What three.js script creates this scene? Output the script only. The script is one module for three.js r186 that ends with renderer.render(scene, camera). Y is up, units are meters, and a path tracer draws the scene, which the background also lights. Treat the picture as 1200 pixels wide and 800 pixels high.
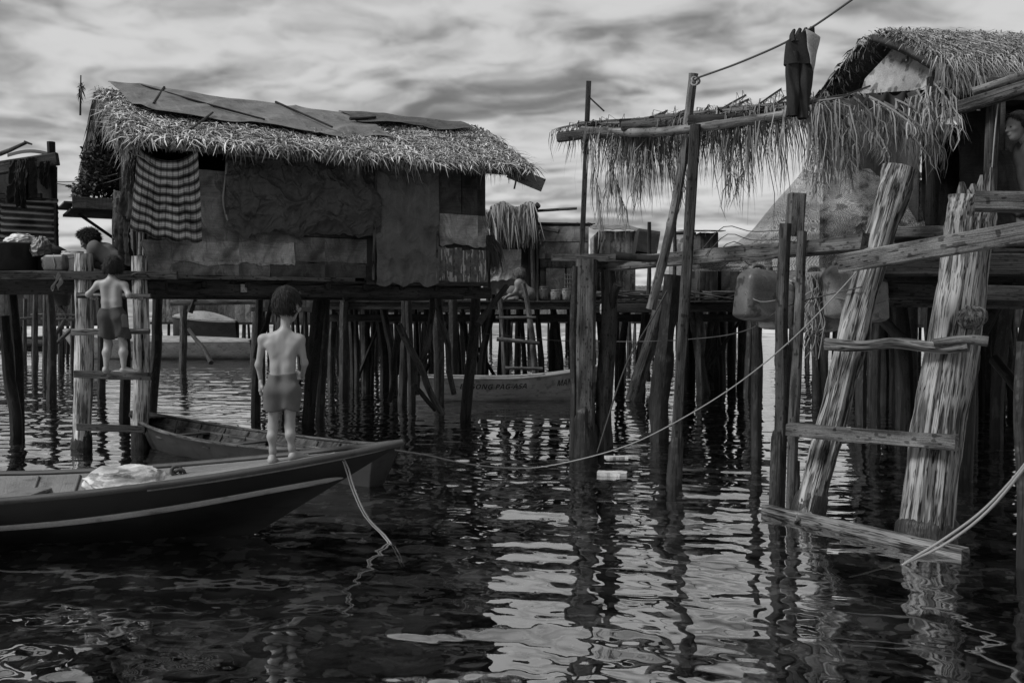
import * as THREE from 'three';
import { mergeGeometries, mergeVertices, toCreasedNormals } from 'three/addons/utils/BufferGeometryUtils.js';

// ---------------------------------------------------------------- camera, sky, sun, exposure
const scene = new THREE.Scene();
const FOCAL = 1178, EYE = 1.4, TILT = Math.atan(30 / FOCAL);        // lens in units of a 1200 x 800 frame
const camera = new THREE.PerspectiveCamera(2 * Math.atan(400 / FOCAL) * 180 / Math.PI, 1.5, 0.1, 3000);
camera.position.set(0, EYE, 0);
camera.lookAt(0, EYE - Math.sin(TILT), -Math.cos(TILT));
const SUN_POWER = 2.2, SKY_LEVEL = 0.66, EXPOSURE = 1.7;
const SUN_DIR = new THREE.Vector3(-0.72, 0.78, 0.30).normalize();

function mulberry(seed) {
  let a = seed >>> 0;
  return () => { a = (a + 0x6D2B79F5) | 0; let t = Math.imul(a ^ (a >>> 15), 1 | a); t = (t + Math.imul(t ^ (t >>> 7), 61 | t)) ^ t; return ((t ^ (t >>> 14)) >>> 0) / 4294967296; };
}
const rnd = mulberry(20240611);
const rr = (a, b) => a + (b - a) * rnd();
const pick = a => a[Math.floor(rnd() * a.length)];
const clamp = (x, a = 0, b = 1) => Math.min(b, Math.max(a, x));
const smooth = (a, b, x) => { const t = clamp((x - a) / (b - a)); return t * t * (3 - 2 * t); };
const lerp = (a, b, t) => a + (b - a) * t;
const V = (x, y, z) => new THREE.Vector3(x, y, z);

// value noise in 2-D (periodic) and 3-D
const HASH = new Float32Array(65536); { const r = mulberry(77); for (let i = 0; i < HASH.length; i++) HASH[i] = r(); }
const h2 = (x, y) => HASH[((x * 73856093) ^ (y * 19349663)) & 65535];
const h3 = (x, y, z) => HASH[((x * 73856093) ^ (y * 19349663) ^ (z * 83492791)) & 65535];
const fade = t => t * t * t * (t * (t * 6 - 15) + 10);
function n2(x, y, px = 0, py = 0) {
  let x0 = Math.floor(x), y0 = Math.floor(y); const fx = fade(x - x0), fy = fade(y - y0);
  let x1 = x0 + 1, y1 = y0 + 1;
  if (px) { x0 = ((x0 % px) + px) % px; x1 = ((x1 % px) + px) % px; }
  if (py) { y0 = ((y0 % py) + py) % py; y1 = ((y1 % py) + py) % py; }
  return lerp(lerp(h2(x0, y0), h2(x1, y0), fx), lerp(h2(x0, y1), h2(x1, y1), fx), fy);
}
function n3(x, y, z) {
  const x0 = Math.floor(x), y0 = Math.floor(y), z0 = Math.floor(z), fx = fade(x - x0), fy = fade(y - y0), fz = fade(z - z0);
  const l = k => lerp(lerp(h3(x0, y0, z0 + k), h3(x0 + 1, y0, z0 + k), fx), lerp(h3(x0, y0 + 1, z0 + k), h3(x0 + 1, y0 + 1, z0 + k), fx), fy);
  return lerp(l(0), l(1), fz);
}
function f2(x, y, oct = 5, px = 0, py = 0) { let s = 0, a = 0.5, t = 0; for (let i = 0; i < oct; i++) { s += a * n2(x + i * 17.3 * (px ? 0 : 1), y + i * 9.1 * (py ? 0 : 1), px, py); t += a; a *= 0.5; x *= 2; y *= 2; px *= 2; py *= 2; } return s / t; }
function f3(x, y, z, oct = 4) { let s = 0, a = 0.5, t = 0; for (let i = 0; i < oct; i++) { s += a * n3(x, y, z); t += a; a *= 0.5; x *= 2.03; y *= 2.03; z *= 2.03; } return s / t; }

// the sky: one layer of broken cloud seen in perspective, grey because the photograph is black and white
{
  const W = 4096, H = 2048, data = new Float32Array(W * H * 4);
  for (let j = 0; j < H; j++) {
    const el = (j + 0.5) / H * Math.PI - Math.PI / 2, ce = Math.cos(el), se = Math.sin(el);
    if (se < -0.1) { data.fill(0.16, j * W * 4, (j + 1) * W * 4); for (let i = 0; i < W; i++) data[(j * W + i) * 4 + 3] = 1; continue; }
    for (let i = 0; i < W; i++) {
      const az = (i + 0.5) / W * 2 * Math.PI - Math.PI, dx = Math.cos(az) * ce, dz = Math.sin(az) * ce, dy = Math.abs(se) + 0.11;
      const x = dx / dy * 0.9 + 7.3, y = dz / dy * 0.9 + 2.1;
      const wx = f2(x * 0.9 + 3, y * 0.9, 4) - 0.5, wy = f2(x * 0.9 - 8, y * 0.9 + 5, 4) - 0.5, vx = f2(x * 4 + 13, y * 5, 4) - 0.5, vy = f2(x * 4 - 18, y * 5 + 5, 4) - 0.5;
      const a = f2(x * 1.0 + wx * 1.8, y * 1.5 + wy * 1.8, 6), b = f2(x * 3.0 + wx * 3.4 + vx * 0.45 + 31, y * 4.2 + wy * 3.2 + vy * 0.45 - 4, 7), c = f2(x * 0.4 + 11, y * 0.45 + 5, 3), e = f2(x * 9 + wx * 6 + vx * 1.6, y * 11 + wy * 6 + vy * 1.6, 6);
      let m = 0.36 * a + 0.36 * b + 0.26 * c + 0.26 * e;         // how thin the cloud is
      m = smooth(0.47, 0.78, m);
      const low = Math.exp(-Math.abs(se) * 5);
      let L = lerp(0.13, 0.53, m) + 0.12 * low * (0.6 + 0.6 * m);
            if (se < 0) L = lerp(L, 0.16, smooth(0, -0.1, se));
      const k = (j * W + i) * 4; data[k] = data[k + 1] = data[k + 2] = L; data[k + 3] = 1;
    }
  }
  const sky = new THREE.DataTexture(data, W, H, THREE.RGBAFormat, THREE.FloatType);
  sky.mapping = THREE.EquirectangularReflectionMapping; sky.magFilter = THREE.LinearFilter; sky.needsUpdate = true;
  scene.background = sky; scene.environment = sky; scene.backgroundIntensity = scene.environmentIntensity = SKY_LEVEL;
}
const sun = new THREE.DirectionalLight(0xffffff, SUN_POWER);
sun.position.copy(SUN_DIR).multiplyScalar(40).add(V(0, 0, -12)); sun.target.position.set(0, 0, -12);
sun.castShadow = true; sun.shadow.radius = 34; sun.shadow.mapSize.set(2048, 2048);
Object.assign(sun.shadow.camera, { left: -25, right: 25, top: 25, bottom: -25, near: 1, far: 120 });
scene.add(sun, sun.target);
const renderer = new THREE.WebGLRenderer({ antialias: true });
renderer.toneMapping = THREE.LinearToneMapping; renderer.toneMappingExposure = EXPOSURE; renderer.shadowMap.enabled = true;

// ---------------------------------------------------------------- where things stand
const ST = Math.sin(TILT), CT = Math.cos(TILT);
function ray(px, py) { const x = (px - 600) / FOCAL, y = (400 - py) / FOCAL; return V(x, y * CT - ST, -(y * ST + CT)); }
function at(px, py, d) { const r = ray(px, py); return r.multiplyScalar(d / -r.z).add(V(0, EYE, 0)); }              // the point d metres away
function level(px, py, h = 0) { const r = ray(px, py); return r.multiplyScalar((h - EYE) / r.y).add(V(0, EYE, 0)); } // the point at height h
const SEABED = -0.62;

// ---------------------------------------------------------------- names, labels, parts
const taken = new Map();
function numbered(n) { const k = taken.get(n) || 0; taken.set(n, k + 1); return k ? n + '_' + String(k).padStart(3, '0') : n; }
function shadows(m) { m.castShadow = true; m.receiveShadow = true; return m; }
function thing(name, label, category, pos = V(0, 0, 0), turn = 0, group) {
  const o = new THREE.Group(); o.name = numbered(name); o.position.copy(pos); o.rotation.y = turn; o.userData = { label, category };
  if (group) o.userData.group = group;
  scene.add(o); o.updateMatrixWorld(true); return o;
}
function part(name, geo, m, parent) { const o = shadows(new THREE.Mesh(geo, m)); o.name = name; parent.add(o); return o; }     // geometry in the parent's own axes
function rootOf(p) { while (p.parent && p.parent !== scene) p = p.parent; return p; }
function partW(name, geo, m, parent) { geo.applyMatrix4(rootOf(parent).matrixWorld.clone().invert()); return part(name, geo, m, parent); }  // geometry in world axes
function single(name, geo, m, label, category, group, kind) {                        // a thing that is one mesh; its origin moves to its base
  geo.computeBoundingBox(); const b = geo.boundingBox, c = V((b.min.x + b.max.x) / 2, b.min.y, (b.min.z + b.max.z) / 2);
  geo.translate(-c.x, -c.y, -c.z);
  const o = shadows(new THREE.Mesh(geo, m)); o.name = numbered(name); o.position.copy(c);
  o.userData = label ? { label, category } : {}; if (group) o.userData.group = group; if (kind) o.userData.kind = kind;
  scene.add(o); return o;
}
function structure(name, geo, m) { const o = shadows(new THREE.Mesh(geo, m)); o.name = numbered(name); o.userData = { kind: 'structure' }; scene.add(o); return o; }
function stuff(o) { o.userData.kind = 'stuff'; return o; }

// ---------------------------------------------------------------- textures and materials (grey: the photograph is black and white)
function tex(w, h, fn, data = false) {
  const d = new Uint8Array(w * h * 4);
  for (let j = 0; j < h; j++) for (let i = 0; i < w; i++) { const v = clamp(fn(i / w, j / h)) * 255, k = (j * w + i) * 4; d[k] = d[k + 1] = d[k + 2] = v; d[k + 3] = 255; }
  const t = new THREE.DataTexture(d, w, h); t.wrapS = t.wrapT = THREE.RepeatWrapping; t.magFilter = THREE.LinearFilter; t.minFilter = THREE.LinearMipmapLinearFilter; t.generateMipmaps = true;
  if (!data) t.colorSpace = THREE.SRGBColorSpace; t.needsUpdate = true; return t;
}
// wood: tile 1 m across the grain, 2 m along it (v)
const crack = (u, v, s, w) => { const q = f2(u * s, v * 3 + 5, 3, s, 3); return smooth(w, 0, Math.abs(q - 0.5)); };
const woodHeight = (u, v) => {
  const w = 0.02 * (f2(u * 8, v * 6, 3, 8, 6) - 0.5), fine = f2((u + w) * 240, v * 10, 2, 240, 10), mid = f2((u + w) * 64, v * 7, 4, 64, 7), c = crack(u + w, v, 48, 0.05) * smooth(0.40, 0.58, f2(u * 14, v * 5, 4, 14, 5));
  return clamp(0.12 + 0.5 * fine + 0.5 * mid - 0.6 * c);
};
const T = {};
T.woodBump = tex(1024, 1024, woodHeight, true);
T.wood = tex(1024, 1024, (u, v) => {
  const h = woodHeight(u, v), patch = f2(u * 9, v * 7, 5, 9, 7), stain = smooth(0.45, 0.75, f2(u * 22 + 3, v * 7, 6, 22, 7));
  return 0.36 + 0.30 * h + 0.5 * (patch - 0.4) - 0.20 * stain + 0.16 * (n2(u * 340, v * 420, 340, 420) - 0.5) - 0.25 * smooth(0.78, 0.9, n2(u * 60, v * 50, 60, 50));
});
// bleached driftwood with dark flecks and peeled bark
T.drift = tex(1024, 1024, (u, v) => {
  const h = woodHeight(u, v), bark = smooth(0.46, 0.68, f2(u * 34, v * 7, 6, 34, 7)), big = f2(u * 6, v * 5, 5, 6, 5), fleck = smooth(0.6, 0.75, f2(u * 120, v * 22, 3, 120, 22));
  return 0.52 + 0.2 * h + 0.6 * (big - 0.38) - 0.34 * bark - 0.3 * fleck - 0.35 * crack(u, v, 48, 0.03);
});
T.driftBump = tex(1024, 1024, (u, v) => woodHeight(u, v) * 0.65 + 0.35 * smooth(0.46, 0.68, f2(u * 34, v * 7, 6, 34, 7)), true);
// wet, weed grown timber
T.wet = tex(512, 512, (u, v) => 0.35 + 0.45 * woodHeight(u, v) * (0.5 + f2(u * 24, v * 24, 4, 24, 24)) + 0.3 * smooth(0.58, 0.72, f2(u * 18, v * 16, 4, 18, 16)));
T.wetBump = tex(512, 512, (u, v) => 0.5 * woodHeight(u, v) + 0.6 * f2(u * 40, v * 40, 4, 40, 40), true);
// sheets: plywood with stains
T.board = tex(1024, 1024, (u, v) => {
  const wu = u + 0.22 * f2(u * 4, v * 4, 3, 4, 4) + 0.3 * v, wv = v + 0.22 * f2(u * 4 + 2, v * 4 + 1, 3, 4, 4) - u, g = f2(u * 9 + 0.6 * wu, v * 130, 3, 0, 0), st = f2(wu * 6, wv * 6, 6), drip = f2(wu * 40, v * 5, 5), w = f2(wv * 3, wu * 3 + 5, 4);
  return 0.42 + 0.14 * g + 0.5 * (st - 0.45) + 0.3 * (w - 0.5) - 0.14 * smooth(0.5, 0.8, drip) * smooth(0.4, 0.6, st) + 0.12 * (n2(u * 256, v * 256, 256, 256) - 0.5);
});
T.peel = tex(512, 512, (u, v) => {
  const p = f2(u * 16, v * 5, 5, 16, 5), q = f2(u * 40, v * 6, 4, 40, 6);
  return (p * 0.6 + q * 0.45 > 0.585 ? 0.92 : 0.40 + 0.3 * f2(u * 30, v * 30, 3, 30, 30)) - 0.12 * f2(u * 7, v * 7, 4, 7, 7);
});
const ridged = (u, v, s) => 1 - Math.abs(2 * f2(u * s, v * s, 2, s, s) - 1);
T.crumple = tex(1024, 1024, (u, v) => {
  const wx = 0.10 * f2(u * 3, v * 3, 3, 3, 3), wy = 0.10 * f2(u * 3 + 1, v * 3 + 2, 3, 3, 3), r = (a, b, s, p) => Math.pow(1 - Math.abs(2 * f2(a * s, b * s, 3) - 1), p);
  return 0.40 * r(u + wx + v * 0.6, v + wy - u * 0.6, 2.6, 7) + 0.25 * r(u - v * 0.8 + wy, v + u * 0.8 + wx, 4.5, 7) + 0.07 * r(u + wy * 2, v + wx, 13, 5) + 0.25 * f2(u * 3, v * 3, 4, 3, 3) + 0.03 * n2(u * 300, v * 300, 300, 300);
}, true);
T.tarp = tex(512, 512, (u, v) => 0.64 + 0.26 * (f2(u * 4 + 0.9 * f2(u * 3, v * 3, 3, 3, 3), v * 4, 6) - 0.5) + 0.12 * (n2(u * 220, v * 220, 220, 220) - 0.5) + 0.05 * smooth(0.55, 0.75, f2(u * 22, v * 3, 4, 22, 3)) - 0.14 * smooth(0.5, 0.9, f2(u * 6 + 1, v * 6, 6, 6, 6)));
T.grime = tex(512, 512, (u, v) => 0.72 + 0.5 * (f2(u * 5, v * 5, 6, 5, 5) - 0.5) + 0.14 * (n2(u * 180, v * 180, 180, 180) - 0.5) - 0.25 * smooth(0.6, 0.72, f2(u * 12, v * 12, 4, 12, 12)));
T.grimeBump = tex(256, 256, (u, v) => f2(u * 8, v * 8, 6, 8, 8), true);
T.rust = tex(512, 512, (u, v) => 0.5 + 0.6 * (f2(u * 4, v * 4, 5, 4, 4) - 0.5) - 0.3 * smooth(0.52, 0.66, f2(u * 5, v * 18, 5, 5, 18)) + 0.1 * (n2(u * 128, v * 128, 128, 128) - 0.5));
T.hull = tex(512, 512, (u, v) => 0.66 + 0.3 * (f2(u * 3, v * 6, 6, 3, 6) - 0.5) - 0.14 * smooth(0.55, 0.8, f2(u * 12, v * 22, 5, 12, 22)) + 0.08 * (n2(u * 150, v * 150, 150, 150) - 0.5));
T.cloth = tex(256, 256, (u, v) => 0.75 + 0.25 * (f2(u * 4, v * 4, 4, 4, 4) - 0.5) + 0.15 * (n2(u * 120, v * 120, 120, 120) - 0.5));
// checked blanket, one tile is the whole cloth (0.66 x 0.95 m)
T.check = tex(768, 1024, (u, v) => {
  const s = v * 9.3 + 0.012 * Math.sin(u * 40), f = s - Math.floor(s), q = (u * 11) % 1, thread = n2(u * 260, v * 6) * 0.5 + n2(u * 8, v * 380) * 0.5;
  let c = f < 0.06 ? 0.42 : f < 0.30 ? 0.17 : f < 0.34 ? 0.44 : f < 0.42 ? 0.24 : f < 0.50 ? 0.55 : f < 0.62 ? 0.72 : f < 0.66 ? 0.52 : f < 0.88 ? 0.74 : 0.5;
  if (q < 0.2) c = c * 0.72; else if (q < 0.24 || (q > 0.5 && q < 0.54)) c = c * 0.6 + 0.03; else if (q > 0.7 && q < 0.78) c = c * 0.85 + 0.1;
  return c * (0.8 + 0.3 * thread) - 0.16 * smooth(0.45, 0.8, f2(u * 4, v * 5, 5)) + 0.03;
});
T.net = tex(1024, 1024, (u, v) => { const a = Math.abs(((u * 40 + v * 40) % 1) - 0.5), b = Math.abs(((u * 40 - v * 40 + 80) % 1) - 0.5); return (a > 0.3 || b > 0.3 ? 1 : 0.45) - 0.2 * f2(u * 6, v * 6, 4, 6, 6); }, true);
T.sand = tex(1024, 1024, (u, v) => 0.30 + 0.75 * (f2(u * 7, v * 7, 7, 7, 7) - 0.42) + 0.35 * smooth(0.56, 0.64, f2(u * 26, v * 26, 5, 26, 26)) - 0.2 * smooth(0.5, 0.6, f2(u * 12 + 2, v * 12, 5, 12, 12)));
T.skin = tex(256, 256, (u, v) => 0.86 + 0.2 * (f2(u * 6, v * 6, 5, 6, 6) - 0.5), false);

const grey = v => new THREE.Color().setRGB(v, v, v);
function mat(v, { map, bump, bs = 0.004, rough = 0.85, vc = false, side = THREE.DoubleSide, ...more } = {}) {
  return new THREE.MeshPhysicalMaterial({ color: grey(v), map: map || null, bumpMap: bump || null, bumpScale: bs, roughness: rough, metalness: 0, vertexColors: vc, side, specularIntensity: 0.6, ...more });
}
const wood = (v, o = {}) => mat(v, { map: T.wood, bump: T.woodBump, bs: 0.006, rough: 0.88, ...o });
const M = {
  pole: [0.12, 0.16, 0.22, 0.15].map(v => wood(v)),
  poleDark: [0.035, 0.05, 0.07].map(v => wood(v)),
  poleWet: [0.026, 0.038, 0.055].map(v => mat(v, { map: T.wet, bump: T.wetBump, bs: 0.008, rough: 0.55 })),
  drift: [0.34, 0.48].map(v => mat(v, { map: T.drift, bump: T.driftBump, bs: 0.011, rough: 0.9 })),
  timber: [0.19, 0.25, 0.31].map(v => wood(v)),
  timberDark: [0.065, 0.09, 0.12].map(v => wood(v)),
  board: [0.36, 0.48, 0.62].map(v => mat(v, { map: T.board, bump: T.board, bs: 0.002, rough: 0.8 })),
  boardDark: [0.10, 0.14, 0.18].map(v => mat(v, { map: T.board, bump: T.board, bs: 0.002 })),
  shackPale: mat(0.62, { map: T.wood, bump: T.woodBump, bs: 0.003 }),
  weed: mat(0.05, { map: T.wet, bump: T.wetBump, bs: 0.01, rough: 0.5 }),
  driftPale: mat(0.72, { map: T.drift, bump: T.driftBump, bs: 0.008, rough: 0.9 }),
  boardTorn: mat(0.85, { map: T.board, bump: T.board, bs: 0.003 }),
  boardPale: mat(0.62, { map: T.board, bump: T.grimeBump, bs: 0.003 }),
  peel: mat(0.46, { map: T.peel, bump: T.peel, bs: 0.002 }),
  plaster: mat(0.46, { map: T.grime, bump: T.grimeBump, bs: 0.004 }),
  bamboo: mat(0.36, { map: T.wood, bump: T.woodBump, bs: 0.001, rough: 0.55 }),
  tarpRoof: mat(0.32, { map: T.tarp, bump: T.crumple, bs: 0.012, rough: 0.6 }),
  tarpDark: mat(0.13, { map: T.tarp, bump: T.crumple, bs: 0.045, rough: 0.36 }),
  tarpMid: mat(0.24, { map: T.tarp, bump: T.crumple, bs: 0.03, rough: 0.6 }),
  tarpPale: mat(0.8, { map: T.tarp, bump: T.crumple, bs: 0.02, rough: 0.7 }),
  thatch: mat(1.0, { vc: true, rough: 0.8 }),
  thatchBase: mat(0.07, { map: T.grime, bump: T.grimeBump, bs: 0.02 }),
  rust: mat(0.13, { map: T.rust, bump: T.grimeBump, bs: 0.003, rough: 0.7 }),
  tin: mat(0.42, { map: T.rust, bump: T.grimeBump, bs: 0.002, rough: 0.55, metalness: 0.25 }),
  tinPale: mat(0.55, { map: T.rust, bump: T.grimeBump, bs: 0.002, rough: 0.6 }),
  black: mat(0.025, { map: T.grime, rough: 0.6 }),
  clothDark: mat(0.028, { map: T.cloth, bump: T.cloth, bs: 0.002, rough: 0.95 }),
  clothMid: mat(0.12, { map: T.cloth, bump: T.cloth, bs: 0.002, rough: 0.95 }),
  clothPale: mat(0.5, { map: T.cloth, bump: T.cloth, bs: 0.002, rough: 0.95 }),
  blanket: mat(0.85, { map: T.check, bump: T.cloth, bs: 0.002, rough: 0.95 }),
  plasticWhite: mat(0.9, { map: T.grime, rough: 0.45 }),
  plasticGrey: [0.17, 0.38, 0.32, 0.44].map(v => mat(v, { map: T.grime, bump: T.grimeBump, bs: 0.002, rough: 0.42, transmission: 0 })),
  plasticBlack: mat(0.03, { map: T.grime, rough: 0.4 }),
  rope: mat(0.42, { map: T.cloth, bump: T.cloth, bs: 0.003, rough: 0.95 }),
  ropeDark: mat(0.10, { map: T.cloth, rough: 0.95 }),
  wire: mat(0.05, { rough: 0.6 }),
  hullDark: mat(0.018, { map: T.hull, bump: T.grimeBump, bs: 0.0015, rough: 0.5 }),
  hullMid: mat(0.06, { map: T.hull, bump: T.grimeBump, bs: 0.002, rough: 0.6 }),
  hullInside: mat(0.32, { map: T.hull, bump: T.woodBump, bs: 0.002, rough: 0.7 }),
  hullStripe: mat(0.6, { map: T.hull, bump: T.grimeBump, bs: 0.001, rough: 0.6 }),
  hullWhite: mat(0.5, { map: T.hull, bump: T.grimeBump, bs: 0.001, rough: 0.6 }),
  hullGrey: mat(0.5, { map: T.hull, rough: 0.6 }),
  foam: mat(0.8, { map: T.grime, bump: T.grimeBump, bs: 0.004 }),
  skin: mat(0.24, { vc: true, rough: 0.5 }), skinDark: mat(0.15, { vc: true, rough: 0.55 }),
  hair: mat(0.016, { vc: true, rough: 0.8, specularIntensity: 0.3 }), hairPale: mat(0.07, { vc: true, rough: 0.6 }),
  shortsMid: mat(0.085, { vc: true, rough: 0.95 }), shortsDark: mat(0.045, { vc: true, rough: 0.95 }), shirt: mat(0.085, { vc: true, rough: 0.95 }),
  clothPaleVC: mat(0.12, { vc: true, rough: 0.95 }),
  leaf: mat(0.05, { vc: false, rough: 0.6 }),
  rock: mat(0.16, { map: T.grime, bump: T.grimeBump, bs: 0.03, rough: 0.9 }),
  net: mat(0.5, { alphaMap: T.net, transparent: true, rough: 0.95, map: T.grime, bump: T.crumple, bs: 0.02 }),
};

// ---------------------------------------------------------------- geometry helpers
function geoFrom(pos, uv, idx, col) {
  const g = new THREE.BufferGeometry(); g.setAttribute('position', new THREE.Float32BufferAttribute(pos, 3));
  if (uv) g.setAttribute('uv', new THREE.Float32BufferAttribute(uv, 2));
  if (col) g.setAttribute('color', new THREE.Float32BufferAttribute(col, 3));
  g.setIndex(idx); g.computeVertexNormals(); return g;
}
// sweep a closed section along a path; section(k, t) -> [a, b] offsets in metres; caps close both ends
function sweep(pts, sides, section, rings, { hard = false, straight = false } = {}) {
  const curve = pts.length > 2 && !straight ? new THREE.CatmullRomCurve3(pts, false, 'centripetal') : null;
  const P = t => curve ? curve.getPoint(t) : pts[0].clone().lerp(pts[pts.length - 1], t);
  const len = curve ? curve.getLength() : pts[0].distanceTo(pts[pts.length - 1]);
  const pos = [], uv = [], idx = [], uo = rnd() * 7, vo = rnd() * 7;
  const t0 = P(0.02).sub(P(0)).normalize();
  let side = Math.abs(t0.y) > 0.75 ? V(1, 0, 0) : V(0, 1, 0);
  let A = side.clone().cross(t0).normalize();
  const ringPts = [], round = [0]; { let q = section(0, 0.5); for (let k = 1; k <= sides; k++) { const n = section(k % sides, 0.5); round.push(round[k - 1] + Math.hypot(n[0] - q[0], n[1] - q[1])); q = n; } }
  for (let i = 0; i <= rings; i++) {
    const t = i / rings, c = P(t), tan = (i < rings ? P(Math.min(1, t + 0.02)).sub(c) : c.clone().sub(P(t - 0.02))).normalize();
    const B = tan.clone().cross(A).normalize(); A = B.clone().cross(tan).normalize();
    const ring = [];
    for (let k = 0; k <= sides; k++) {
      const [a, b] = section(k % sides, t); const p = c.clone().addScaledVector(A, a).addScaledVector(B, b); ring.push(p);
      pos.push(p.x, p.y, p.z); uv.push(round[k] + uo, (t * len + vo) * 0.5);
    }
    ringPts.push(ring);
    if (i) for (let k = 0; k < sides; k++) { const a = (i - 1) * (sides + 1) + k, b = a + sides + 1; idx.push(a, b, a + 1, a + 1, b, b + 1); }
  }
  for (const [ri, flip] of [[0, false], [rings, true]]) {
    const ring = ringPts[ri], base = pos.length / 3, c = V(0, 0, 0); for (let k = 0; k < sides; k++) c.addScaledVector(ring[k], 1 / sides);
    pos.push(c.x, c.y, c.z); uv.push(uo, vo);
    for (let k = 0; k <= sides; k++) { const p = ring[k % sides]; pos.push(p.x, p.y, p.z); const an = k / sides * 6.283; uv.push(uo + Math.cos(an) * 0.08, vo + Math.sin(an) * 0.04); }
    for (let k = 0; k < sides; k++) flip ? idx.push(base, base + 2 + k, base + 1 + k) : idx.push(base, base + 1 + k, base + 2 + k);
  }
  let g = geoFrom(pos, uv, idx);
  if (hard) g = toCreasedNormals(g, 0.5);
  return g;
}
// a tree trunk: tapered, uneven, a little bent
function log(pts, r0, r1 = r0, { rough = 0.10, sides = 9, step = 0.14, bend = 0, groove = 0 } = {}) {
  if (pts.length === 2 && bend) {
    const mids = [pts[0].clone()], n = 4, L = pts[0].distanceTo(pts[1]);
    for (let i = 1; i < n; i++) mids.push(pts[0].clone().lerp(pts[1], i / n).add(V(rr(-1, 1), 0, rr(-1, 1)).multiplyScalar(bend * L)));
    mids.push(pts[1].clone()); pts = mids;
  }
  let L = 0; for (let i = 1; i < pts.length; i++) L += pts[i].distanceTo(pts[i - 1]);
  const s = rnd() * 100, rings = Math.max(3, Math.round(L / step));
  return sweep(pts, sides, (k, t) => {
    const an = k / sides * Math.PI * 2, r = lerp(r0, r1, t) * (1 + rough * 2.2 * (n3(Math.cos(an) * 1.3 + s, Math.sin(an) * 1.3, t * L * 2.6) - 0.5) + rough * 1.0 * (n3(Math.cos(an) * 3 + s, Math.sin(an) * 3, t * L * 9) - 0.5) + (groove ? groove * 2 * (f3(Math.cos(an) * 7 + s, Math.sin(an) * 7, t * L * 0.6, 3) - 0.55) - groove * 1.6 * smooth(0.05, 0, Math.abs(n3(Math.cos(an) * 4 + s, Math.sin(an) * 4, t * L * 0.35 + 7) - 0.5)) : 0));
    return [Math.cos(an) * r, Math.sin(an) * r];
  }, rings);
}
// a sawn timber: chamfered rectangle, a little uneven.  w lies across, h stands
function beam(p0, p1, w, h, { rough = 0.05, step = 0.3, ch = 0.12 } = {}) {
  const c = Math.min(w, h) * ch, x = w / 2, y = h / 2, s = rnd() * 50, L = p0.distanceTo(p1);
  const sec = [[x - c, y], [-x + c, y], [-x, y - c], [-x, -y + c], [-x + c, -y], [x - c, -y], [x, -y + c], [x, y - c]];
  return sweep([p0, p1], 8, (k, t) => { const j = 1 + rough * 2 * (n2(k * 3.1 + s, t * L * 2.5) - 0.5); return [sec[k][0] * j, sec[k][1] * j]; }, Math.max(1, Math.round(L / step)), { hard: true });
}
function bamboo(pts, r) {
  let L = 0; for (let i = 1; i < pts.length; i++) L += pts[i].distanceTo(pts[i - 1]);
  const n = Math.max(2, Math.round(L / 0.34)), rings = n * 8;
  return sweep(pts, 10, (k, t) => { const f = (t * n) % 1, q = Math.min(f, 1 - f), rad = r * (1 - 0.12 * t) * (1 + 0.13 * smooth(0.07, 0, q)); const an = k / 10 * 6.2832; return [Math.cos(an) * rad, Math.sin(an) * rad]; }, rings);
}
function rope(pts, r, sides = 5, seg = 0) {
  const c = new THREE.CatmullRomCurve3(pts), n = seg || Math.max(8, Math.round(c.getLength() / 0.07));
  return new THREE.TubeGeometry(c, n, r, sides, false);
}
function sag(a, b, drop, n = 8) { const o = []; for (let i = 0; i <= n; i++) { const t = i / n; o.push(a.clone().lerp(b, t).add(V(0, -drop * 4 * t * (1 - t), 0))); } return o; }
// a sheet from a function of u, v in 0..1; size gives uv in metres; thick gives it a back
function sheet(nu, nv, fn, su = 1, sv = 1, thick = 0, keep = null) {
  const pos = [], uv = [], idx = [], print = su === 1 && sv === 1;
  const pts = []; for (let j = 0; j <= nv; j++) { pts.push([]); for (let i = 0; i <= nu; i++) { const p = fn(i / nu, j / nv); pts[j].push(p); pos.push(p.x, p.y, p.z); } }
  const up = new Float64Array(nu + 1), so = print ? 0 : (Math.abs(pts[0][0].x * 3.7) % 1);
  for (let j = 0; j <= nv; j++) { let c = 0; for (let i = 0; i <= nu; i++) { if (i) c += pts[j][i].distanceTo(pts[j][i - 1]); if (j) up[i] += pts[j][i].distanceTo(pts[j - 1][i]); uv.push(print ? i / nu : c + so, print ? j / nv : up[i] + so); } }
  for (let j = 0; j < nv; j++) for (let i = 0; i < nu; i++) { if (keep && !keep((i + 0.5) / nu, (j + 0.5) / nv)) continue; const a = j * (nu + 1) + i, b = a + nu + 1; idx.push(a, a + 1, b, a + 1, b + 1, b); }
  const g = geoFrom(pos, uv, idx);
  if (!thick) return g;
  const n = g.attributes.normal, N = pos.length / 3, p2 = pos.slice(), u2 = uv.concat(uv), i2 = idx.slice();
  for (let k = 0; k < N; k++) p2.push(pos[k * 3] - n.getX(k) * thick, pos[k * 3 + 1] - n.getY(k) * thick, pos[k * 3 + 2] - n.getZ(k) * thick);
  for (let k = 0; k < idx.length; k += 3) i2.push(idx[k] + N, idx[k + 2] + N, idx[k + 1] + N);
  const edge = []; for (let i = 0; i < nu; i++) edge.push([i, i + 1], [nv * (nu + 1) + i + 1, nv * (nu + 1) + i]);
  for (let j = 0; j < nv; j++) edge.push([(j + 1) * (nu + 1), j * (nu + 1)], [j * (nu + 1) + nu, (j + 1) * (nu + 1) + nu]);
  if (!keep) for (const [a, b] of edge) i2.push(a, a + N, b, b, a + N, b + N);
  return geoFrom(p2, u2, i2);
}
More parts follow.
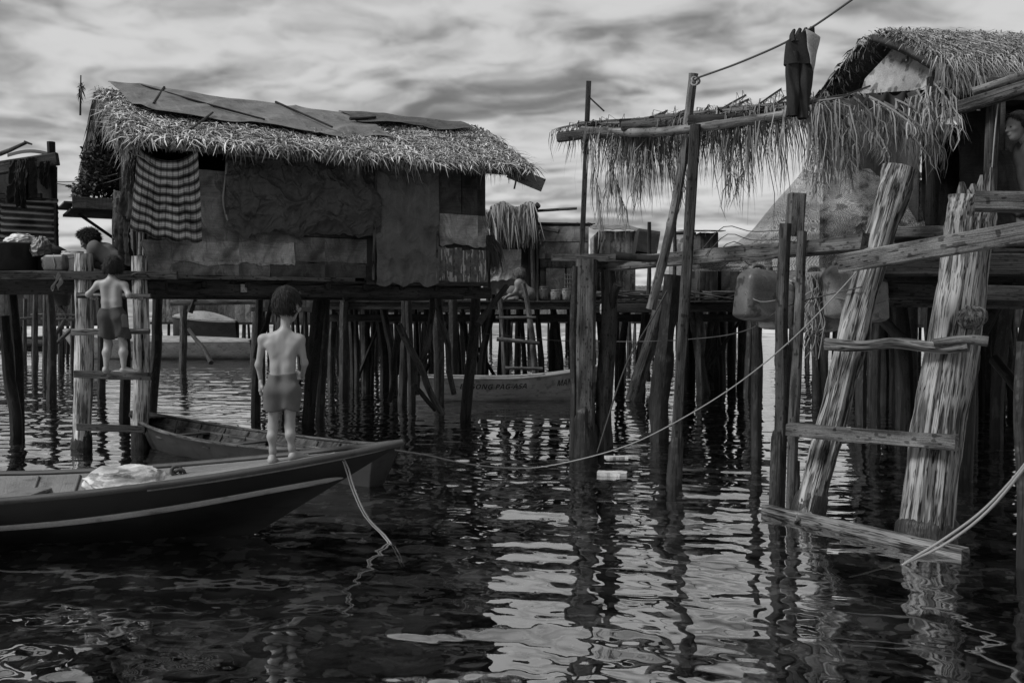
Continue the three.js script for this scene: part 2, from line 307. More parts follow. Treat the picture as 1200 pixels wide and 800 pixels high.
// a flat plate cut from an outline in x, y; faces +z
function plate(outline, thick) {
  const s = new THREE.Shape(outline.map(p => new THREE.Vector2(p[0], p[1])));
  return new THREE.ExtrudeGeometry(s, { depth: thick, bevelEnabled: false });
}
// outline of a rectangle with torn edges: rough = [bottom, right, top, left] in metres
function torn(x0, y0, x1, y1, rough = [0, 0, 0, 0], step = 0.04) {
  const o = [], s = rnd() * 40, side = (ax, ay, bx, by, nx, ny, r) => {
    const L = Math.hypot(bx - ax, by - ay), n = Math.max(1, Math.round(r ? L / step : 1));
    for (let i = 0; i < n; i++) { const t = i / n, q = r * (1.6 * (n2(t * L * 6 + s, nx * 3 + ny * 7 + 9) - 0.5) + 0.8 * (n2(t * L * 25 + s, 4) - 0.5)) * (i ? 1 : 0); o.push([lerp(ax, bx, t) + nx * q, lerp(ay, by, t) + ny * q]); }
  };
  side(x0, y0, x1, y0, 0, -1, rough[0]); side(x1, y0, x1, y1, 1, 0, rough[1]); side(x1, y1, x0, y1, 0, 1, rough[2]); side(x0, y1, x0, y0, -1, 0, rough[3]);
  return o;
}
// thin strips (leaves, straw): each has its own tone
class Strips {
  constructor() { this.p = []; this.c = []; this.i = []; this.u = []; }
  add(pts, w, side, tone) {
    const n = pts.length, b = this.p.length / 3;
    for (let k = 0; k < n; k++) {
      const t = k / (n - 1), ww = w * (k === n - 1 ? 0.12 : 1 - 0.35 * t), q = pts[k];
      this.p.push(q.x - side.x * ww, q.y - side.y * ww, q.z - side.z * ww, q.x + side.x * ww, q.y + side.y * ww, q.z + side.z * ww);
      this.c.push(tone, tone, tone, tone, tone, tone); this.u.push(0, t, 1, t);
      if (k) { const a = b + k * 2 - 2; this.i.push(a, a + 1, a + 2, a + 1, a + 3, a + 2); }
    }
  }
  build() { return geoFrom(this.p, this.u, this.i, this.c); }
}
function box(w, h, d, x = 0, y = 0, z = 0) { return new THREE.BoxGeometry(w, h, d).translate(x, y, z); }
function lathe(profile, seg = 24) { return new THREE.LatheGeometry(profile.map(p => new THREE.Vector2(p[0], p[1])), seg); }
function scaleUV(g, su, sv) { const u = g.attributes.uv; for (let i = 0; i < u.count; i++) u.setXY(i, u.getX(i) * su + 0.37, u.getY(i) * sv + 0.11); return g; }

// ================================================================ THE SETTING: water and sea bed
{
  const WAVE = 0.0062, waves = [], r = mulberry(5);
  for (let i = 0; i < 64; i++) {
    const lam = 0.085 * Math.pow(17, Math.pow(r(), 1.05)), an = (r() + r() + r() - 1.5) * 0.8 + (r() < 0.16 ? 1.3 : 0) + 1.5, k = 2 * Math.PI / lam;
    waves.push([Math.cos(an) * k, Math.sin(an) * k, r() * 6.283, WAVE * Math.pow(lam / 0.5, 0.12) / k, lam]);
  }
  const xs = [], zs = [];
  for (let x = 0; x < 8.4; x += 0.025) xs.push(x); { let x = 8.4, s = 0.025; while (x < 900) { xs.push(x); s *= 1.07; x += s; } }
  const X = xs.slice(1).reverse().map(x => -x).concat(xs);
  { let z = -900, s = 60; while (z < 1.5) { zs.push(z); z += Math.max(0.4, -z * 0.12 + 0.4); } }
  { let z = 2.2; while (z < 900) { zs.push(z); z += z < 60 ? Math.max(0.019, z * 0.0042) : z * 0.05; } }
  const pos = new Float32Array(X.length * zs.length * 3), nor = new Float32Array(pos.length), idx = [];
  let k = 0;
  for (const d of zs) for (const x of X) {
    let h = 0, gx = 0, gz = 0;
    if (d > 1.5 && d < 90 && Math.abs(x) < 60) {
      const calm = (0.55 + 0.9 * f2(x * 0.22 + 3, d * 0.2, 2)) * (1 - smooth(60, 90, d)) * (1 - smooth(30, 60, Math.abs(x)));
      const cell = Math.max(0.025, d * 0.0042) * 2.4;
      for (const [kx, kz, ph, a, lam] of waves) { const q = kx * x + kz * d + ph, w = a * calm * smooth(cell * 0.8, cell * 1.5, lam), c = Math.cos(q) * w; h += Math.sin(q) * w; gx += c * kx; gz += c * kz; }
    }
    pos[k] = x; pos[k + 1] = h; pos[k + 2] = -d; const l = Math.hypot(gx, 1, gz); nor[k] = -gx / l; nor[k + 1] = 1 / l; nor[k + 2] = gz / l; k += 3;
  }
  const n = X.length; for (let j = 0; j < zs.length - 1; j++) for (let i = 0; i < n - 1; i++) { const a = j * n + i, b = a + n; idx.push(a, a + 1, b, a + 1, b + 1, b); }
  const g = new THREE.BufferGeometry(); g.setAttribute('position', new THREE.BufferAttribute(pos, 3)); g.setAttribute('normal', new THREE.BufferAttribute(nor, 3)); g.setIndex(idx);
  const water = new THREE.MeshPhysicalMaterial({ color: 0xffffff, roughness: 0.0, metalness: 0.32, transmission: 1, thickness: 1, ior: 1.333, attenuationColor: grey(0.45), attenuationDistance: 0.9 });
  structure('water', g, water);
}
const bedHeight = (x, z) => SEABED - 0.10 * smooth(6, 20, -z) * 6 + 0.22 * (f2(x * 0.7 + 9, z * 0.7, 4) - 0.5) + 0.05 * (f2(x * 4, z * 4, 3) - 0.5);
{
  const xs = [], zs = []; for (let x = -9; x <= 9; x += 0.12) xs.push(x); for (let z = 1; z > -16; z -= 0.12) zs.push(z);
  const X = [-900, -200, -60, -25, -14, ...xs, 14, 25, 60, 200, 900], Z = [900, 200, 40, 10, 4, ...zs, -20, -28, -40, -70, -200, -900];
  const pos = [], uv = [], idx = [];
  for (const z of Z) for (const x of X) { pos.push(x, bedHeight(x, z), z); uv.push(x / 2.6, z / 2.6); }
  for (let j = 0; j < Z.length - 1; j++) for (let i = 0; i < X.length - 1; i++) { const a = j * X.length + i, b = a + X.length; idx.push(a, a + 1, b, a + 1, b + 1, b); }
  structure('sea_bed', geoFrom(pos, uv, idx), mat(0.8, { map: T.sand, bump: T.sand, bs: 0.04, rough: 0.95 }));
}

// ================================================================ THE THATCHED HOUSE ON STILTS (own axes: x along the front, -z to the back, y up from the water)
const HT = 0.509;
const house = thing('stilt_house', 'thatched house on stilts with tarpaulins tied over its roof and front wall', 'house', V(-3.94, 0, -10.8), HT);
const houseInv = house.matrixWorld.clone().invert();
// the place on the plane z = zl of the house that the point (px, py) of the photograph shows
function onHouse(px, py, zl = 0) { const o = V(0, EYE, 0).applyMatrix4(houseInv), d = ray(px, py).transformDirection(houseInv); const t = (zl - o.z) / d.z; return o.addScaledVector(d, t); }
function rectHouse(x0, y0, x1, y1, zl = 0) { const a = onHouse(x0, y1, zl), b = onHouse(x1, y0, zl); return [a.x, a.y, b.x, b.y]; }
const FL = 1.82, WT = 3.37, WIDTH = 4.1, DEEP = 2.4;
{
  // floor, joists
  for (let k = 0; k < 11; k++) part('floor_plank', beam(V(0.02, FL - 0.02, -0.12 - k * 0.215), V(WIDTH - 0.02 + rr(0, 0.08), FL - 0.02, -0.12 - k * 0.215), 0.2, 0.03), pick(M.timberDark), house);
  for (const z of [-0.06, -0.85, -1.65, -2.34]) part('floor_beam', beam(V(-0.15, FL - 0.13, z), V(WIDTH + 0.12, FL - 0.13, z), 0.09, 0.14), pick(M.timberDark), house);
  for (let k = 0; k < 9; k++) part('floor_joist', log([V(0.15 + k * 0.47, FL - 0.075, 0.04), V(0.15 + k * 0.47, FL - 0.075, -DEEP - 0.05)], 0.035), pick(M.poleDark), house);
  part('sill_strip', beam(V(-0.02, FL + 0.005, 0.055), V(2.35, FL + 0.005, 0.055), 0.03, 0.045), M.timber[1], house);
  part('sill_strip', beam(V(2.5, FL - 0.02, 0.05), V(4.13, FL - 0.02, 0.05), 0.03, 0.05), M.timberDark[2], house);

  // frame posts and plates
  for (const [x, z] of [[0.04, -0.05], [0.95, -0.05], [2.85, -0.05], [4.05, -0.05], [0.04, -DEEP + 0.05], [4.05, -DEEP + 0.05]]) part('wall_post', log([V(x, FL - 0.1, z), V(x, WT + 0.02, z)], 0.04, 0.035), pick(M.poleDark), house);
  part('wall_plate', log([V(-0.3, WT, -0.05), V(WIDTH + 0.3, WT, -0.05)], 0.035), M.poleDark[1], house);
  part('wall_plate', log([V(-0.3, WT, -DEEP + 0.05), V(WIDTH + 0.3, WT, -DEEP + 0.05)], 0.035), M.poleDark[1], house);
  part('ridge_pole', log([V(-0.32, 3.96, -1.2), V(WIDTH + 0.5, 3.96, -1.2)], 0.04), M.poleDark[1], house);

  const sheetAt = (name, r, z, m, rough = [0, 0, 0, 0], th = 0.012) => { const g = plate(torn(...r, rough), th); g.translate(0, 0, z); return part(name, g, m, house); };
  // front wall, from the left: low boards, the torn pale sheet, boards under the dark tarpaulin
  const R = rectHouse;
  sheetAt('wall_board', [0.02, FL + 0.03, 1.35, FL + 0.19], 0.0, M.board[1], [0, 0.01, 0.006, 0]);
  sheetAt('wall_board', [1.36, FL + 0.03, 2.5, FL + 0.20], 0.003, M.boardDark[2], [0, 0.01, 0.02, 0]);
  sheetAt('wall_board', [0.03, FL + 0.2, 1.62, FL + 0.42], -0.004, M.boardDark[2], [0, 0, 0.004, 0]);
  sheetAt('wall_board', [1.64, FL + 0.205, 2.52, FL + 0.49], -0.002, M.board[0], [0, 0, 0.003, 0]);
  sheetAt('wall_board', [0.03, FL + 0.43, 1.62, FL + 0.63], -0.004, M.board[0], [0, 0.01, 0.02, 0]);
  sheetAt('wall_board', [1.64, FL + 0.5, 2.52, FL + 0.9], -0.003, M.boardDark[1]);
  sheetAt('torn_sheet', R(190, 276, 345, 307, 0.02), 0.018, M.boardTorn, [0.035, 0.012, 0.025, 0.01], 0.006);
  sheetAt('torn_sheet', R(236, 262, 349, 281, 0.03), 0.026, M.board[1], [0.03, 0.02, 0.012, 0.01], 0.006);
  sheetAt('wall_sheet', R(229, 201, 266, 258, 0.0), 0.004, M.board[2], [0.004, 0, 0.003, 0]);
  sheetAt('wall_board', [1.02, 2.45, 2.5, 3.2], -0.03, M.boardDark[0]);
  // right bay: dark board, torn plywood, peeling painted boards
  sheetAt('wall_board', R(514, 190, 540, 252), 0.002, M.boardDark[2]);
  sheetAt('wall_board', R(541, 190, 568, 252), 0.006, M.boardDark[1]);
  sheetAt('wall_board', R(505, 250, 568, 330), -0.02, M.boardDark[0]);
  sheetAt('torn_sheet', R(515, 253, 569, 287, 0.02), 0.022, M.boardTorn, [0.03, 0.012, 0.004, 0.012], 0.007);
  { const x0 = onHouse(512, 300).x, x1 = onHouse(569, 300).x, n = 6; for (let k = 0; k < n; k++) sheetAt('painted_board', [lerp(x0, x1, k / n) + 0.004, FL - 0.01 + rr(0, 0.02), lerp(x0, x1, (k + 1) / n) - 0.004, 2.24 + rr(-0.03, 0.02)], 0.004 + rr(0, 0.004), M.peel, [0.006, 0, 0.01, 0]).geometry.attributes.uv.needsUpdate = true; }
  sheetAt('wall_board', [2.5, FL, 3.5, 3.25], -0.03, M.boardDark[0]);
  // left wall: upright boards, seen at a slant; the back wall and the right wall
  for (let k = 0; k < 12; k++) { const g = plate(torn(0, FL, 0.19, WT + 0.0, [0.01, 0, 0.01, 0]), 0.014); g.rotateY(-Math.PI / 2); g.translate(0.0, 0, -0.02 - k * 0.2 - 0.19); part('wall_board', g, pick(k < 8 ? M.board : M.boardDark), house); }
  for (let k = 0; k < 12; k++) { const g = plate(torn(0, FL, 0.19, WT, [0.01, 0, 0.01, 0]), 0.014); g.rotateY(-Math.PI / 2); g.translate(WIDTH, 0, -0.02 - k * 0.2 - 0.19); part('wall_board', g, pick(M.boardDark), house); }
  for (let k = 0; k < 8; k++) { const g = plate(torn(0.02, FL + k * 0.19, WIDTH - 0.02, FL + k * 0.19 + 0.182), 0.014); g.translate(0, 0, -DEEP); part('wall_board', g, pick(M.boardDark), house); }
  for (const x of [0.0, WIDTH - 0.014]) { const g = plate([[0, WT], [DEEP, WT], [DEEP / 2, 3.92]], 0.014); g.rotateY(Math.PI / 2); g.translate(x, 0, 0); part('gable_board', g, M.boardDark[1], house); }

  // tarpaulins on the front: the wide dark one and the long hanging one
  const hangTarp = (name, r, m, z, fold, loose) => {
    const [x0, y0, x1, y1] = r, w = x1 - x0, h = y1 - y0, s = rnd() * 30;
    return part(name, sheet(110, 80, (u, v) => {
      const d = 1 - v, rag = loose * (n2(u * w * 5 + s, 3) - 0.5) * smooth(0.2, 0, v) + loose * 0.5 * (n2(u * w * 22 + s, 8) - 0.5) * smooth(0.06, 0, v);
      const X = u * w, Y = v * h, dz = fold * (0.5 * Math.pow(1 - Math.abs(2 * f2(X * 1.1 + Y * 0.9 + s, Y * 1.4 - X * 0.5, 3) - 1), 4) + 0.5 * (f2(X * 1.6 + s, Y * 1.1 + 3, 3) - 0.4) + 0.22 * Math.pow(1 - Math.abs(2 * f2(X * 3.1 - Y * 1.5 + s, Y * 2.6 + X, 3) - 1), 5));
      return V(x0 + u * w + 0.02 * (n2(v * 5, s) - 0.5), y0 + v * h + rag - 0.02 * Math.sin(u * 17) * d * (fold > 0.06 ? 1 : 0), z + dz);
    }, w, h, 0.004), m, house);
  };
  const wallTarp = hangTarp('wall_tarp', R(262, 178, 443, 272, 0.03), M.tarpDark, 0.03, 0.15, 0.10);
  const longTarp = hangTarp('hanging_tarp', R(440, 186, 513, 334, 0.07), M.tarpMid, 0.07, 0.075, 0.06);
  part('tie_rope', rope([onHouse(266, 185, 0.1), onHouse(263, 215, 0.11), onHouse(261, 235, 0.1), onHouse(267, 262, 0.11)], 0.012), M.rope, wallTarp);
  part('tarp_edge_strip', beam(onHouse(441, 192, 0.1), onHouse(437, 328, 0.12), 0.012, 0.03), M.timber[1], longTarp);
  part('tarp_edge_strip', beam(onHouse(513, 250, 0.1), onHouse(511, 330, 0.1), 0.012, 0.025), M.timber[2], longTarp);

  // roof: two slabs, the front one with thatch, tarpaulins, poles
  const EZ = 0.40, EY = 3.22, RZ = -1.2, RY = 4.03, XL = -0.30, XR = WIDTH + 0.5;
  const slope = (x, t, lift = 0) => {                       // t = 0 at the ridge, 1 at the eave; the ridge sags a little between its ends
    const dip = 0.05 * Math.sin(clamp((x - XL) / (XR - XL)) * Math.PI), bow = 0.05 * Math.sin(t * Math.PI);
    const s = Math.hypot(EZ - RZ, RY - EY), nz = (RY - EY) / s, ny = (EZ - RZ) / s, l = lift + bow * 0.4;
    return V(x, lerp(RY, EY, t) - dip * (1 - t) + ny * l, lerp(RZ, EZ, t) + nz * l);
  };
  const back = (x, t) => V(x, lerp(RY - 0.0, EY, t), lerp(RZ, -DEEP - 0.4, t));
  const roof = part('roof', mergeGeometries([sheet(40, 14, (u, v) => slope(lerp(XL + 0.06, XR - 0.05, u), lerp(0.97, 0, v), -0.01), 5, 2, 0.09), sheet(20, 8, (u, v) => back(lerp(XL + 0.06, XR - 0.05, u), v), 5, 2, 0.09)]), M.thatchBase, house);
  const S = new Strips(), down = V(0, EY - RY, EZ - RZ).normalize(), nrm = V(0, EZ - RZ, RY - EY).normalize();
  const tarpEdge = x => x < 1.7 ? 0.60 : x < 2.55 ? 0.66 : 0.30;
  for (let k = 0; k < 30000; k++) {
    const x = rr(XL, XR), t = Math.pow(rnd(), 0.75) * (1.0 + 0.05 * (n2(x * 2.3 + 1, 5) - 0.6) + 0.03 * (n2(x * 9, 2) - 0.5)), edge = smooth(0.9, 1, t); if (t < 0.14 || (x > 0.1 && t < tarpEdge(x) - 0.12)) continue;
    const yaw = rr(-1, 1) * (0.7 + 1.1 * rnd()), big = rnd() < 0.25, L = big ? rr(0.14, 0.3) : rr(0.05, 0.17), dir = down.clone().multiplyScalar(Math.cos(yaw)).add(V(Math.sin(yaw), 0, 0));
    const p = slope(x, t, rr(0.0, 0.055)), q = p.clone().addScaledVector(dir, L * 0.5).addScaledVector(nrm, rr(-0.01, 0.035)), e = p.clone().addScaledVector(dir, L).addScaledVector(nrm, rr(-0.04, 0.05) - 0.08 * edge * rnd());
    S.add([p, q, e], big ? rr(0.006, 0.011) : rr(0.0025, 0.006), dir.clone().cross(nrm).normalize(), (rnd() < 0.4 ? rr(0.03, 0.12) : rr(0.18, 0.72)) * (0.45 + 1.1 * f2(x * 1.7 + 3, t * 6, 3)));
  }
  for (let k = 0; k < 3200; k++) {                           // the eave's hanging ends, in uneven tufts
    const x = rr(XL, XR), tuft = Math.pow(n2(x * 3.1 + 4, 2), 1.6), L = rr(0.03, 0.09) + tuft * rr(0.02, 0.34) * (rnd() < 0.12 ? 1 : 0.15), p = slope(x, rr(0.93, 1.0), rr(-0.05, 0.03));
    const a = rr(-0.35, 0.35), q = p.clone().add(V(a * L * 0.5, -L * 0.45, L * rr(0.1, 0.4))), e = p.clone().add(V(a * L, -L, L * rr(0.1, 0.35)));
    S.add([p, q, e], rr(0.003, 0.007), V(Math.cos(a * 3), 0, Math.sin(a * 3)), rr(0.08, 0.36) * (rnd() < 0.25 ? 0.4 : 1));
  }
  for (let k = 0; k < 1700; k++) {                           // ragged verges at both gable ends
    const left = rnd() < 0.66, t = rnd(), x = left ? XL + rr(-0.05, 0.2) : XR - rr(-0.04, 0.15), p = slope(x, t, rr(-0.05, 0.06)); if (left && t > 0.25 && rnd() < 0.3) p.y -= rr(0, 0.25);
    const L = rr(0.05, 0.2), dir = V((left ? -1 : 1) * rr(-0.5, 0.8), -rr(0.1, 1), rr(-0.5, 0.6)).normalize();
    S.add([p, p.clone().addScaledVector(dir, L * 0.5), p.clone().addScaledVector(dir, L).add(V(0, -0.03, 0))], rr(0.005, 0.012), V(0.3, 0.2, 0.9).normalize(), rr(0.05, 0.26));
  }
  for (let k = 0; k < 900; k++) {                            // under the back verge on the left: dark fronds hanging beside the shelf
    const z = rr(-2.7, -0.9), p = V(XL + rr(-0.05, 0.15), lerp(EY, RY, clamp(1 - Math.abs(z + 1.2) / 1.6)) - rr(0, 0.12), z), L = rr(0.15, 0.42), dir = V(rr(-0.35, 0.2), -1, rr(-0.3, 0.3)).normalize();
    S.add([p, p.clone().addScaledVector(dir, L * 0.5), p.clone().addScaledVector(dir, L)], rr(0.006, 0.014), V(rr(-1, 1), 0, rr(-1, 1)).normalize(), rr(0.04, 0.14));
  }
  stuff(part('thatch', S.build(), M.thatch, roof));
  // roof tarpaulins: laid over the ridge, wrinkled, with uneven lower edges
  const roofTarp = (x0, x1, tEnd, m, lift, skew = 0) => part('roof_tarp', sheet(80, 40, (u, v) => {
    const x = lerp(x0, x1, u) + skew * v, t = lerp(-0.02, tEnd(u), v), w = 0.05 * (f2(x * 1.4 + 5, t * 2, 3) - 0.5) + 0.03 * Math.pow(1 - Math.abs(2 * f2(x * 1.3 + t * 1.2, t * 2 + 0.3, 2) - 1), 4);
    const p = slope(x, Math.max(0, t), lift + w + 0.02 * Math.sin(u * 9) * smooth(0.85, 1, v)); if (t < 0) p.z += t * 2; return p;
  }, x1 - x0, 1.1, 0.004), m, roof);
  roofTarp(-0.2, 1.76, u => 0.60 + 0.12 * u + 0.03 * Math.sin(u * 7) - 0.10 * smooth(0.12, 0, u), M.tarpRoof, 0.082, 0.14);
  roofTarp(1.7, 2.8, u => 0.72 - 0.06 * u + 0.04 * Math.sin(u * 6), M.tarpRoof, 0.062, 0.12);
  roofTarp(2.6, 4.35, u => 0.33 - 0.05 * u + 0.03 * Math.sin(u * 11), mat(0.14, { map: T.tarp, bump: T.crumple, bs: 0.02, rough: 0.65 }), 0.078, 0.05);
  // weights and ties laid over the tarpaulins
  const tie = (x0, t0, x1, t1, r, m) => part('roof_batten', log([slope(x0, t0, 0.115), slope(lerp(x0, x1, 0.5), lerp(t0, t1, 0.5), 0.115), slope(x1, t1, 0.125)], r, r * 0.8), m, roof);
  tie(0.15, 0.03, 1.35, 0.60, 0.014, M.poleDark[0]); tie(0.42, 0.0, 0.16, 0.50, 0.016, M.poleDark[1]); tie(1.75, 0.02, 2.15, 0.62, 0.014, M.poleDark[1]); tie(0.42, 0.93, 0.78, 0.56, 0.014, M.pole[1]); tie(2.55, 0.32, 2.95, 0.22, 0.02, M.black);
  part('fascia_board', beam(slope(XR - 0.32, 0.97, -0.05), slope(XR + 0.06, 1.12, -0.1), 0.03, 0.16), M.timber[0], roof);
  part('eave_pole', bamboo([slope(-0.22, 1.0, -0.06), slope(1.35, 1.0, -0.09)], 0.018), M.bamboo, roof);
  part('broken_tie', rope([slope(XR - 0.26, 1.0, 0), slope(XR - 0.27, 1.0, 0).add(V(0.02, -0.1, 0)), slope(XR - 0.27, 1, 0).add(V(-0.01, -0.24, 0))], 0.012), M.ropeDark, roof);
  part('finial_stick', log([slope(XL - 0.2, 0.08, -0.3), slope(XL - 0.2, 0.02, 0.14)], 0.012, 0.007), M.poleDark[1], roof);
  { const B = new Strips(); for (let k = 0; k < 60; k++) { const p = slope(XL - 0.2, 0.04, -0.02 + rr(-0.06, 0.06)).add(V(rr(-0.02, 0.02), 0, rr(-0.02, 0.02))), d = V(rr(-0.4, 0.4), rr(-1, 0.4), rr(-0.4, 0.4)).multiplyScalar(0.12); B.add([p, p.clone().addScaledVector(d, 0.5), p.clone().add(d)], 0.008, V(rr(-1, 1), 0, rr(-1, 1)).normalize(), rr(0.04, 0.12)); } part('finial_bundle', B.build(), M.thatch, roof); }

  // stilts under the house
  const stilt = (px, py, topPx, topPy, w, m, o = {}) => {
    const b = level(px, py), d = -b.z, t = at(topPx, topPy, o.dTop || d), down = b.clone().sub(t).normalize(), e = b.clone().addScaledVector(down, (b.y - (bedHeight(b.x, b.z) - 0.15)) / -down.y), r = w / 2 * d / FOCAL;
    return partW(o.name || 'stilt', log([e, b.clone().lerp(t, 0.33).add(V(rr(-1, 1) * 0.025, 0, 0)), b.clone().lerp(t, 0.7).add(V(rr(-1, 1) * 0.03, 0, 0)), t], r * 1.05, r * 0.85, { rough: 0.16 }), m || pick(M.poleWet), house);
  };
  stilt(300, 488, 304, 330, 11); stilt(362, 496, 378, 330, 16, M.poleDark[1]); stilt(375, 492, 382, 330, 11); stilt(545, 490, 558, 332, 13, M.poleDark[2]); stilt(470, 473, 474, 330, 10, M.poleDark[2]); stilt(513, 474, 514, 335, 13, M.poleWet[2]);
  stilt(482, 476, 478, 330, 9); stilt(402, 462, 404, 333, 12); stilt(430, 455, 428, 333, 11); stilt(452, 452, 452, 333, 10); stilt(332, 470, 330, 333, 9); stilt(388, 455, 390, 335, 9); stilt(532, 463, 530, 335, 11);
  const brace = (x0, y0, d0, x1, y1, d1, w, m) => partW('brace', log([at(x0, y0, d0), at(x1, y1, d1)], w * d0 / FOCAL / 2, w * d1 / FOCAL / 2 * 0.8, { bend: 0.025, rough: 0.16 }), m, house);
  brace(467, 380, 12.9, 519, 487, 13.0, 9, M.pole[1]); brace(512, 345, 13.3, 532, 462, 13.4, 8, M.pole[0]); brace(508, 348, 13.4, 488, 462, 13.6, 8, M.pole[1]); brace(468, 388, 13.1, 456, 470, 13.6, 8, M.poleDark[2]); brace(484, 450, 13.0, 510, 480, 13.2, 7, M.pole[0]);
  brace(300, 420, 13.1, 320, 345, 13.2, 7, M.poleDark[1]); brace(560, 380, 12.9, 594, 335, 13.4, 8, M.poleDark[2]);
  part('under_beam', beam(onHouse(455, 334, -0.5), onHouse(402, 349, -0.5), 0.05, 0.10), M.timber[0], house);
  part('name_tag', box(0.07, 0.09, 0.012, 1.05, FL - 0.11, 0.02), M.plaster, house);

  // the plant shelf on the left wall
  const sh = part('plant_shelf', beam(V(-0.62, 2.62, -1.62), V(-0.02, 2.62, -1.62), 0.9, 0.03), M.timberDark[1], house);
  part('shelf_side', beam(V(-0.60, 2.70, -1.17), V(-0.02, 2.70, -1.17), 0.02, 0.13), M.board[1], sh);
  part('shelf_side', beam(V(-0.62, 2.70, -1.17), V(-0.62, 2.70, -2.07), 0.13, 0.02), M.board[0], sh);
  part('shelf_bracket', log([V(-0.5, 2.6, -1.5), V(0, 2.25, -1.5)], 0.018), M.poleDark[1], sh);
}
// potted plants on the shelf
function leafyPlant(name, label, foot, h, spread, leaves, group) {
  const t = thing(name, label, 'plant', foot, 0, group), S = new Strips();
  part('pot', lathe([[0.0, 0], [0.05, 0], [0.075, 0.1], [0.068, 0.1], [0.06, 0.085], [0, 0.085]], 16), M.plasticGrey[0], t);
  for (let s = 0; s < 9; s++) {
    const an = rr(0, 6.28), lean = rr(0.1, 1) * spread, top = V(Math.cos(an) * lean, h * rr(0.55, 1), Math.sin(an) * lean);
    part('stem', log([V(0, 0.08, 0), top.clone().multiplyScalar(0.5).add(V(0, 0.06, 0)), top], 0.006, 0.003, { sides: 5 }), M.poleDark[1], t);
    for (let k = 0; k < leaves; k++) { const q = top.clone().multiplyScalar(rr(0.35, 1)).add(V(rr(-1, 1), rr(-1, 1), rr(-1, 1)).multiplyScalar(0.035)), d = V(rr(-1, 1), rr(-0.5, 0.7), rr(-1, 1)).normalize(), L = rr(0.035, 0.075); S.add([q, q.clone().addScaledVector(d, L * 0.5), q.clone().addScaledVector(d, L).add(V(0, -0.012, 0))], L * 0.25, V(rr(-1, 1), rr(-1, 1), rr(-1, 1)).cross(d).normalize(), rr(0.03, 0.09)); }
  }
  stuff(part('foliage', S.build(), M.thatch, t));
}
{
  const on = (x, z) => V(x, 2.637, z).applyMatrix4(house.matrixWorld);
  leafyPlant('potted_plant', 'low leafy potted plant at the outer end of the shelf', on(-0.5, -1.5), 0.5, 0.26, 60, 'potted plants on the shelf');
  leafyPlant('potted_plant', 'tall dark potted plant in the middle of the shelf', on(-0.3, -1.65), 0.85, 0.26, 90, 'potted plants on the shelf');
  leafyPlant('potted_plant', 'dark leafy potted plant on the shelf nearest the house wall', on(-0.14, -1.85), 0.8, 0.22, 80, 'potted plants on the shelf');
}

// hung cloth and clothes
function hung(name, label, category, corners, m, fold, { thick = 0.006, seed = 1, taper = 0, group, sagTop = 0, bottom = null, uvs } = {}) {
  const [a, b, c, d] = corners;                              // top left, top right, bottom right, bottom left (world)
  const w = a.distanceTo(b), h = a.distanceTo(d), out = b.clone().sub(a).cross(d.clone().sub(a)).normalize().negate(); if (out.z < 0) out.negate();
  const g = sheet(48, 60, (u, v0) => {
    const v = 1 - v0, top = a.clone().lerp(b, u), bot = d.clone().lerp(c, u); if (sagTop) { top.y -= sagTop * Math.pow(Math.sin(u * Math.PI), 0.7); }
    if (bottom) bot.y += bottom(u);
    const p = top.lerp(bot, v); const q = Math.sin(u * fold * 6.28 + seed + 1.3 * Math.sin(v * 2 + seed)) * (0.25 + 0.75 * v) + 1.6 * (f2(u * 4 + seed, v * 2.2, 3) - 0.5) + 0.8 * Math.pow(1 - Math.abs(2 * f2(u * 5 + v * 2 + seed, v * 3 - u, 3) - 1), 4);
    p.y += 0.012 * Math.sin(u * 23 + seed) * v; return p.addScaledVector(out, q * 0.035 + (sagTop ? 0.05 * Math.sin(u * Math.PI) * v : 0));
  }, uvs ? uvs[0] : w, uvs ? uvs[1] : h, thick);
  return single(name, g, m, label, category, group);
}
hung('blanket', 'checked blanket hanging from the eave pole at the left of the house front', 'blanket', [at(162, 168, 10.45), at(231, 171, 10.75), at(237, 283, 10.85), at(151, 268, 10.4)], M.blanket, 1.4, { seed: 3, sagTop: 0.17, bottom: u => -0.05 * Math.sin(u * 3.0) , uvs: [1, 1] });
hung('hanging_shirt', 'dark shirt hanging beside the checked blanket at the house corner', 'shirt', [at(147, 192, 10.9), at(160, 182, 10.7), at(160, 262, 10.7), at(139, 250, 10.95)], M.clothDark, 2, { seed: 5 });
hung('hanging_towel', 'grey towel bunched over the dark shirt at the house corner', 'towel', [at(152, 176, 10.62), at(160, 174, 10.6), at(159, 232, 10.6), at(150, 222, 10.65)], M.clothMid, 2, { seed: 9 });
hung('hanging_trousers', 'long dark trousers hanging lowest at the house corner behind the ladder', 'trousers', [at(137, 232, 11.1), at(151, 240, 10.9), at(156, 312, 10.8), at(136, 305, 11.1)], M.clothDark, 3, { seed: 12 });
hung('hanging_rag', 'mottled grey cloth hanging under the shelf by the house corner', 'cloth', [at(133, 222, 11.4), at(146, 226, 11.2), at(148, 290, 11.15), at(135, 282, 11.35)], M.clothMid, 2.5, { seed: 15 });

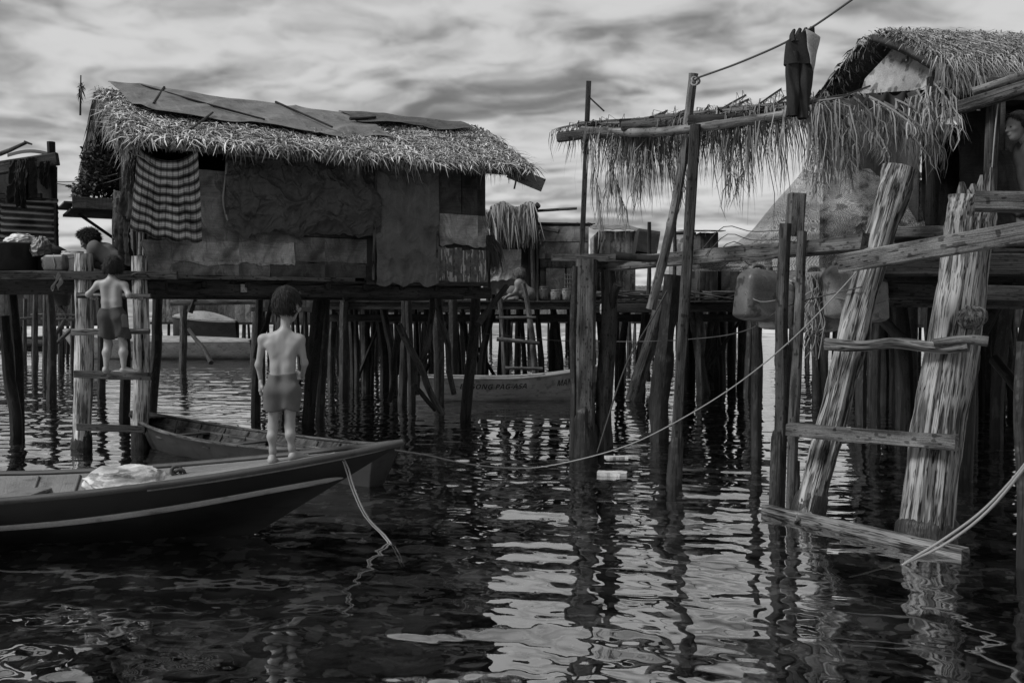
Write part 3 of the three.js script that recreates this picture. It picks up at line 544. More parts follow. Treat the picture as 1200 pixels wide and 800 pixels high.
// ================================================================ LEFT: walkway platform, ladder, corrugated shack, household things
const platform = thing('stilt_platform', 'plank platform on stilts left of the house carrying tubs and bags', 'platform', at(20, 318, 11.2).setY(0), 0);
const DECK = 1.87;
{
  const zf = -10.42, x0 = -7.4, x1 = -3.75;
  partW('edge_beam', beam(V(x0, DECK - 0.04, zf), V(x1 + 0.25, DECK - 0.05, zf - 0.1), 0.06, 0.09, { rough: 0.12 }), M.timberDark[2], platform);
  partW('edge_beam', beam(V(x0, DECK - 0.17, zf - 0.12), V(x1 + 0.1, DECK - 0.17, zf - 0.2), 0.09, 0.15), M.timberDark[0], platform);
  partW('cross_beam', beam(V(x0, DECK - 0.12, zf - 1.9), V(x1 - 0.9, DECK - 0.12, zf - 2), 0.09, 0.16), M.timberDark[0], platform);
  for (let k = 0; k < 20; k++) { const z = zf - 0.16 - k * 0.125; partW('deck_plank', beam(V(x0, DECK - 0.015, z), V(x1 + 0.1 - k * 0.055 - (k > 4 ? 0.12 : 0), DECK - 0.015, z), 0.115, 0.028), pick(M.timberDark), platform); }
  const stake = (px, py, tx, ty, w, m) => { const b = level(px, py), t = at(tx, ty, -b.z), r = w / 2 * -b.z / FOCAL; partW('stilt', log([b.clone().setY(-1), b, b.clone().lerp(t, 0.5).add(V(0.03, 0, 0)), t], r * 1.1, r * 0.85, { rough: 0.14 }), m, platform); };
  stake(22, 505, 13, 340, 13, M.poleWet[0]); stake(176, 487, 184, 330, 13, M.poleWet[2]); stake(146, 492, 142, 340, 13, M.poleWet[0]); stake(60, 468, 58, 340, 11, M.poleWet[1]); stake(118, 462, 116, 338, 10, M.poleWet[0]); stake(-20, 500, -22, 335, 13, M.poleWet[0]);
  partW('torn_rag', sheet(6, 10, (u, v) => at(62 + u * 9 + 3 * Math.sin(v * 5), 322 + v * 16 + 4 * Math.sin(u * 7), 10.3), 0.1, 0.2, 0.004), M.clothMid, platform);
}
single('mooring_stake', log([level(19, 508).setY(-1), level(19, 508), at(10, 440, 12.0), at(4, 370, 12.0)], 0.075, 0.06, { rough: 0.2 }), M.poleWet[0], 'short black leaning stake in the water at the far left', 'stake');

// the ladder the boy climbs
const ladder = thing('log_ladder', 'ladder of two pale logs with short rungs against the platform', 'ladder', level(130, 525), 0);
{
  const rail = (px, pw, tx, ty, w) => { const b = level(px, pw), t = at(tx, ty, -b.z - 0.05), r = w / 2 * -b.z / FOCAL; return partW('rail', log([b.clone().setY(-0.95), b, b.clone().lerp(t, 0.5).add(V(0.015, 0, 0)), t], r, r * 0.95, { rough: 0.08, sides: 14 }), M.driftPale, ladder); };
  rail(95, 525, 98, 297, 22); rail(164, 525, 163, 300, 19);
  const rung = (x0, y0, x1, y1, w, m, flat) => { const a = at(x0, y0, 10.38), b = at(x1, y1, 10.40), s = w * 10.4 / FOCAL; partW('rung', flat ? beam(a, b, 0.05, s) : log([a, a.clone().lerp(b, 0.5), b], s / 2, s / 2 * 0.8, { rough: 0.14 }), m, ladder); };
  rung(90, 346, 176, 347, 7, M.drift[0]); rung(84, 389, 175, 388, 8, M.drift[1]); rung(87, 438, 177, 441, 9, M.timber[1], true); rung(90, 500, 170, 503, 8, M.timberDark[2], true);
  partW('lashing', rope([at(154, 322, 10.46), at(163, 319, 10.37), at(172, 322, 10.46), at(163, 324, 10.6), at(154, 322, 10.46)], 0.008), M.ropeDark, ladder);
}

// the corrugated shack at the far left
const shack = thing('tin_shack', 'dark shack with a corrugated metal wall at the far left', 'shack', at(20, 318, 12.2).setY(DECK), 0);
{
  const d = 12.1, c0 = at(-60, 225, d), c1 = at(66, 240, d);
  for (let k = 0; k < 2; k++) { const xa = lerp(c0.x, c1.x, k / 2) - 0.02, xb = lerp(c0.x, c1.x, (k + 1) / 2) + 0.02, top = k ? 2.86 : 2.93; partW('metal_sheet', sheet(4, 96, (u, v) => V(lerp(xa, xb, u), DECK - 0.01 + v * (top - DECK - 0.05 * u), -d + k * 0.012 + 0.013 * Math.sin(v * 13 * 6.283)), xb - xa, 1, 0.003), M.rust, shack); }
  partW('corner_post', log([V(c1.x - 0.04, DECK, -d - 0.05), at(59, 166, d + 0.03)], 0.05, 0.045), M.poleDark[1], shack);
  partW('edge_strip', beam(V(c1.x, DECK, -d + 0.03), V(c1.x, 2.75, -d + 0.03), 0.03, 0.03), M.poleDark[0], shack);
  partW('rail_beam', beam(at(-40, 203, d - 0.08), at(67, 186, d - 0.08), 0.09, 0.15), M.timberDark[2], shack);
  partW('rail_beam', beam(at(-40, 232, d), at(48, 229, d), 0.06, 0.06), M.timberDark[0], shack);
  partW('roof_pole', log([at(-50, 190, d - 0.4), at(0, 180, d - 0.4), at(30, 167, d - 0.4)], 0.03, 0.02), M.timber[0], shack);
  partW('roof_pole', log([at(28, 166, d - 0.4), at(37, 169, d - 0.4)], 0.016, 0.01), M.timberDark[1], shack);
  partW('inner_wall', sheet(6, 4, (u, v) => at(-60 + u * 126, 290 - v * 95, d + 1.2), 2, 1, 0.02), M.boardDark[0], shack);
  partW('roof_cover', sheet(20, 10, (u, v) => at(8 + u * 52, 183 - 5 * Math.sin(u * 3) - v * 3, d - 0.05 + v * 1.2), 1, 1, 0.01), M.black, shack);
}
hung('hanging_garment', 'black cloth draped over the shack beam at the far left', 'garment', [at(12, 188, 11.9), at(43, 184, 11.9), at(42, 230, 11.9), at(8, 238, 11.9)], M.clothDark, 2.5, { seed: 2 });
hung('hanging_garment', 'long black garment hanging down over the rusty metal sheet', 'garment', [at(17, 190, 11.86), at(34, 187, 11.86), at(30, 244, 11.86), at(20, 242, 11.86)], M.clothDark, 2, { seed: 21 });
hung('hanging_garment', 'small dark rag hanging from the beam by the shack corner post', 'garment', [at(46, 190, 11.95), at(58, 188, 11.95), at(55, 222, 11.95), at(48, 214, 11.95)], M.clothDark, 2, { seed: 6 });
single('wire_line', mergeGeometries([rope(sag(at(66, 213, 12.05), at(138, 203, 12.0), 0.03), 0.005), rope(sag(at(66, 215, 12.05), at(150, 205, 11.9), 0.07), 0.005)]), M.wire, 'two thin wires strung from the shack post to the house shelf', 'wire');

// tubs, bags, cans on the platform
{
  const on = (px, d) => at(px, 318, d).setY(DECK);
  let t = thing('plastic_tub', 'wide black tub on the platform at the far left', 'tub', on(16, 10.95));
  part('tub_wall', lathe([[0, 0.02], [0.26, 0.02], [0.27, 0], [0.29, 0.02], [0.33, 0.28], [0.35, 0.29], [0.35, 0.31], [0.31, 0.31], [0.27, 0.04], [0, 0.04]], 32), M.plasticBlack, t);
  t = thing('plastic_drum', 'short black drum with a domed lid beside the bags', 'drum', on(61, 10.95));
  part('drum_body', lathe([[0, 0], [0.13, 0], [0.14, 0.02], [0.15, 0.16], [0.14, 0.2], [0.145, 0.21]], 28), M.plasticBlack, t);
  part('drum_lid', lathe([[0.15, 0.205], [0.155, 0.225], [0.14, 0.25], [0.08, 0.285], [0, 0.30]], 28), M.plasticBlack, t);
  // bags
  const bag = (name, label, p, sx, sy, sz, m, seed) => {
    const g = new THREE.IcosahedronGeometry(1, 24), a = g.attributes.position; for (let i = 0; i < a.count; i++) { const v = V().fromBufferAttribute(a, i), n = v.clone(); const k = 1 + 0.35 * (f3(n.x * 1.6 + seed, n.y * 1.6, n.z * 1.6, 3) - 0.5) + 0.16 * (Math.pow(1 - Math.abs(2 * f3(n.x * 2.2 + seed, n.y * 3, n.z * 2.2, 2) - 1), 3)); v.multiplyScalar(k); v.y = Math.max(v.y, -0.55); a.setXYZ(i, v.x * sx, v.y * sy + 0.55 * sy, v.z * sz); }
    let q = mergeVertices(g, 1e-4); q.deleteAttribute('normal'); q.computeVertexNormals(); q = scaleUV(q, 0.6, 0.6); q.rotateZ(seed % 2 ? 0.15 : -0.12); q.translate(p.x, p.y, p.z); return single(name, q, m, label, 'bag');
  };
  bag('plastic_bag', 'white plastic bag lying on the black tub', at(24, 291, 10.95), 0.165, 0.095, 0.14, M.plasticWhite, 3.1);
  bag('plastic_bag', 'grey mottled bag between the black tub and the drum', at(49, 300, 10.8), 0.1, 0.13, 0.1, mat(0.3, { map: T.peel, rough: 0.5 }), 8.4);
  bag('plastic_bag', 'small dark bundle at the left edge of the tub', at(3, 293, 11), 0.1, 0.07, 0.1, M.clothDark, 5.2);
  t = thing('bucket', 'white plastic bucket at the top of the ladder', 'bucket', on(85, 10.7));
  const bb = part('bucket_body', lathe([[0, 0.01], [0.088, 0.01], [0.09, 0], [0.093, 0.02], [0.108, 0.17], [0.116, 0.172], [0.116, 0.19], [0.108, 0.192], [0.11, 0.215], [0.104, 0.215], [0.09, 0.03], [0, 0.03]], 28), M.plasticWhite, t);
  part('bucket_handle', rope([V(-0.115, 0.18, 0), V(-0.09, 0.15, 0.09), V(0, 0.13, 0.125), V(0.09, 0.15, 0.09), V(0.115, 0.18, 0)], 0.005), M.wire, bb);
  // things in the dim corner by the house
  t = thing('wooden_pole', 'pale stick leaning beside the blanket above the ladder', 'pole', at(163, 318, 10.7).setY(DECK)); partW('stick', log([at(163, 318, 10.7), at(164, 272, 10.75)], 0.022, 0.02), M.bamboo, t); partW('stick_tie', rope([at(160, 300, 10.68), at(164, 298, 10.65), at(167, 300, 10.7)], 0.006), M.ropeDark, t);
  single('door_board', plate(torn(0, 0, 0.30, 0.36, [0.01, 0, 0.04, 0.03]), 0.015).rotateY(HT).translate(...at(167, 320, 10.72).setY(DECK - 0.02).toArray()), M.boardPale, 'torn pale board standing at the corner of the house beside the ladder top', 'board');
}

// ================================================================ BOATS
// own axes: x towards the bow, y up from the waterline, z to starboard; x = 0 amidships
function boat(name, label, pos, turn, o) {
  const t = thing(name, label, 'boat', pos, turn, o.group);
  const { L, B, sheer, keel, half, hullMat, inMat, railMat, thick = 0.028 } = o;
  const X = s => -L / 2 + s * L;
  // s 0..1 stern to bow, v 0..1 keel to gunwale, side +-1
  const stemX = o.stem || (() => 0);
  const P = (s, v, side, inset = 0) => { const b = Math.max(0.004, half(s) - inset), k = keel(s) + inset, y = lerp(k, sheer(s) - (inset ? 0.004 : 0), v), w = b * (o.flare ? o.flare(v, s) : Math.pow(v, 0.55)); return V(X(s) + stemX(s) * (v - 1), y, side * w); };
  const N = o.n || 60, side = sd => sheet(N, 14, (u, v) => P(u, v, sd), L, 0.7);
  const hull = part('hull', mergeGeometries([side(1), side(-1)]), hullMat, t);
  const ins = sd => sheet(N, 12, (u, v) => P(lerp(0.012, 0.985, u), lerp(0.1, 1, v), sd, thick), L, 0.7);
  part('hull_lining', mergeGeometries([ins(1), ins(-1)]), inMat, t);
  if (o.floorY !== undefined) part('floor_board', sheet(N, 4, (u, v) => { const s = lerp(0.04, o.floorEnd || 0.86, u), y = Math.max(o.floorY, keel(s) + 0.05), vv = clamp((y - keel(s)) / (sheer(s) - keel(s))); return V(X(s) + stemX(s) * (vv - 1), y, lerp(-1, 1, v) * (half(s) * (o.flare ? o.flare(vv, s) : Math.pow(vv, 0.55)) - thick * 0.6)); }, L, 1), o.floorMat || inMat, t);
  for (const sd of [1, -1]) { const pts = []; for (let i = 0; i <= 24; i++) pts.push(P(i / 24, 1, sd).add(V(0, 0.005, sd * 0.004))); part('gunwale', sweep(pts, 8, (k, q) => { const a = k / 8 * 6.283 + 0.39; return [Math.cos(a) * (o.railW || 0.03), Math.sin(a) * (o.railH || 0.022)]; }, 64), railMat, hull); }
  if (o.transom) part('transom', sheet(10, 8, (u, v) => P(0.0, v, lerp(-1, 1, u)).add(V(-0.01, 0, 0)), B, 0.5, 0.03), hullMat, hull);
  return { t, P, X, hull };
}
// 1. the near boat, bow to the right, boy on its foredeck
const nearBoat = (() => {
  const L = 5.6, bowX = -0.70, D = 6.42;
  const half = s => { const q = (1 - s) * L; return 0.70 * (1 - Math.exp(-q / 1.45)) * smooth(-0.25, 0.3, s); };
  const sheer = s => { const q = (1 - s) * L; return 0.285 + 0.30 * Math.pow(clamp(1 - q / 3.0), 1.7) + 0.12 * Math.pow(clamp(1 - s / 0.3), 2); };
  const keel = s => { const q = (1 - s) * L; return -0.14 + 0.10 * smooth(1.2, 0, q) + 0.08 * smooth(0.2, 0, s); };
  const b = boat('wooden_boat', 'dark hulled wooden boat with a pale stripe, nearest in the water', V(bowX - L / 2, 0, -D), 0.0, {
    L, B: 1.36, half, sheer, keel, stem: s => { const q = (1 - s) * L; return 1.02 * smooth(2.2, 0, q); }, flare: (v, s) => lerp(Math.pow(v, 0.62), Math.pow(v, 1.15), smooth(0.6, 1, s)) * 1, hullMat: M.hullDark, inMat: M.hullInside, railMat: mat(0.10, { map: T.hull, bump: T.woodBump, bs: 0.002, rough: 0.6 }), floorY: 0.06, floorEnd: 0.8, floorMat: M.hullInside, railW: 0.028, railH: 0.022, transom: true, n: 90 });
  // painted stripe, a batten that follows the hull
  for (const sd of [1, -1]) part('stripe_batten', sheet(80, 3, (u, w) => { const s = lerp(0.02, 0.995, u), k = keel(s), want = 0.085 + 0.30 * Math.pow(clamp(1 - (1 - s) * L / 3.2), 1.5) * 0.93 + (w - 0.5) * lerp(0.034, 0.044, smooth(0.5, 0.95, s)) * smooth(1.0, 0.975, s), v = clamp((want - k) / (sheer(s) - k)); const p = b.P(s, v, sd); p.z += sd * 0.008; p.x += 0.006 * smooth(0.9, 1, s); return p; }, L, 0.05, 0.008), M.hullStripe, b.hull);
  // foredeck of planks that lie between the gunwales
  const deckY = s => sheer(s) - 0.012, n = 5;
  for (let k = 0; k < n; k++) part('deck_plank', sheet(30, 2, (u, v) => { const s0 = 0.735 + (k % 2) * 0.004, s = lerp(s0, 0.985, u), z = lerp(-1, 1, (k + 0.015 + v * 0.97) / n) * (half(s) - 0.012); return V(b.X(s), deckY(s) - 0.02 * Math.pow(z / (half(s) + 0.01), 2), z); }, 1.4, 0.2, 0.018), pick([M.hullInside, mat(0.4, { map: T.hull, bump: T.woodBump, bs: 0.003 }), M.hullInside]), b.t);
  part('breast_hook', beam(V(b.X(0.735), deckY(0.735) - 0.04, -half(0.735) + 0.11), V(b.X(0.735), deckY(0.735) - 0.04, half(0.735) - 0.11), 0.05, 0.05), M.timber[0], b.t);
  for (const s of [0.18, 0.36, 0.54]) part('thwart', beam(V(b.X(s), sheer(s) - 0.09, -half(s) + 0.04), V(b.X(s), sheer(s) - 0.09, half(s) - 0.04), 0.2, 0.025), M.hullInside, b.t);
  for (let k = 0; k < 13; k++) for (const sd of [1, -1]) { const s = 0.06 + k * 0.053; part('rib', sweep([0.3, 0.55, 0.8, 0.98].map(v => b.P(s, v, sd, 0.036)), 6, q => [Math.cos(q / 6 * 6.283) * 0.011, Math.sin(q / 6 * 6.283) * 0.011], 8), M.hullInside, b.t); }
  part('knot', new THREE.TorusKnotGeometry(0.03, 0.012, 40, 6).translate(b.X(0.745), deckY(0.74) + 0.03, 0.05), M.ropeDark, b.t);
  return { ...b, L, D, half, sheer, bowX };
})();
{ // white sack in the boat
  const g = new THREE.IcosahedronGeometry(1, 26), a = g.attributes.position; for (let i = 0; i < a.count; i++) { const v = V().fromBufferAttribute(a, i), n = v.clone(); v.multiplyScalar(1 + 0.5 * (f3(n.x * 1.1 + 2, n.y * 1.1, n.z * 1.1, 2) - 0.5) + 0.09 * Math.pow(1 - Math.abs(2 * f3(n.x * 1.3 + 7, n.y * 2, n.z * 1.3, 2) - 1), 6) + 0.03 * (f3(n.x * 6, n.y * 6, n.z * 6, 3) - 0.5)); v.y = Math.max(v.y, -0.6); a.setXYZ(i, v.x * 0.23 * (1 + 0.12 * v.y), v.y * 0.13 + 0.07, v.z * 0.22); }
  const q = mergeVertices(g, 1e-4); q.deleteAttribute('normal'); q.computeVertexNormals(); scaleUV(q, 0.8, 0.8); const p = level(140, 583, 0.245); q.translate(p.x, 0.24, p.z - 0.1);
  single('sack', q, M.plasticWhite, 'white cloth sack lying in the near boat behind its foredeck', 'sack');
}
// the bow rope, two strands into the water
{ const k = at(392, 533, 6.4); const strand = (dx, dz) => rope([at(380, 534, 6.42), k.clone().add(V(0, 0.012, 0)), at(402, 541, 6.3).add(V(dx, 0, dz)), at(412, 572, 6.26).add(V(dx, 0, dz)), at(428, 606, 6.22).add(V(dx, 0, dz)), level(455, 636).add(V(dx, 0, dz)), level(470, 650).add(V(dx, -0.25, dz))], 0.0055);
  single('bow_rope', mergeGeometries([strand(0, 0), strand(0.018, 0.01)]), M.rope, 'doubled rope hanging from the bow of the near boat into the water', 'rope'); }

// 2. the small boat behind it
{
  const A = V(-4.22, 0, -11.15), Bq = V(-1.02, 0, -8.15), L = A.distanceTo(Bq), turn = Math.atan2(-(A.z - Bq.z), A.x - Bq.x);
  const half = s => 0.40 * Math.pow(Math.sin(clamp(lerp(0.06, 1.0, s)) * Math.PI), 0.62), sheer = s => 0.23 + 0.10 * Math.pow(Math.abs(2 * s - 1), 2.2), keel = s => -0.12;
  const b = boat('wooden_boat', 'weathered open rowing boat moored behind the dark boat', A.clone().lerp(Bq, 0.5), turn, { L, B: 0.8, half, sheer, keel, stem: s => 0.28 * smooth(0.8, 1, s) - 0.2 * smooth(0.2, 0, s), flare: v => Math.pow(v, 0.5), hullMat: M.hullMid, inMat: mat(0.16, { map: T.wood, bump: T.woodBump }), railMat: M.timber[1], floorY: 0.02, railW: 0.022, railH: 0.016, transom: true });
  for (const s of [0.25, 0.5, 0.74]) part('thwart', beam(V(b.X(s), 0.17, -half(s) + 0.03), V(b.X(s), 0.17, half(s) - 0.03), 0.12, 0.02), M.timber[0], b.t);
  for (let k = 0; k < 9; k++) for (const sd of [1, -1]) { const s = 0.14 + k * 0.09; part('rib', sweep([0.3, 0.55, 0.8, 0.98].map(v => b.P(s, v, sd, 0.034)), 6, q => [Math.cos(q / 6 * 6.283) * 0.013, Math.sin(q / 6 * 6.283) * 0.013], 8), M.timber[0], b.t); }
  for (const sd of [1, -1]) { const pts = []; for (let i = 1; i < 20; i++) pts.push(b.P(i / 20, 0.78, sd, 0.03)); part('inner_rail', sweep(pts, 4, k => [[0.008, 0.02], [-0.008, 0.02], [-0.008, -0.02], [0.008, -0.02]][k], 40), M.timber[2], b.t); }
  part('bow_deck', sheet(14, 6, (u, v) => { const s = lerp(0.9, 0.99, u); return V(b.X(s), sheer(s) - 0.005, lerp(-1, 1, v) * (half(s) - 0.01)); }, 0.4, 0.4, 0.015), M.timber[1], b.t);
}
// 3. the pale boat with the lettering
{
  const L = 3.4, c = at(588, 468, 16.7).setY(0), half = s => 0.36 * Math.pow(Math.sin(clamp(lerp(0.12, 1.0, s)) * Math.PI), 0.6), sheer = s => 0.36 + 0.22 * Math.pow(clamp((s - 0.45) / 0.55), 2) + 0.05 * Math.pow(1 - s, 3), keel = s => -0.10;
  const b = boat('painted_boat', 'pale painted boat with black lettering moored among the stilts', c, 0.06, { L, B: 0.7, half, sheer, keel, stem: s => 0.3 * smooth(0.8, 1, s), flare: v => Math.pow(v, 0.42), hullMat: M.hullGrey, inMat: M.hullWhite, railMat: M.hullWhite, floorY: 0.12, transom: true, railW: 0.03, railH: 0.02 });
  for (const s of [0.2, 0.4, 0.56, 0.7]) part('thwart', beam(V(b.X(s), sheer(s) - 0.03, -half(s)), V(b.X(s), sheer(s) - 0.03, half(s)), 0.09, 0.025), M.hullWhite, b.t);
  part('fore_deck', sheet(14, 6, (u, v) => { const s = lerp(0.72, 0.99, u); return V(b.X(s), sheer(s) - 0.01, lerp(-1, 1, v) * (half(s) - 0.01)); }, 0.4, 0.4, 0.015), M.hullWhite, b.t);
  part('stripe_batten', sheet(60, 2, (u, w) => { const s = lerp(0.02, 0.99, u), p = b.P(s, lerp(0.30, 0.42, w), 1); p.z += 0.006; return p; }, L, 0.06, 0.006), M.hullWhite, b.hull);
  const cv = document.createElement('canvas'); cv.width = 1024; cv.height = 96; const x = cv.getContext('2d'); x.clearRect(0, 0, 1024, 96); x.fillStyle = '#0a0a0a'; x.font = 'italic bold 66px sans-serif'; x.textBaseline = 'middle';
  x.save(); x.translate(29, 50); x.scale(478 / x.measureText('BAGONG PAG-ASA').width, 1); x.fillText('BAGONG PAG-ASA', 0, 0); x.restore(); x.save(); x.translate(721, 50); x.scale(112 / x.measureText('MAN').width, 1); x.fillText('MAN', 0, 0); x.restore();
  const ct = new THREE.CanvasTexture(cv); ct.colorSpace = THREE.SRGBColorSpace;
  const m = new THREE.MeshPhysicalMaterial({ map: ct, transparent: true, roughness: 0.6 });
  part('lettering', sheet(80, 6, (u, w) => { const s = lerp(0.27, 0.97, u), p = b.P(s, lerp(0.56, 0.92, w), 1); p.z += 0.006; return p; }, 1, 1), m, b.hull);
}


// ================================================================ RIGHT: the hut, its porch and awning, the walkway rails, the big ladder
// a post standing in the water: waterline at (px, py), top at (tx, ty); width in units of the photograph
function post(px, py, tx, ty, w, { dTop, sq = false, rough = 0.12, taper = 0.92, bow = 0.02, sides = 12 } = {}) {
  const b = level(px, py), d = -b.z, t = at(tx, ty, dTop || d), dir = b.clone().sub(t).normalize(), e = b.clone().addScaledVector(dir, (bedHeight(b.x, b.z) - 0.15) / dir.y), r = w / 2 * d / FOCAL;
  if (sq) return beam(e, t, r * 2, r * 1.8, { rough: 0.06, step: 0.25, ch: 0.16 });
  return log([e, b.clone().lerp(t, 0.3).add(V(rr(-1, 1) * bow, 0, 0)), b.clone().lerp(t, 0.68).add(V(rr(-1, 1) * bow, 0, 0)), t], r * 1.06, r * taper, { rough, sides });
}
const RH = 1.93;
// the dark growth round the foot of a post: a rough sleeve that sinks into the wood at its uneven upper edge
function weed(parent, b, t, r, h) {
  parent.updateMatrixWorld(true);
  const dir = t.clone().sub(b).normalize(), s = rnd() * 60, a = b.clone().addScaledVector(dir, -0.45), e = b.clone().addScaledVector(dir, h), L = h + 0.45;
  partW('weed_band', sweep([a, e], 22, (k, q) => { const an = k / 22 * 6.2832, up = q * L - 0.45, edge = h * (0.45 + 0.75 * n3(Math.cos(an) * 2 + s, Math.sin(an) * 2, 3) - 0.25 * n3(Math.cos(an) * 7 + s, Math.sin(an) * 7, 9)), rad = r * (1.10 + 0.10 * (f3(Math.cos(an) * 4 + s, Math.sin(an) * 4, q * 9, 3) - 0.5)) * (1 - 0.22 * smooth(edge - 0.03, edge + 0.03, up)); return [Math.cos(an) * rad, Math.sin(an) * rad]; }, Math.round(L / 0.025)), M.weed, parent);
}
{
  // walkway posts, each a thing of its own
  { const g = []; const t = thing('thick_post', 'thick squared trunk standing in the water at the left end of the rail', 'post', level(684, 533));
    partW('trunk', post(684, 533, 687, 304, 26, { rough: 0.06, sq: true }), M.pole[2], t); weed(t, level(684, 533), at(687, 304, -level(684, 533).z), 0.132, 0.5); }
  single('dark_post', post(670, 534, 675, 312, 9), M.poleWet[1], 'slim dark post just left of the thick squared trunk', 'post');
  single('upright_lath', beam(at(681, 318, 10.25), at(690, 95, 10.1), 0.05, 0.05), M.timberDark[2], 'tall thin lath rising above the thick squared trunk', 'pole');
  { const t = thing('crooked_post', 'crooked log with a stub branch just right of the thick trunk', 'post', level(707, 532)); const d = -level(707, 532).z;
    partW('trunk', log([at(705, 600, d), at(707, 520, d), at(708, 465, d), at(711, 420, d), at(714, 370, d), at(712, 316, d)], 0.105, 0.075, { rough: 0.22, sides: 12 }), M.pole[0], t);
    partW('branch_stub', log([at(715, 372, d), at(719, 345, d - 0.05), at(724, 333, d - 0.1)], 0.05, 0.045, { rough: 0.1 }), M.poleDark[1], t); }
  single('rough_post', log([at(768, 560, 11.4), at(772, 490, 11.4), at(778, 430, 11.4), at(782, 380, 11.4), at(788, 322, 11.4)], 0.10, 0.10, { rough: 0.3, sides: 12, step: 0.07 }), M.poleWet[0], 'black weed covered post leaning behind the slim sawn pole', 'post');
  const sawn = single('sawn_pole', post(790, 568, 815, 146, 12.5, { sq: true }), M.pole[0], 'slim sawn pole reaching from the water up to the awning', 'pole'); weed(sawn, level(790, 568), at(815, 146, -level(790, 568).z), 0.058, 0.4);
  { const t = thing('bamboo_pole', 'tall bamboo pole leaning through the awning and carrying the clothes line', 'pole', at(763, 362, 8.9)); 
    partW('culm', bamboo([at(763, 362, 8.9), at(787, 262, 8.8), at(800, 190, 8.7), at(813, 86, 8.6)], 0.042), M.bamboo, t); partW('knot', new THREE.TorusKnotGeometry(0.025, 0.01, 30, 5).translate(...at(815, 95, 8.55).toArray()), M.rope, t); }
  single('leaning_log', log([at(742, 470, 16.5), at(750, 440, 16.5), at(765, 395, 16.3), at(776, 352, 16.2)], 0.13, 0.11, { rough: 0.14 }), M.pole[1], 'smooth pale log leaning in the water behind the walkway', 'log');
  const pp0 = single('paired_post', post(910, 592, 921, 262, 15, { rough: 0.1 }), M.pole[0], 'darker left one of the two posts beside the jerry cans', 'post'); weed(pp0, level(910, 592), at(921, 262, -level(910, 592).z), 0.05, 0.55);
  const pp1 = single('paired_post', post(930, 596, 940, 271, 13, { rough: 0.12 }), M.pole[2], 'paler right one of the two posts beside the jerry cans', 'post'); weed(pp1, level(930, 596), at(940, 271, -level(930, 596).z), 0.043, 0.35);
  single('post_head', beam(at(931, 276, 7.55), at(934, 227, 7.55), 0.115, 0.12), M.timber[1], 'squared block standing on top of the paired posts', 'post');
  single('edge_post', post(1196, 665, 1199, 400, 14, { rough: 0.1 }), M.poleWet[2], 'grey post at the right edge of the picture', 'post');

  // rails
  single('rail_beam', beam(at(693, 312, 10.42), at(928, 292, 7.95), 0.10, 0.13, { rough: 0.1 }), M.timber[1], 'long weathered rail from the thick trunk to the paired posts', 'beam');
  single('rail_beam', beam(at(934, 292, 7.75), at(1018, 283, 6.95), 0.12, 0.12, { rough: 0.16 }), M.timber[0], 'short rotten edged rail from the paired posts to the big ladder', 'beam');
  single('rail_plank', beam(at(650, 302, 10.5), at(772, 303, 9.6), 0.12, 0.08, { rough: 0.14 }), M.timberDark[2], 'short dark plank lying along the left end of the rail', 'plank');
  single('rail_plank', log([at(722, 300, 9.4), at(760, 303, 9.35), at(797, 301, 9.2), at(826, 300, 9.1)], 0.04, 0.022, { rough: 0.22 }), M.poleDark[1], 'split dark stick lying on the rail beside the sawn pole', 'stick');
  single('hand_rail', beam(at(984, 309, 6.55), at(1225, 268, 5.75), 0.06, 0.125, { rough: 0.05 }), M.timber[2], 'long sloping timber tied across the front of the big ladder', 'beam');
  single('timber_block', beam(at(1143, 236, 6.05), at(1225, 237, 5.9), 0.13, 0.12, { rough: 0.05 }), M.timber[1], 'thick squared timber end beside the top of the right ladder log', 'timber');

  // the big ladder
  const big = thing('log_ladder', 'large leaning ladder of two heavy bleached logs in the right foreground', 'ladder', level(1015, 620));
  const railR = log([level(1085, 628).add(V(-0.09, -0.9, 0)), level(1085, 628), at(1097, 520, 6.5), at(1113, 420, 6.55), at(1128, 330, 6.6), at(1136, 262, 6.62), at(1141, 232, 6.62)], 0.172, 0.155, { rough: 0.085, sides: 44, step: 0.05, groove: 0.05 });
  const railPart = partW('rail', railR, M.drift[1], big);
  for (const [x, y, tx, ty, r] of [[1130, 240, 1127, 213, 0.05], [1143, 240, 1141, 215, 0.045], [1153, 245, 1160, 196, 0.06], [1148, 240, 1151, 205, 0.05], [1136, 236, 1134, 222, 0.05]]) partW('splinter', log([at(x, y + 10, 6.6), at(lerp(x, tx, 0.6), lerp(y, ty, 0.6), 6.58), at(tx, ty, 6.58)], r, r * 0.25, { rough: 0.4, step: 0.03 }), M.drift[0], railPart);
  { const k = new THREE.IcosahedronGeometry(0.075, 5), a = k.attributes.position; for (let i = 0; i < a.count; i++) { const v = V().fromBufferAttribute(a, i); v.multiplyScalar(1 + 0.5 * (f3(v.x * 22, v.y * 22, v.z * 22, 3) - 0.4)); a.setXYZ(i, v.x * 1.3, v.y, v.z); } const q = mergeVertices(k, 1e-4); q.deleteAttribute('normal'); q.computeVertexNormals(); q.translate(...at(1138, 372, 6.43).toArray()); partW('wood_knot', q, M.drift[0], railPart); }
  partW('rail', log([level(946, 606).add(V(-0.12, -0.9, 0)), level(946, 606), at(968, 525, 7.05), at(991, 430, 7.05), at(1012, 345, 7.03), at(1040, 250, 7.0), at(1056, 196, 7.0)], 0.105, 0.108, { rough: 0.13, sides: 40, step: 0.05, groove: 0.09 }), M.drift[1], big);
  weed(big, level(1085, 628), at(1097, 520, 6.5), 0.172, 0.16); weed(big, level(946, 606), at(968, 525, 7.05), 0.108, 0.2);
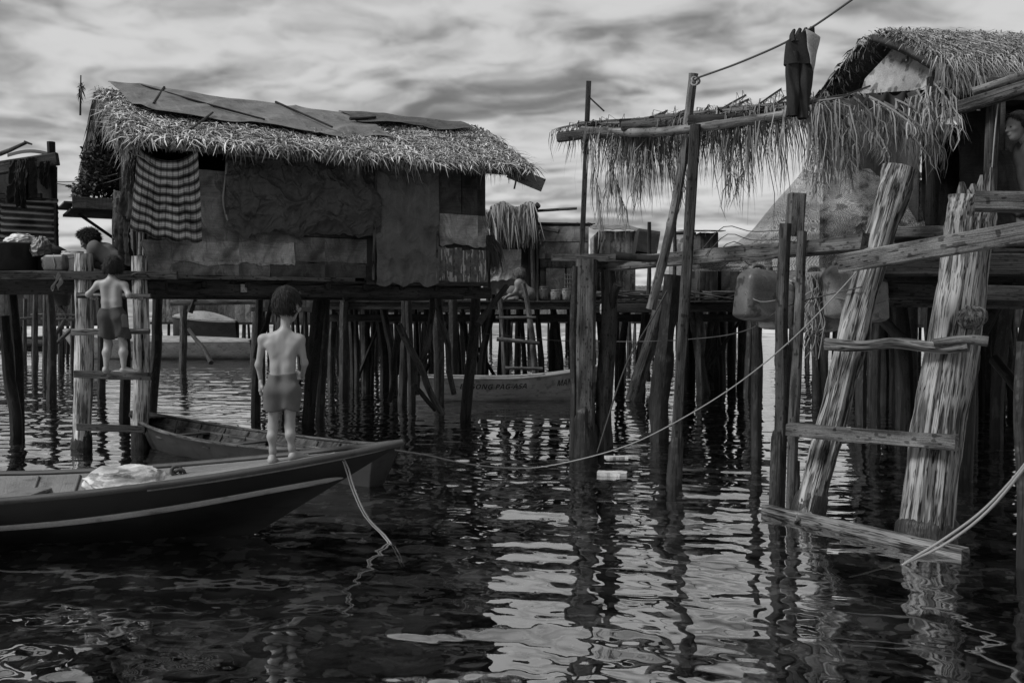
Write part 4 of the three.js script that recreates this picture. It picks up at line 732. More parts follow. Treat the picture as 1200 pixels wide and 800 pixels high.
  partW('rung', log([at(968, 403, 6.9), at(1010, 405, 6.75), at(1050, 402, 6.62), at(1100, 408, 6.4), at(1135, 405, 6.3)], 0.04, 0.042, { rough: 0.2, step: 0.05 }), M.drift[0], big);
  partW('rung', log([at(1095, 402, 6.38), at(1130, 398, 6.3), at(1158, 401, 6.25)], 0.03, 0.036, { rough: 0.3, step: 0.04 }), M.pole[2], big);
  partW('rung', beam(at(924, 503, 6.93), at(1122, 519, 6.2), 0.08, 0.092, { rough: 0.14, step: 0.06 }), M.timber[2], big);
  partW('foot_plank', beam(level(897, 601).add(V(0, 0.02, 0.0)), level(1132, 656).add(V(0, 0.02, 0)), 0.075, 0.085, { rough: 0.14, step: 0.08 }), M.drift[0], big);
  partW('lashing', rope([at(1008, 296, 6.45), at(1018, 290, 6.42), at(1026, 303, 6.42), at(1014, 312, 6.42), at(1009, 300, 6.5), at(1022, 296, 6.42), at(1016, 314, 6.44)], 0.01), M.rope, big);
  { const k = plate([[0, 0], [0.15, 0.02], [0.09, 0.11], [0.02, 0.05]], 0.05); k.rotateX(-0.7).translate(...at(930, 614, 6.8).toArray()); partW('foot_wedge', k, M.drift[0], big); }

  // ropes
  const pts = [at(1016, 305, 6.44), at(980, 345, 6.5), at(930, 396, 6.7), at(868, 447, 7.0), at(800, 490, 7.4), at(740, 520, 7.7), at(680, 538, 7.9), at(625, 548, 8.0), at(560, 545, 7.6), at(500, 533, 7.0), at(462, 527, 6.5)];
  single('mooring_line', rope(pts, 0.0048), M.rope, 'long thin mooring line from the big ladder to the bow of the near boat', 'rope');
  single('mooring_line', rope([at(700, 530, 9.9), at(735, 425, 9.8), at(765, 372, 9.5), at(782, 340, 9.4)], 0.008), M.ropeDark, 'slack line running up between the middle posts', 'rope');
  single('mooring_line', mergeGeometries([0, 0.03].map(o => rope([level(1058, 662).add(V(-0.3, -0.25, 0)), level(1058, 662), at(1100, 642, 5.55).add(V(0, o, 0)), at(1150, 606, 5.4).add(V(0, o, 0)), at(1195, 556, 5.25).add(V(0, o * 0.6, 0)), at(1240, 490, 5.1)], 0.0085))), M.rope, 'doubled rope rising from the water at the foot of the big ladder', 'rope');
  single('slack_line', rope([at(560, 390, 15), at(640, 398, 14), at(700, 400, 12.5), at(800, 398, 10), at(880, 385, 8.2), at(925, 358, 7.5), at(1010, 336, 6.9)], 0.005), M.ropeDark, 'thin slack line crossing behind the posts at rail height', 'rope');
}

// the hut
const hut = thing('stilt_hut', 'thatched hut on stilts with a pale gable panel at the right', 'hut', V(4.4, 0, -9.2), 0);
{
  const F = 1.92, XL = 3.5, XR = 6.2, ZF = -8.4, ZB = -10.2, W = 3.28;
  const P = (n, g, m) => partW(n, g, m, hut);
  // deck (porch to the left of the hut included)
  for (let k = 0; k < 17; k++) P('deck_plank', beam(V(2.55 + k * 0.05, F - 0.02, -7.75 - k * 0.16), V(XR, F - 0.02, -7.75 - k * 0.16), 0.145, 0.03), pick(M.timberDark));
  P('deck_beam', beam(V(2.5, F - 0.13, -7.7), V(XR, F - 0.13, -7.62), 0.09, 0.17), M.timberDark[1]); P('deck_beam', beam(V(2.9, F - 0.13, -9.1), V(XR, F - 0.13, -9.1), 0.09, 0.17), M.timberDark[0]); P('deck_beam', beam(V(3.0, F - 0.13, -10.3), V(XR, F - 0.13, -10.3), 0.09, 0.17), M.timberDark[0]);
  P('deck_beam', beam(at(1046, 272, 7.4), at(1122, 271, 7.0), 0.08, 0.08), M.timber[1]); P('deck_beam', beam(at(1044, 287, 7.5), at(1205, 272, 6.5), 0.09, 0.11), M.timber[0]);
  P('cross_beam', beam(at(992, 338, 8.2), at(1215, 345, 7.4), 0.10, 0.12), M.timberDark[1]); P('cross_beam', beam(at(990, 352, 9.4), at(1215, 356, 9.0), 0.10, 0.1), M.timber[0]);
  // posts
  P('hut_post', beam(at(1158, 300, 7.9).setY(F), at(1166, 92, 7.9), 0.085, 0.085), M.timberDark[2]); P('hut_post', log([V(XL, F, ZF), V(XL, W + 0.1, ZF)], 0.05), M.poleDark[1]); P('hut_post', log([V(XL - 0.3, F, ZB), V(XL - 0.3, W + 0.3, ZB)], 0.05), M.poleDark[1]);
  P('plate_beam', beam(at(1088, 138, 8.25), at(1225, 95, 7.4), 0.08, 0.10), M.timber[0]);
  P('rafter_pole', bamboo([at(1098, 99, 8.2), at(1225, 84, 7.9)], 0.03), M.bamboo); P('rafter_pole', bamboo([at(1140, 108, 7.9), at(1230, 78, 7.7)], 0.035), M.bamboo);
  // left wall under the gable, of dark boards; back wall with a gap that lets the sky through; inner walls
  for (let k = 0; k < 10; k++) { const t = k / 10, a = V(XL, 0, ZF - 0.0).lerp(V(XL - 0.3, 0, ZB), t), b = V(XL, 0, ZF).lerp(V(XL - 0.3, 0, ZB), t + 0.094); if (k === 0) continue; P('wall_board', sheet(1, 4, (u, v) => V(lerp(a.x, b.x, u), F + v * (W + 0.05 - F), lerp(a.z, b.z, u)), 0.2, 1.4, 0.015), pick(M.boardDark)); }
  for (let k = 0; k < 16; k++) { if (k === 4) { P('wall_board', sheet(2, 4, (u, v) => V(XL - 0.3 + (k + u * 0.96) * 0.19, F + v * 0.62 * (1 - 0.3 * u), ZB), 0.2, 0.5, 0.015), M.board[1]); continue; } P('wall_board', sheet(1, 4, (u, v) => V(XL - 0.3 + (k + u * 0.97) * 0.19, F + v * (W + 0.05 - F), ZB), 0.2, 1.4, 0.015), pick(M.boardDark)); }
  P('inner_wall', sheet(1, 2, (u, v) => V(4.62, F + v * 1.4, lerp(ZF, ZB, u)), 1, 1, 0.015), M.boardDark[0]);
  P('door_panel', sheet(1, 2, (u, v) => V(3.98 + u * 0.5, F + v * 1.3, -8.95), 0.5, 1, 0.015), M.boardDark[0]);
  // window bay at the right of the post
  P('wall_board', sheet(8, 4, (u, v) => at(1164 + u * 60, 262 - v * (84 + 3 * Math.sin(u * 9)), 7.95), 0.6, 0.6, 0.015), M.boardDark[1]);
  P('window_panel', sheet(2, 2, (u, v) => at(1179 + u * 18, 178 - v * 22, 7.97), 0.15, 0.15, 0.012), M.boardPale);
  P('wall_board', sheet(2, 2, (u, v) => at(1166 + u * 13, 178 - v * 60, 8.0), 0.1, 0.4, 0.012), M.board[1]);
  P('wall_board', sheet(2, 2, (u, v) => at(1172 + u * 60, 117 - v * 14, 8.0), 0.5, 0.15, 0.012), M.boardDark[1]);
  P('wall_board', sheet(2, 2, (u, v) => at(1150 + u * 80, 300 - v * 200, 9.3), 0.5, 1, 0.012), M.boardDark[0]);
  P('hanging_cord', rope([at(1170, 120, 7.8), at(1166, 160, 7.8), at(1163, 198, 7.8)], 0.006), M.rope);
  // gable: pale plaster panel, struts
  const g0 = at(1100, 95, 8.32), g1 = at(976, 112, 10.15), ap = at(1034, 44, 9.2);
  { const A = at(1008, 110, 9.55), B = at(1098, 104, 8.42), C = at(1098, 66, 8.55), D = at(1072, 55, 8.9), E = at(1046, 58, 9.15), G = at(1014, 92, 9.5);
    const q = [A, B, C, D, E, G], pos = [], uv = [], idx = []; q.forEach(p => { pos.push(p.x, p.y, p.z); uv.push(-p.z, p.y); }); q.forEach(p => { pos.push(p.x + 0.02, p.y, p.z - 0.004); uv.push(-p.z, p.y); }); for (let i = 1; i < 5; i++) { idx.push(0, i, i + 1); idx.push(6, 7 + i, 6 + i); } for (let i = 0; i < 6; i++) { const j = (i + 1) % 6; idx.push(i, i + 6, j, j, i + 6, j + 6); }
    P('gable_panel', geoFrom(pos, uv, idx), M.plaster); }
  { const A = at(1035, 62, 9.2), B = at(1062, 66, 8.95), C = at(1062, 50, 9.0), D = at(1048, 48, 9.15); const q = [A, B, C, D], pos = [], uv = []; q.forEach(p => { pos.push(p.x + 0.05, p.y, p.z); uv.push(-p.z, p.y); }); P('gable_board', geoFrom(pos, uv, [0, 1, 2, 0, 2, 3]), M.board[2]); }
  P('gable_strut', log([at(1063, 72, 8.75), at(1065, 48, 8.85)], 0.012), M.bamboo); P('gable_strut', beam(at(1097, 92, 8.36), at(1098, 64, 8.45), 0.05, 0.05), M.timberDark[0]);
  // roof: front slope and the back slope, then thatch
  const R0 = at(1022, 40, 9.25), R1 = V(6.6, R0.y - 0.02, -9.6), E0 = at(1103, 78, 8.1), E1 = V(6.6, E0.y - 0.06, -7.9), B0 = at(966, 113, 10.3), B1 = V(6.6, B0.y, -11);
  const front = (u, v, l = 0) => R0.clone().lerp(R1, u).lerp(E0.clone().lerp(E1, u), v).add(V(0, l + 0.04 * Math.sin(v * 3.14) + 0.03 * (n2(u * 6, v * 3) - 0.5), 0)), backS = (u, v, l = 0) => R0.clone().lerp(R1, u).lerp(B0.clone().lerp(B1, u), v).add(V(0, l, 0));
  const roof = P('roof', mergeGeometries([sheet(24, 10, (u, v) => front(u, 1 - v), 3, 1.4, 0.07), sheet(12, 8, (u, v) => backS(u, v), 3, 1.6, 0.07)]), M.thatchBase);
  const S = new Strips();
  for (let k = 0; k < 15000; k++) {
    const u = 0.012 + Math.pow(rnd(), 1.3), v = Math.pow(rnd(), 0.8), p = front(u, v, rr(0, 0.06)), q = front(u + rr(-0.02, 0.02), v + 0.1, 0), dir = q.sub(front(u, v, 0)).normalize().add(V(rr(-0.9, 0.9), rr(-0.1, 0.3), 0)).normalize(), L = rr(0.08, 0.24);
    S.add([p, p.clone().addScaledVector(dir, L * 0.5).add(V(0, 0.015, 0)), p.clone().addScaledVector(dir, L).add(V(0, v > 0.85 ? -0.07 : -0.01, 0))], rr(0.0025, 0.0065), V(rr(0.5, 1), rr(0, 0.3), rr(-0.5, 0.5)).normalize(), rr(0.08, 0.34) * (rnd() < 0.25 ? 0.4 : 1));
  }
  for (let k = 0; k < 900; k++) { const v = rnd(), left = rnd() < 0.6, p = left ? backS(rr(-0.02, 0.03), v, rr(-0.02, 0.05)) : front(rr(0.02, 0.06), v, rr(-0.02, 0.06)), dir = V(rr(-0.7, 0.8), -rr(0.1, 0.6), rr(-0.3, 0.9)).normalize(), L = rr(0.05, 0.15); S.add([p, p.clone().addScaledVector(dir, L * 0.5), p.clone().addScaledVector(dir, L).add(V(0, -0.03, 0))], rr(0.004, 0.01), V(rr(-1, 1), rr(-1, 1), rr(-1, 1)).normalize(), rr(0.05, 0.26)); }
  for (let k = 0; k < 1500; k++) { const u = Math.pow(rnd(), 1.2), p = front(u, rr(0.9, 1.0), rr(-0.04, 0.04)), L = rr(0.06, 0.2) + 0.2 * Math.pow(n2(u * 20, 3), 2), a = rr(-0.4, 0.4); S.add([p, p.clone().add(V(a * L * 0.5, -L * 0.4, L * 0.35)), p.clone().add(V(a * L, -L, L * 0.4))], rr(0.004, 0.009), V(Math.cos(a), 0, Math.sin(a)), rr(0.08, 0.32)); }
  stuff(P('thatch', S.build(), M.thatch)); hut.children[hut.children.length - 1].removeFromParent();
  { const th = stuff(part('thatch', S.build().applyMatrix4(hut.matrixWorld.clone().invert()), M.thatch, roof)); }
  for (let k = 0; k < 5; k++) { const t0 = 0.2 + k * 0.18; const a = backS(-0.02, t0, 0.05), b = backS(0.35, t0, 0.05); partW('roof_sheet', sheet(6, 3, (u, v) => a.clone().lerp(b, u).add(V(-0.06 * k * 0.2, -0.05 + 0.015 * Math.sin(u * 30), 0.10 - v * 0.30)).add(V(0, -0.0 - v * 0.06, 0)), 1, 0.3, 0.012), M.rust, roof); }
  // stilts
  const st = (px, py, tx, ty, w, m) => P('stilt', post(px, py, tx, ty, w, { rough: 0.14 }), m || pick(M.poleWet));
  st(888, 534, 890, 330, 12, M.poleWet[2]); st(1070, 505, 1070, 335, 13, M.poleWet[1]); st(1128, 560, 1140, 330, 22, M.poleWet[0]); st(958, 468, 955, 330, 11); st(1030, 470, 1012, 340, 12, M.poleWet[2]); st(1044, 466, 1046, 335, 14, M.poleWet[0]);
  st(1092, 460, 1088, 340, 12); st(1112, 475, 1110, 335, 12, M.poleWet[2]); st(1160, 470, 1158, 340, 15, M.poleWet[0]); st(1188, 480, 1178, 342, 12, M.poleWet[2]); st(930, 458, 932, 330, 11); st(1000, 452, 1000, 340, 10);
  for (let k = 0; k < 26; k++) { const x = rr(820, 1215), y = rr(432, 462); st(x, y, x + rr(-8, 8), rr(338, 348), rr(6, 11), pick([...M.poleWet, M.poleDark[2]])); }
  P('brace', log([at(1150, 390, 9.2), at(1185, 330, 9.2)], 0.06, 0.05), M.poleDark[1]); P('brace', log([at(1165, 420, 9.0), at(1206, 470, 8.6)], 0.05), M.poleWet[0]); P('brace', log([at(1188, 450, 9.4), at(1206, 360, 9.4)], 0.04), M.pole[0]); P('brace', log([at(1010, 350, 9), at(1060, 400, 9)], 0.05), M.poleWet[0]);
}

// the palm awning over the porch: poles and fronds
const awning = thing('palm_awning', 'awning of poles hung with dry palm fronds left of the hut', 'awning', at(860, 320, 8.9).setY(RH), 0);
{
  const P = (n, g, m) => partW(n, g, m, awning), A = V(0, 0, 0);
  const f0 = at(694, 153, 9.95), f1 = at(815, 150, 8.4), f2_ = at(930, 133, 7.95), b0 = at(720, 148, 11.0), b1 = at(1010, 112, 9.6);
  P('front_pole', bamboo([at(683, 153, 10.05), at(760, 155, 9.0), f1.clone(), f2_.clone()], 0.042), M.bamboo);
  P('front_pole', log([at(655, 161, 10.2), at(700, 156, 9.95), at(715, 158, 9.9)], 0.055, 0.05), M.timber[0]);
  P('front_pole', log([at(678, 146, 10.3), at(770, 140, 9.6), at(850, 134, 9.1)], 0.03), M.pole[0]); P('front_pole', log([at(730, 148, 9.3), at(790, 143, 9.0), at(862, 140, 8.7)], 0.05, 0.045), M.pole[1]);
  P('front_pole', log([at(808, 142, 8.45), at(845, 141, 8.35), at(905, 136, 8.2)], 0.055, 0.05), M.poleDark[2]);
  P('back_pole', log([at(700, 148, 11.2), at(860, 130, 10.6), at(1000, 116, 9.9)], 0.04), M.poleDark[1]); P('top_pole', log([at(840, 131, 9.5), at(960, 124, 9.0), at(1075, 118, 8.6)], 0.045), M.pole[1]);
  for (let k = 0; k < 7; k++) { const t = k / 6; P('cross_pole', log([f0.clone().lerp(f2_, t).add(V(0, 0.05, 0.1)), b0.clone().lerp(b1, t).add(V(0, 0.02, 0))], 0.022), pick(M.poleDark)); }
  P('cross_pole', log([at(708, 130, 10), at(692, 115, 10.1)], 0.008), M.poleDark[1]);
  // a frond: a rib with leaflets that droop
  const frond = (base, dir, len, leaf, n, tone, droop = 0.5) => {
    const S = new Strips(), dn = V(0, -1, 0), mid = base.clone().addScaledVector(dir, len * 0.5).addScaledVector(dn, droop * len * 0.10), end = base.clone().addScaledVector(dir, len).addScaledVector(dn, droop * len * 0.42), c = new THREE.QuadraticBezierCurve3(base, mid, end);
    const side = dir.clone().cross(V(0, 1, 0)); if (side.length() < 0.1) side.set(1, 0, 0); side.normalize();
    const spine = []; for (let i = 0; i <= 6; i++) spine.push(c.getPoint(i / 6)); S.add(spine, 0.012, side, tone * 0.9); S.add(spine.map(p => p.clone().add(V(0, 0.008, 0))), 0.010, V(0, 1, 0), tone * 0.8);
    for (let i = 0; i < n; i++) for (const sd of [-1, 1]) {
      if (rnd() < 0.12) continue;
      const t = (i + rnd()) / n, p = c.getPoint(t), tan = c.getTangent(t), L = leaf * (1 - 0.55 * t * t) * rr(0.45, 1.2), o = side.clone().multiplyScalar(sd * rr(0.0, 0.7)).addScaledVector(tan, rr(-0.15, 0.75)).add(V(rr(-0.2, 0.2), rr(-0.1, 0.25), rr(-0.2, 0.2))).normalize();
      const k = rr(0.35, 0.7), p1 = p.clone().addScaledVector(o, L * 0.28).addScaledVector(dn, L * 0.12), p2 = p1.clone().addScaledVector(o, L * 0.16 * k).addScaledVector(dn, L * 0.38), p3 = p2.clone().addScaledVector(o, L * 0.06 * k).addScaledVector(dn, L * 0.40).add(V(rr(-0.05, 0.05), 0, rr(-0.05, 0.05)));
      S.add([p, p1, p2, p3], rr(0.003, 0.0068), V(rr(-1, 1), 0, rr(-1, 1)).normalize(), tone * rr(0.6, 1.35));
    }
    return S.build();
  };
  const F = (base, dir, len, leaf, n, tone, droop) => stuffless(partW('palm_frond', frond(base, dir.normalize(), len, leaf, n, tone, droop), M.thatch, awning));
  function stuffless(o) { return o; }
  // along the front pole, lying back over the poles with the leaflets hanging down in front
  for (let k = 0; k < 22; k++) { const t = (k + rr(0.1, 0.9)) / 22, p = f0.clone().lerp(f2_, t).add(V(0, rr(0.02, 0.1), rr(-0.25, 0.05))), al = f2_.clone().sub(f0).normalize().multiplyScalar(rnd() < 0.5 ? 1 : -1); F(p, al.add(V(0, rr(-0.12, 0.12), rr(-0.2, 0.2))), rr(0.5, 0.9), rr(0.45, 0.85), 40, rr(0.08, 0.17), 0.15); }
  // lying across the top
  for (let k = 0; k < 16; k++) { const t = (k + rnd()) / 16, p = b0.clone().lerp(b1, t).add(V(rr(-0.2, 0.2), rr(0.0, 0.1), rr(0, 0.5))), q = f0.clone().lerp(f2_, clamp(t + rr(-0.1, 0.1))); F(p, q.sub(p).add(V(rr(-0.4, 0.4), 0.0, 0)), rr(0.9, 1.3), rr(0.35, 0.6), 36, rr(0.08, 0.17), 0.12); }
  // the long one hanging at the left end, past the lath
  F(at(692, 152, 9.9), V(0.12, -1, 0.0), 0.95, 0.5, 26, 0.16, 0.1); F(at(702, 158, 9.8), V(0.35, -1, 0.1), 0.75, 0.5, 24, 0.15, 0.1); F(at(730, 155, 9.5), V(-0.3, -1, 0.1), 0.6, 0.5, 22, 0.13, 0.1);
  F(at(760, 156, 9.2), V(-0.25, -1, 0.05), 0.55, 0.45, 20, 0.14, 0.1); F(at(850, 152, 8.4), V(0.1, -1, 0.1), 0.45, 0.45, 20, 0.16, 0.1); F(at(790, 156, 8.9), V(0.2, -1, 0.1), 0.5, 0.45, 20, 0.13, 0.1); F(at(880, 150, 8.3), V(-0.15, -1, 0.1), 0.45, 0.45, 20, 0.16, 0.1);
  // the pale bundle hanging at the middle and the spray under the gable
  for (let k = 0; k < 5; k++) F(at(950 + k * 7, 138 + rr(-3, 3), 7.9), V(rr(-0.25, 0.35), -1, 0.25), rr(0.42, 0.6), 0.34, 24, rr(0.16, 0.28), 0.1);
  for (let k = 0; k < 12; k++) F(at(968 + k * 10 + rr(-4, 4), 122 - k * 0.4 + rr(-6, 6), 8.0 + k * 0.02), V(rr(-0.2, 0.9), rr(-0.7, -0.2), 0.5), rr(0.3, 0.55), rr(0.25, 0.42), 26, rr(0.08, 0.3), 0.8);
  for (let k = 0; k < 5; k++) F(at(1075 + k * 10, 100 + rr(-6, 6), 8.1), V(rr(-0.2, 0.6), -0.6, 0.5), rr(0.25, 0.4), 0.3, 18, rr(0.16, 0.3), 0.6);
  // the dark cloth thrown over the awning
  P('draped_cloth', sheet(40, 14, (u, v) => { const p = at(962 + u * 118, 128 - u * 14 + 10 * Math.sin(u * 3.1) * -1 + v * (16 + 4 * Math.sin(u * 9)), 8.35 - 0.12 * v); return p.add(V(0, 0.02 * Math.sin(u * 40 + v * 3), 0.03 * Math.sin(u * 31 + 2))); }, 0.9, 0.2, 0.006), M.clothDark);
  P('draped_cloth', sheet(10, 10, (u, v) => at(966 + u * 18 + v * 2, 124 + v * 20, 8.2).add(V(0, 0.01 * Math.sin(u * 9), 0.02 * Math.sin(u * 7 + v * 3))), 0.15, 0.15, 0.005), M.clothMid);
}

// clothes line and the trousers on it
single('clothes_line', rope([at(815, 92, 8.55), at(870, 72, 8.2), at(935, 42, 7.8), at(1005, -5, 7.4), at(1120, -90, 6.8)], 0.009), M.wire, 'dark clothes line running up from the bamboo pole out of the picture', 'line');
{
  const t = thing('hanging_trousers', 'dark trousers with a pale pocket lining hung over the clothes line', 'trousers', at(938, 135, 7.8)); const d = 7.78;
  const leg = (x0, x1, y0, y1, ph) => { const n = 40; return sheet(20, n, (u, v0) => { const v = 1 - v0, a = u * 6.283, cx = lerp((x0[0] + x0[1]) / 2, (x1[0] + x1[1]) / 2, v), hw = lerp(x0[1] - x0[0], x1[1] - x1[0], v) / 2 * (1 + 0.1 * (n2(v * 6 + ph, 2) - 0.5)), p = at(cx + Math.cos(a) * hw, lerp(y0, y1, v), d); p.z += Math.sin(a) * (0.045 + 0.012 * Math.sin(v * 9 + ph)) + 0.012 * Math.sin(a * 4 + v * 8 + ph); return p; }, 0.4, 0.6); };
  partW('trouser_leg', leg([921, 940], [922, 936], 62, 136, 1), M.clothDark, t); partW('trouser_leg', leg([934, 956], [935, 947], 60, 139, 4), M.clothDark, t);
  partW('waist', sheet(32, 16, (u, v0) => { const v = 1 - v0, a = u * 6.283, p = at(lerp(938, 937, v) + Math.cos(a) * lerp(16, 19, v), lerp(40 + 8 * Math.cos(a) * -1, 76, v), d); p.z += Math.sin(a) * 0.06 + 0.015 * Math.sin(a * 5 + v * 4); return p; }, 0.5, 0.3), M.clothDark, t);
  partW('pocket_lining', sheet(10, 10, (u, v) => { const p = at(940 + u * 20 * (0.3 + 0.7 * v) + (1 - v) * 6, 78 - v * 40 + u * 7, d + 0.0); p.z += 0.095 - 0.06 * u * u + 0.01 * Math.sin(v * 9); return p; }, 0.1, 0.2, 0.004), M.clothPale, t);
  for (let k = 0; k < 4; k++) partW('bunched_cloth', log([at(930 + k * 6, 50, d - 0.03), at(929 + k * 6.5, 41, d), at(931 + k * 7, 35 - k, d + 0.02)], 0.03, 0.014, { rough: 0.25, step: 0.02 }), M.clothDark, t);
}

// the heap of fishing net hung in the porch
{
  const g = sheet(90, 70, (u, v) => {
    const q0 = clamp(u / 0.42), top = 199 + 100 * (1 - 0.55 * q0 - 0.45 * Math.pow(q0, 2.4)) + 3 * Math.sin(u * 15) * q0, y = lerp(318, top, v), x = lerp(lerp(808, 835, v), 1082, u), d = lerp(9.0, 8.55, u) + 0.75 * v * v * (0.4 + 0.6 * u) - 0.10 * Math.sin(v * 3.1);
    const p = at(x, y, d), q = f2(u * 7, v * 5, 4) - 0.5; return p.add(V(0, 0, q * 0.22 + 0.05 * Math.sin(u * 26 + 4 * v)));
  }, 3, 2);
  single('fishing_net', g, M.net, 'large fine fishing net heaped and hung in the porch under the awning', 'net');
  const loops = []; for (let k = 0; k < 5; k++) { const y = 285 + k * 6; loops.push(rope([at(822 + k * 5, y + 8, 8.75), at(850 + k * 4, y - 20 + k * 3, 8.6), at(880, y - 14 + k * 4, 8.5), at(926, y - 16 + k * 5, 8.3)], 0.004)); }
  single('loose_cord', mergeGeometries(loops), M.wire, 'loose dark cords looped over the lower edge of the fishing net', 'cord');
}

// jerry cans hung under the rail
function jerry(label, px, py, d, w, h, tilt, m, turn = 0, base = null) {
  const c = at(px, py, d), W = w * d / FOCAL, H = h * d / FOCAL, t = thing('jerry_can', label, 'jerry can', base || c.clone().add(V(0, -H / 2, 0)), turn, base ? undefined : 'jerry cans hung under the rail'); t.rotation.z = tilt;
  const n = 28, prof = v => { const q = Math.min(v, 1 - v); return 1 - 0.42 * Math.pow(clamp(1 - q / (v > 0.5 ? 0.24 : 0.10)), 2.2); };
  const g = sheet(40, n, (u, v) => { const a = u * 6.2832, s = prof(v), ca = Math.cos(a), sa = Math.sin(a), r = Math.pow(Math.pow(Math.abs(ca), 7) + Math.pow(Math.abs(sa), 7), -1 / 7) * (1 - 0.012 * smooth(0.018, 0, Math.abs(v - 0.56)) * 4); return V(ca * r * W / 2 * s, v * H, sa * r * W * 0.42 * s); }, W * 3, H);
  const cap = sheet(20, 2, (u, v) => { const a = u * 6.2832, s = prof(1) * (1 - v), ca = Math.cos(a), sa = Math.sin(a), r = Math.pow(Math.pow(Math.abs(ca), 7) + Math.pow(Math.abs(sa), 7), -1 / 7); return V(ca * r * W / 2 * s, H + 0.006 * v, sa * r * W * 0.42 * s); }, 0.2, 0.1), bot = sheet(20, 2, (u, v) => { const a = u * 6.2832, s = prof(0) * (1 - v), ca = Math.cos(a), sa = Math.sin(a), r = Math.pow(Math.pow(Math.abs(ca), 7) + Math.pow(Math.abs(sa), 7), -1 / 7); return V(ca * r * W / 2 * s, -0.002, sa * r * W * 0.42 * s); }, 0.2, 0.1);
  const bodyPart = part('can_body', mergeGeometries([g, cap, bot]), m, t);
  part('can_handle', rope([V(-W * 0.25, H * 0.96, 0), V(-W * 0.2, H * 1.06, 0), V(W * 0.02, H * 1.07, 0), V(W * 0.06, H * 0.98, 0)], 0.016, 8, 20), m, bodyPart);
  part('can_cap', new THREE.CylinderGeometry(0.03, 0.032, 0.045, 18).translate(W * 0.22, H * 1.02, 0), m, bodyPart);
  part('can_strap', rope([V(-W * 0.52, H * 0.5, W * 0.3), V(-W * 0.2, H * 0.36, W * 0.46), V(W * 0.25, H * 0.42, W * 0.46), V(W * 0.52, H * 0.48, W * 0.3)], 0.005), M.rope, t);
}
jerry('dark jerry can lying on its side beside the white bucket', 80, 306, 10.6, 20, 32, 1.57, M.plasticGrey[0], -0.25, at(80, 318, 10.6).setY(DECK + 0.085));
jerry('dark jerry can hanging at the left of the row under the rail', 885, 346, 7.9, 46, 60, -0.12, M.plasticGrey[0], 0.25);
jerry('pale jerry can partly hidden behind the paired posts', 907, 356, 8.0, 40, 60, -0.06, M.plasticGrey[1], -0.2);
jerry('grey jerry can just right of the paired posts', 958, 354, 8.0, 52, 70, 0.03, M.plasticGrey[2], 0.3);
jerry('pale jerry can hanging nearest the left log of the big ladder', 996, 341, 7.7, 52, 62, 0.10, M.plasticGrey[3], -0.1);
jerry('small grey jerry can showing behind the left log of the big ladder', 1018, 350, 7.9, 40, 56, 0.05, M.plasticGrey[2], 0.2);
{ const g = []; for (let k = 0; k < 16; k++) { const x = 950 + rr(-8, 12), p = [at(x, 320, 7.85)]; for (let j = 1; j < 7; j++) p.push(at(x + rr(-9, 9), 320 + j * rr(12, 17), 7.8 + rr(-0.05, 0.05))); g.push(rope(p, 0.004, 4, 40)); } single('net_tangle', mergeGeometries(g), M.rope, 'tangle of frayed cord hanging beside the jerry cans', 'cord'); }

// platform added behind the hut to darken the water reflections; underside and stilts show
{
  const t = thing('added_rear_platform', 'dark platform on dense stilts added behind the right hut to darken the water', 'platform', V(5.2, 0, -14)), P = (n, g, m) => partW(n, g, m, t);
  for (let k = 0; k < 34; k++) { const z = -10.6 - k * 0.2, xl = 3.4 + (-z - 10.6) * 0.33; P('deck_plank', beam(V(xl, 1.78, z), V(9.5, 1.78, z), 0.19, 0.03), pick(M.timberDark)); }
  for (const z of [-10.7, -12.5, -14.5, -16.8]) P('deck_beam', beam(V(3.5 + (-z - 10.6) * 0.33, 1.67, z), V(9.5, 1.67, z), 0.1, 0.16), M.timberDark[0]);
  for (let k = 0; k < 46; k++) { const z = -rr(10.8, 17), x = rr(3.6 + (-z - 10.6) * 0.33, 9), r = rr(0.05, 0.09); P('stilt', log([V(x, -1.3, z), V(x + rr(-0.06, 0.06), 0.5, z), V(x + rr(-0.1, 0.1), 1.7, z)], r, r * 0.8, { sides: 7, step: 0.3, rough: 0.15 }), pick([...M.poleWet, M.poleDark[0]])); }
}

weed(ladder, level(95, 525), at(98, 297, -level(95, 525).z), 0.098, 0.26); weed(ladder, level(164, 525), at(163, 300, -level(164, 525).z), 0.085, 0.3);

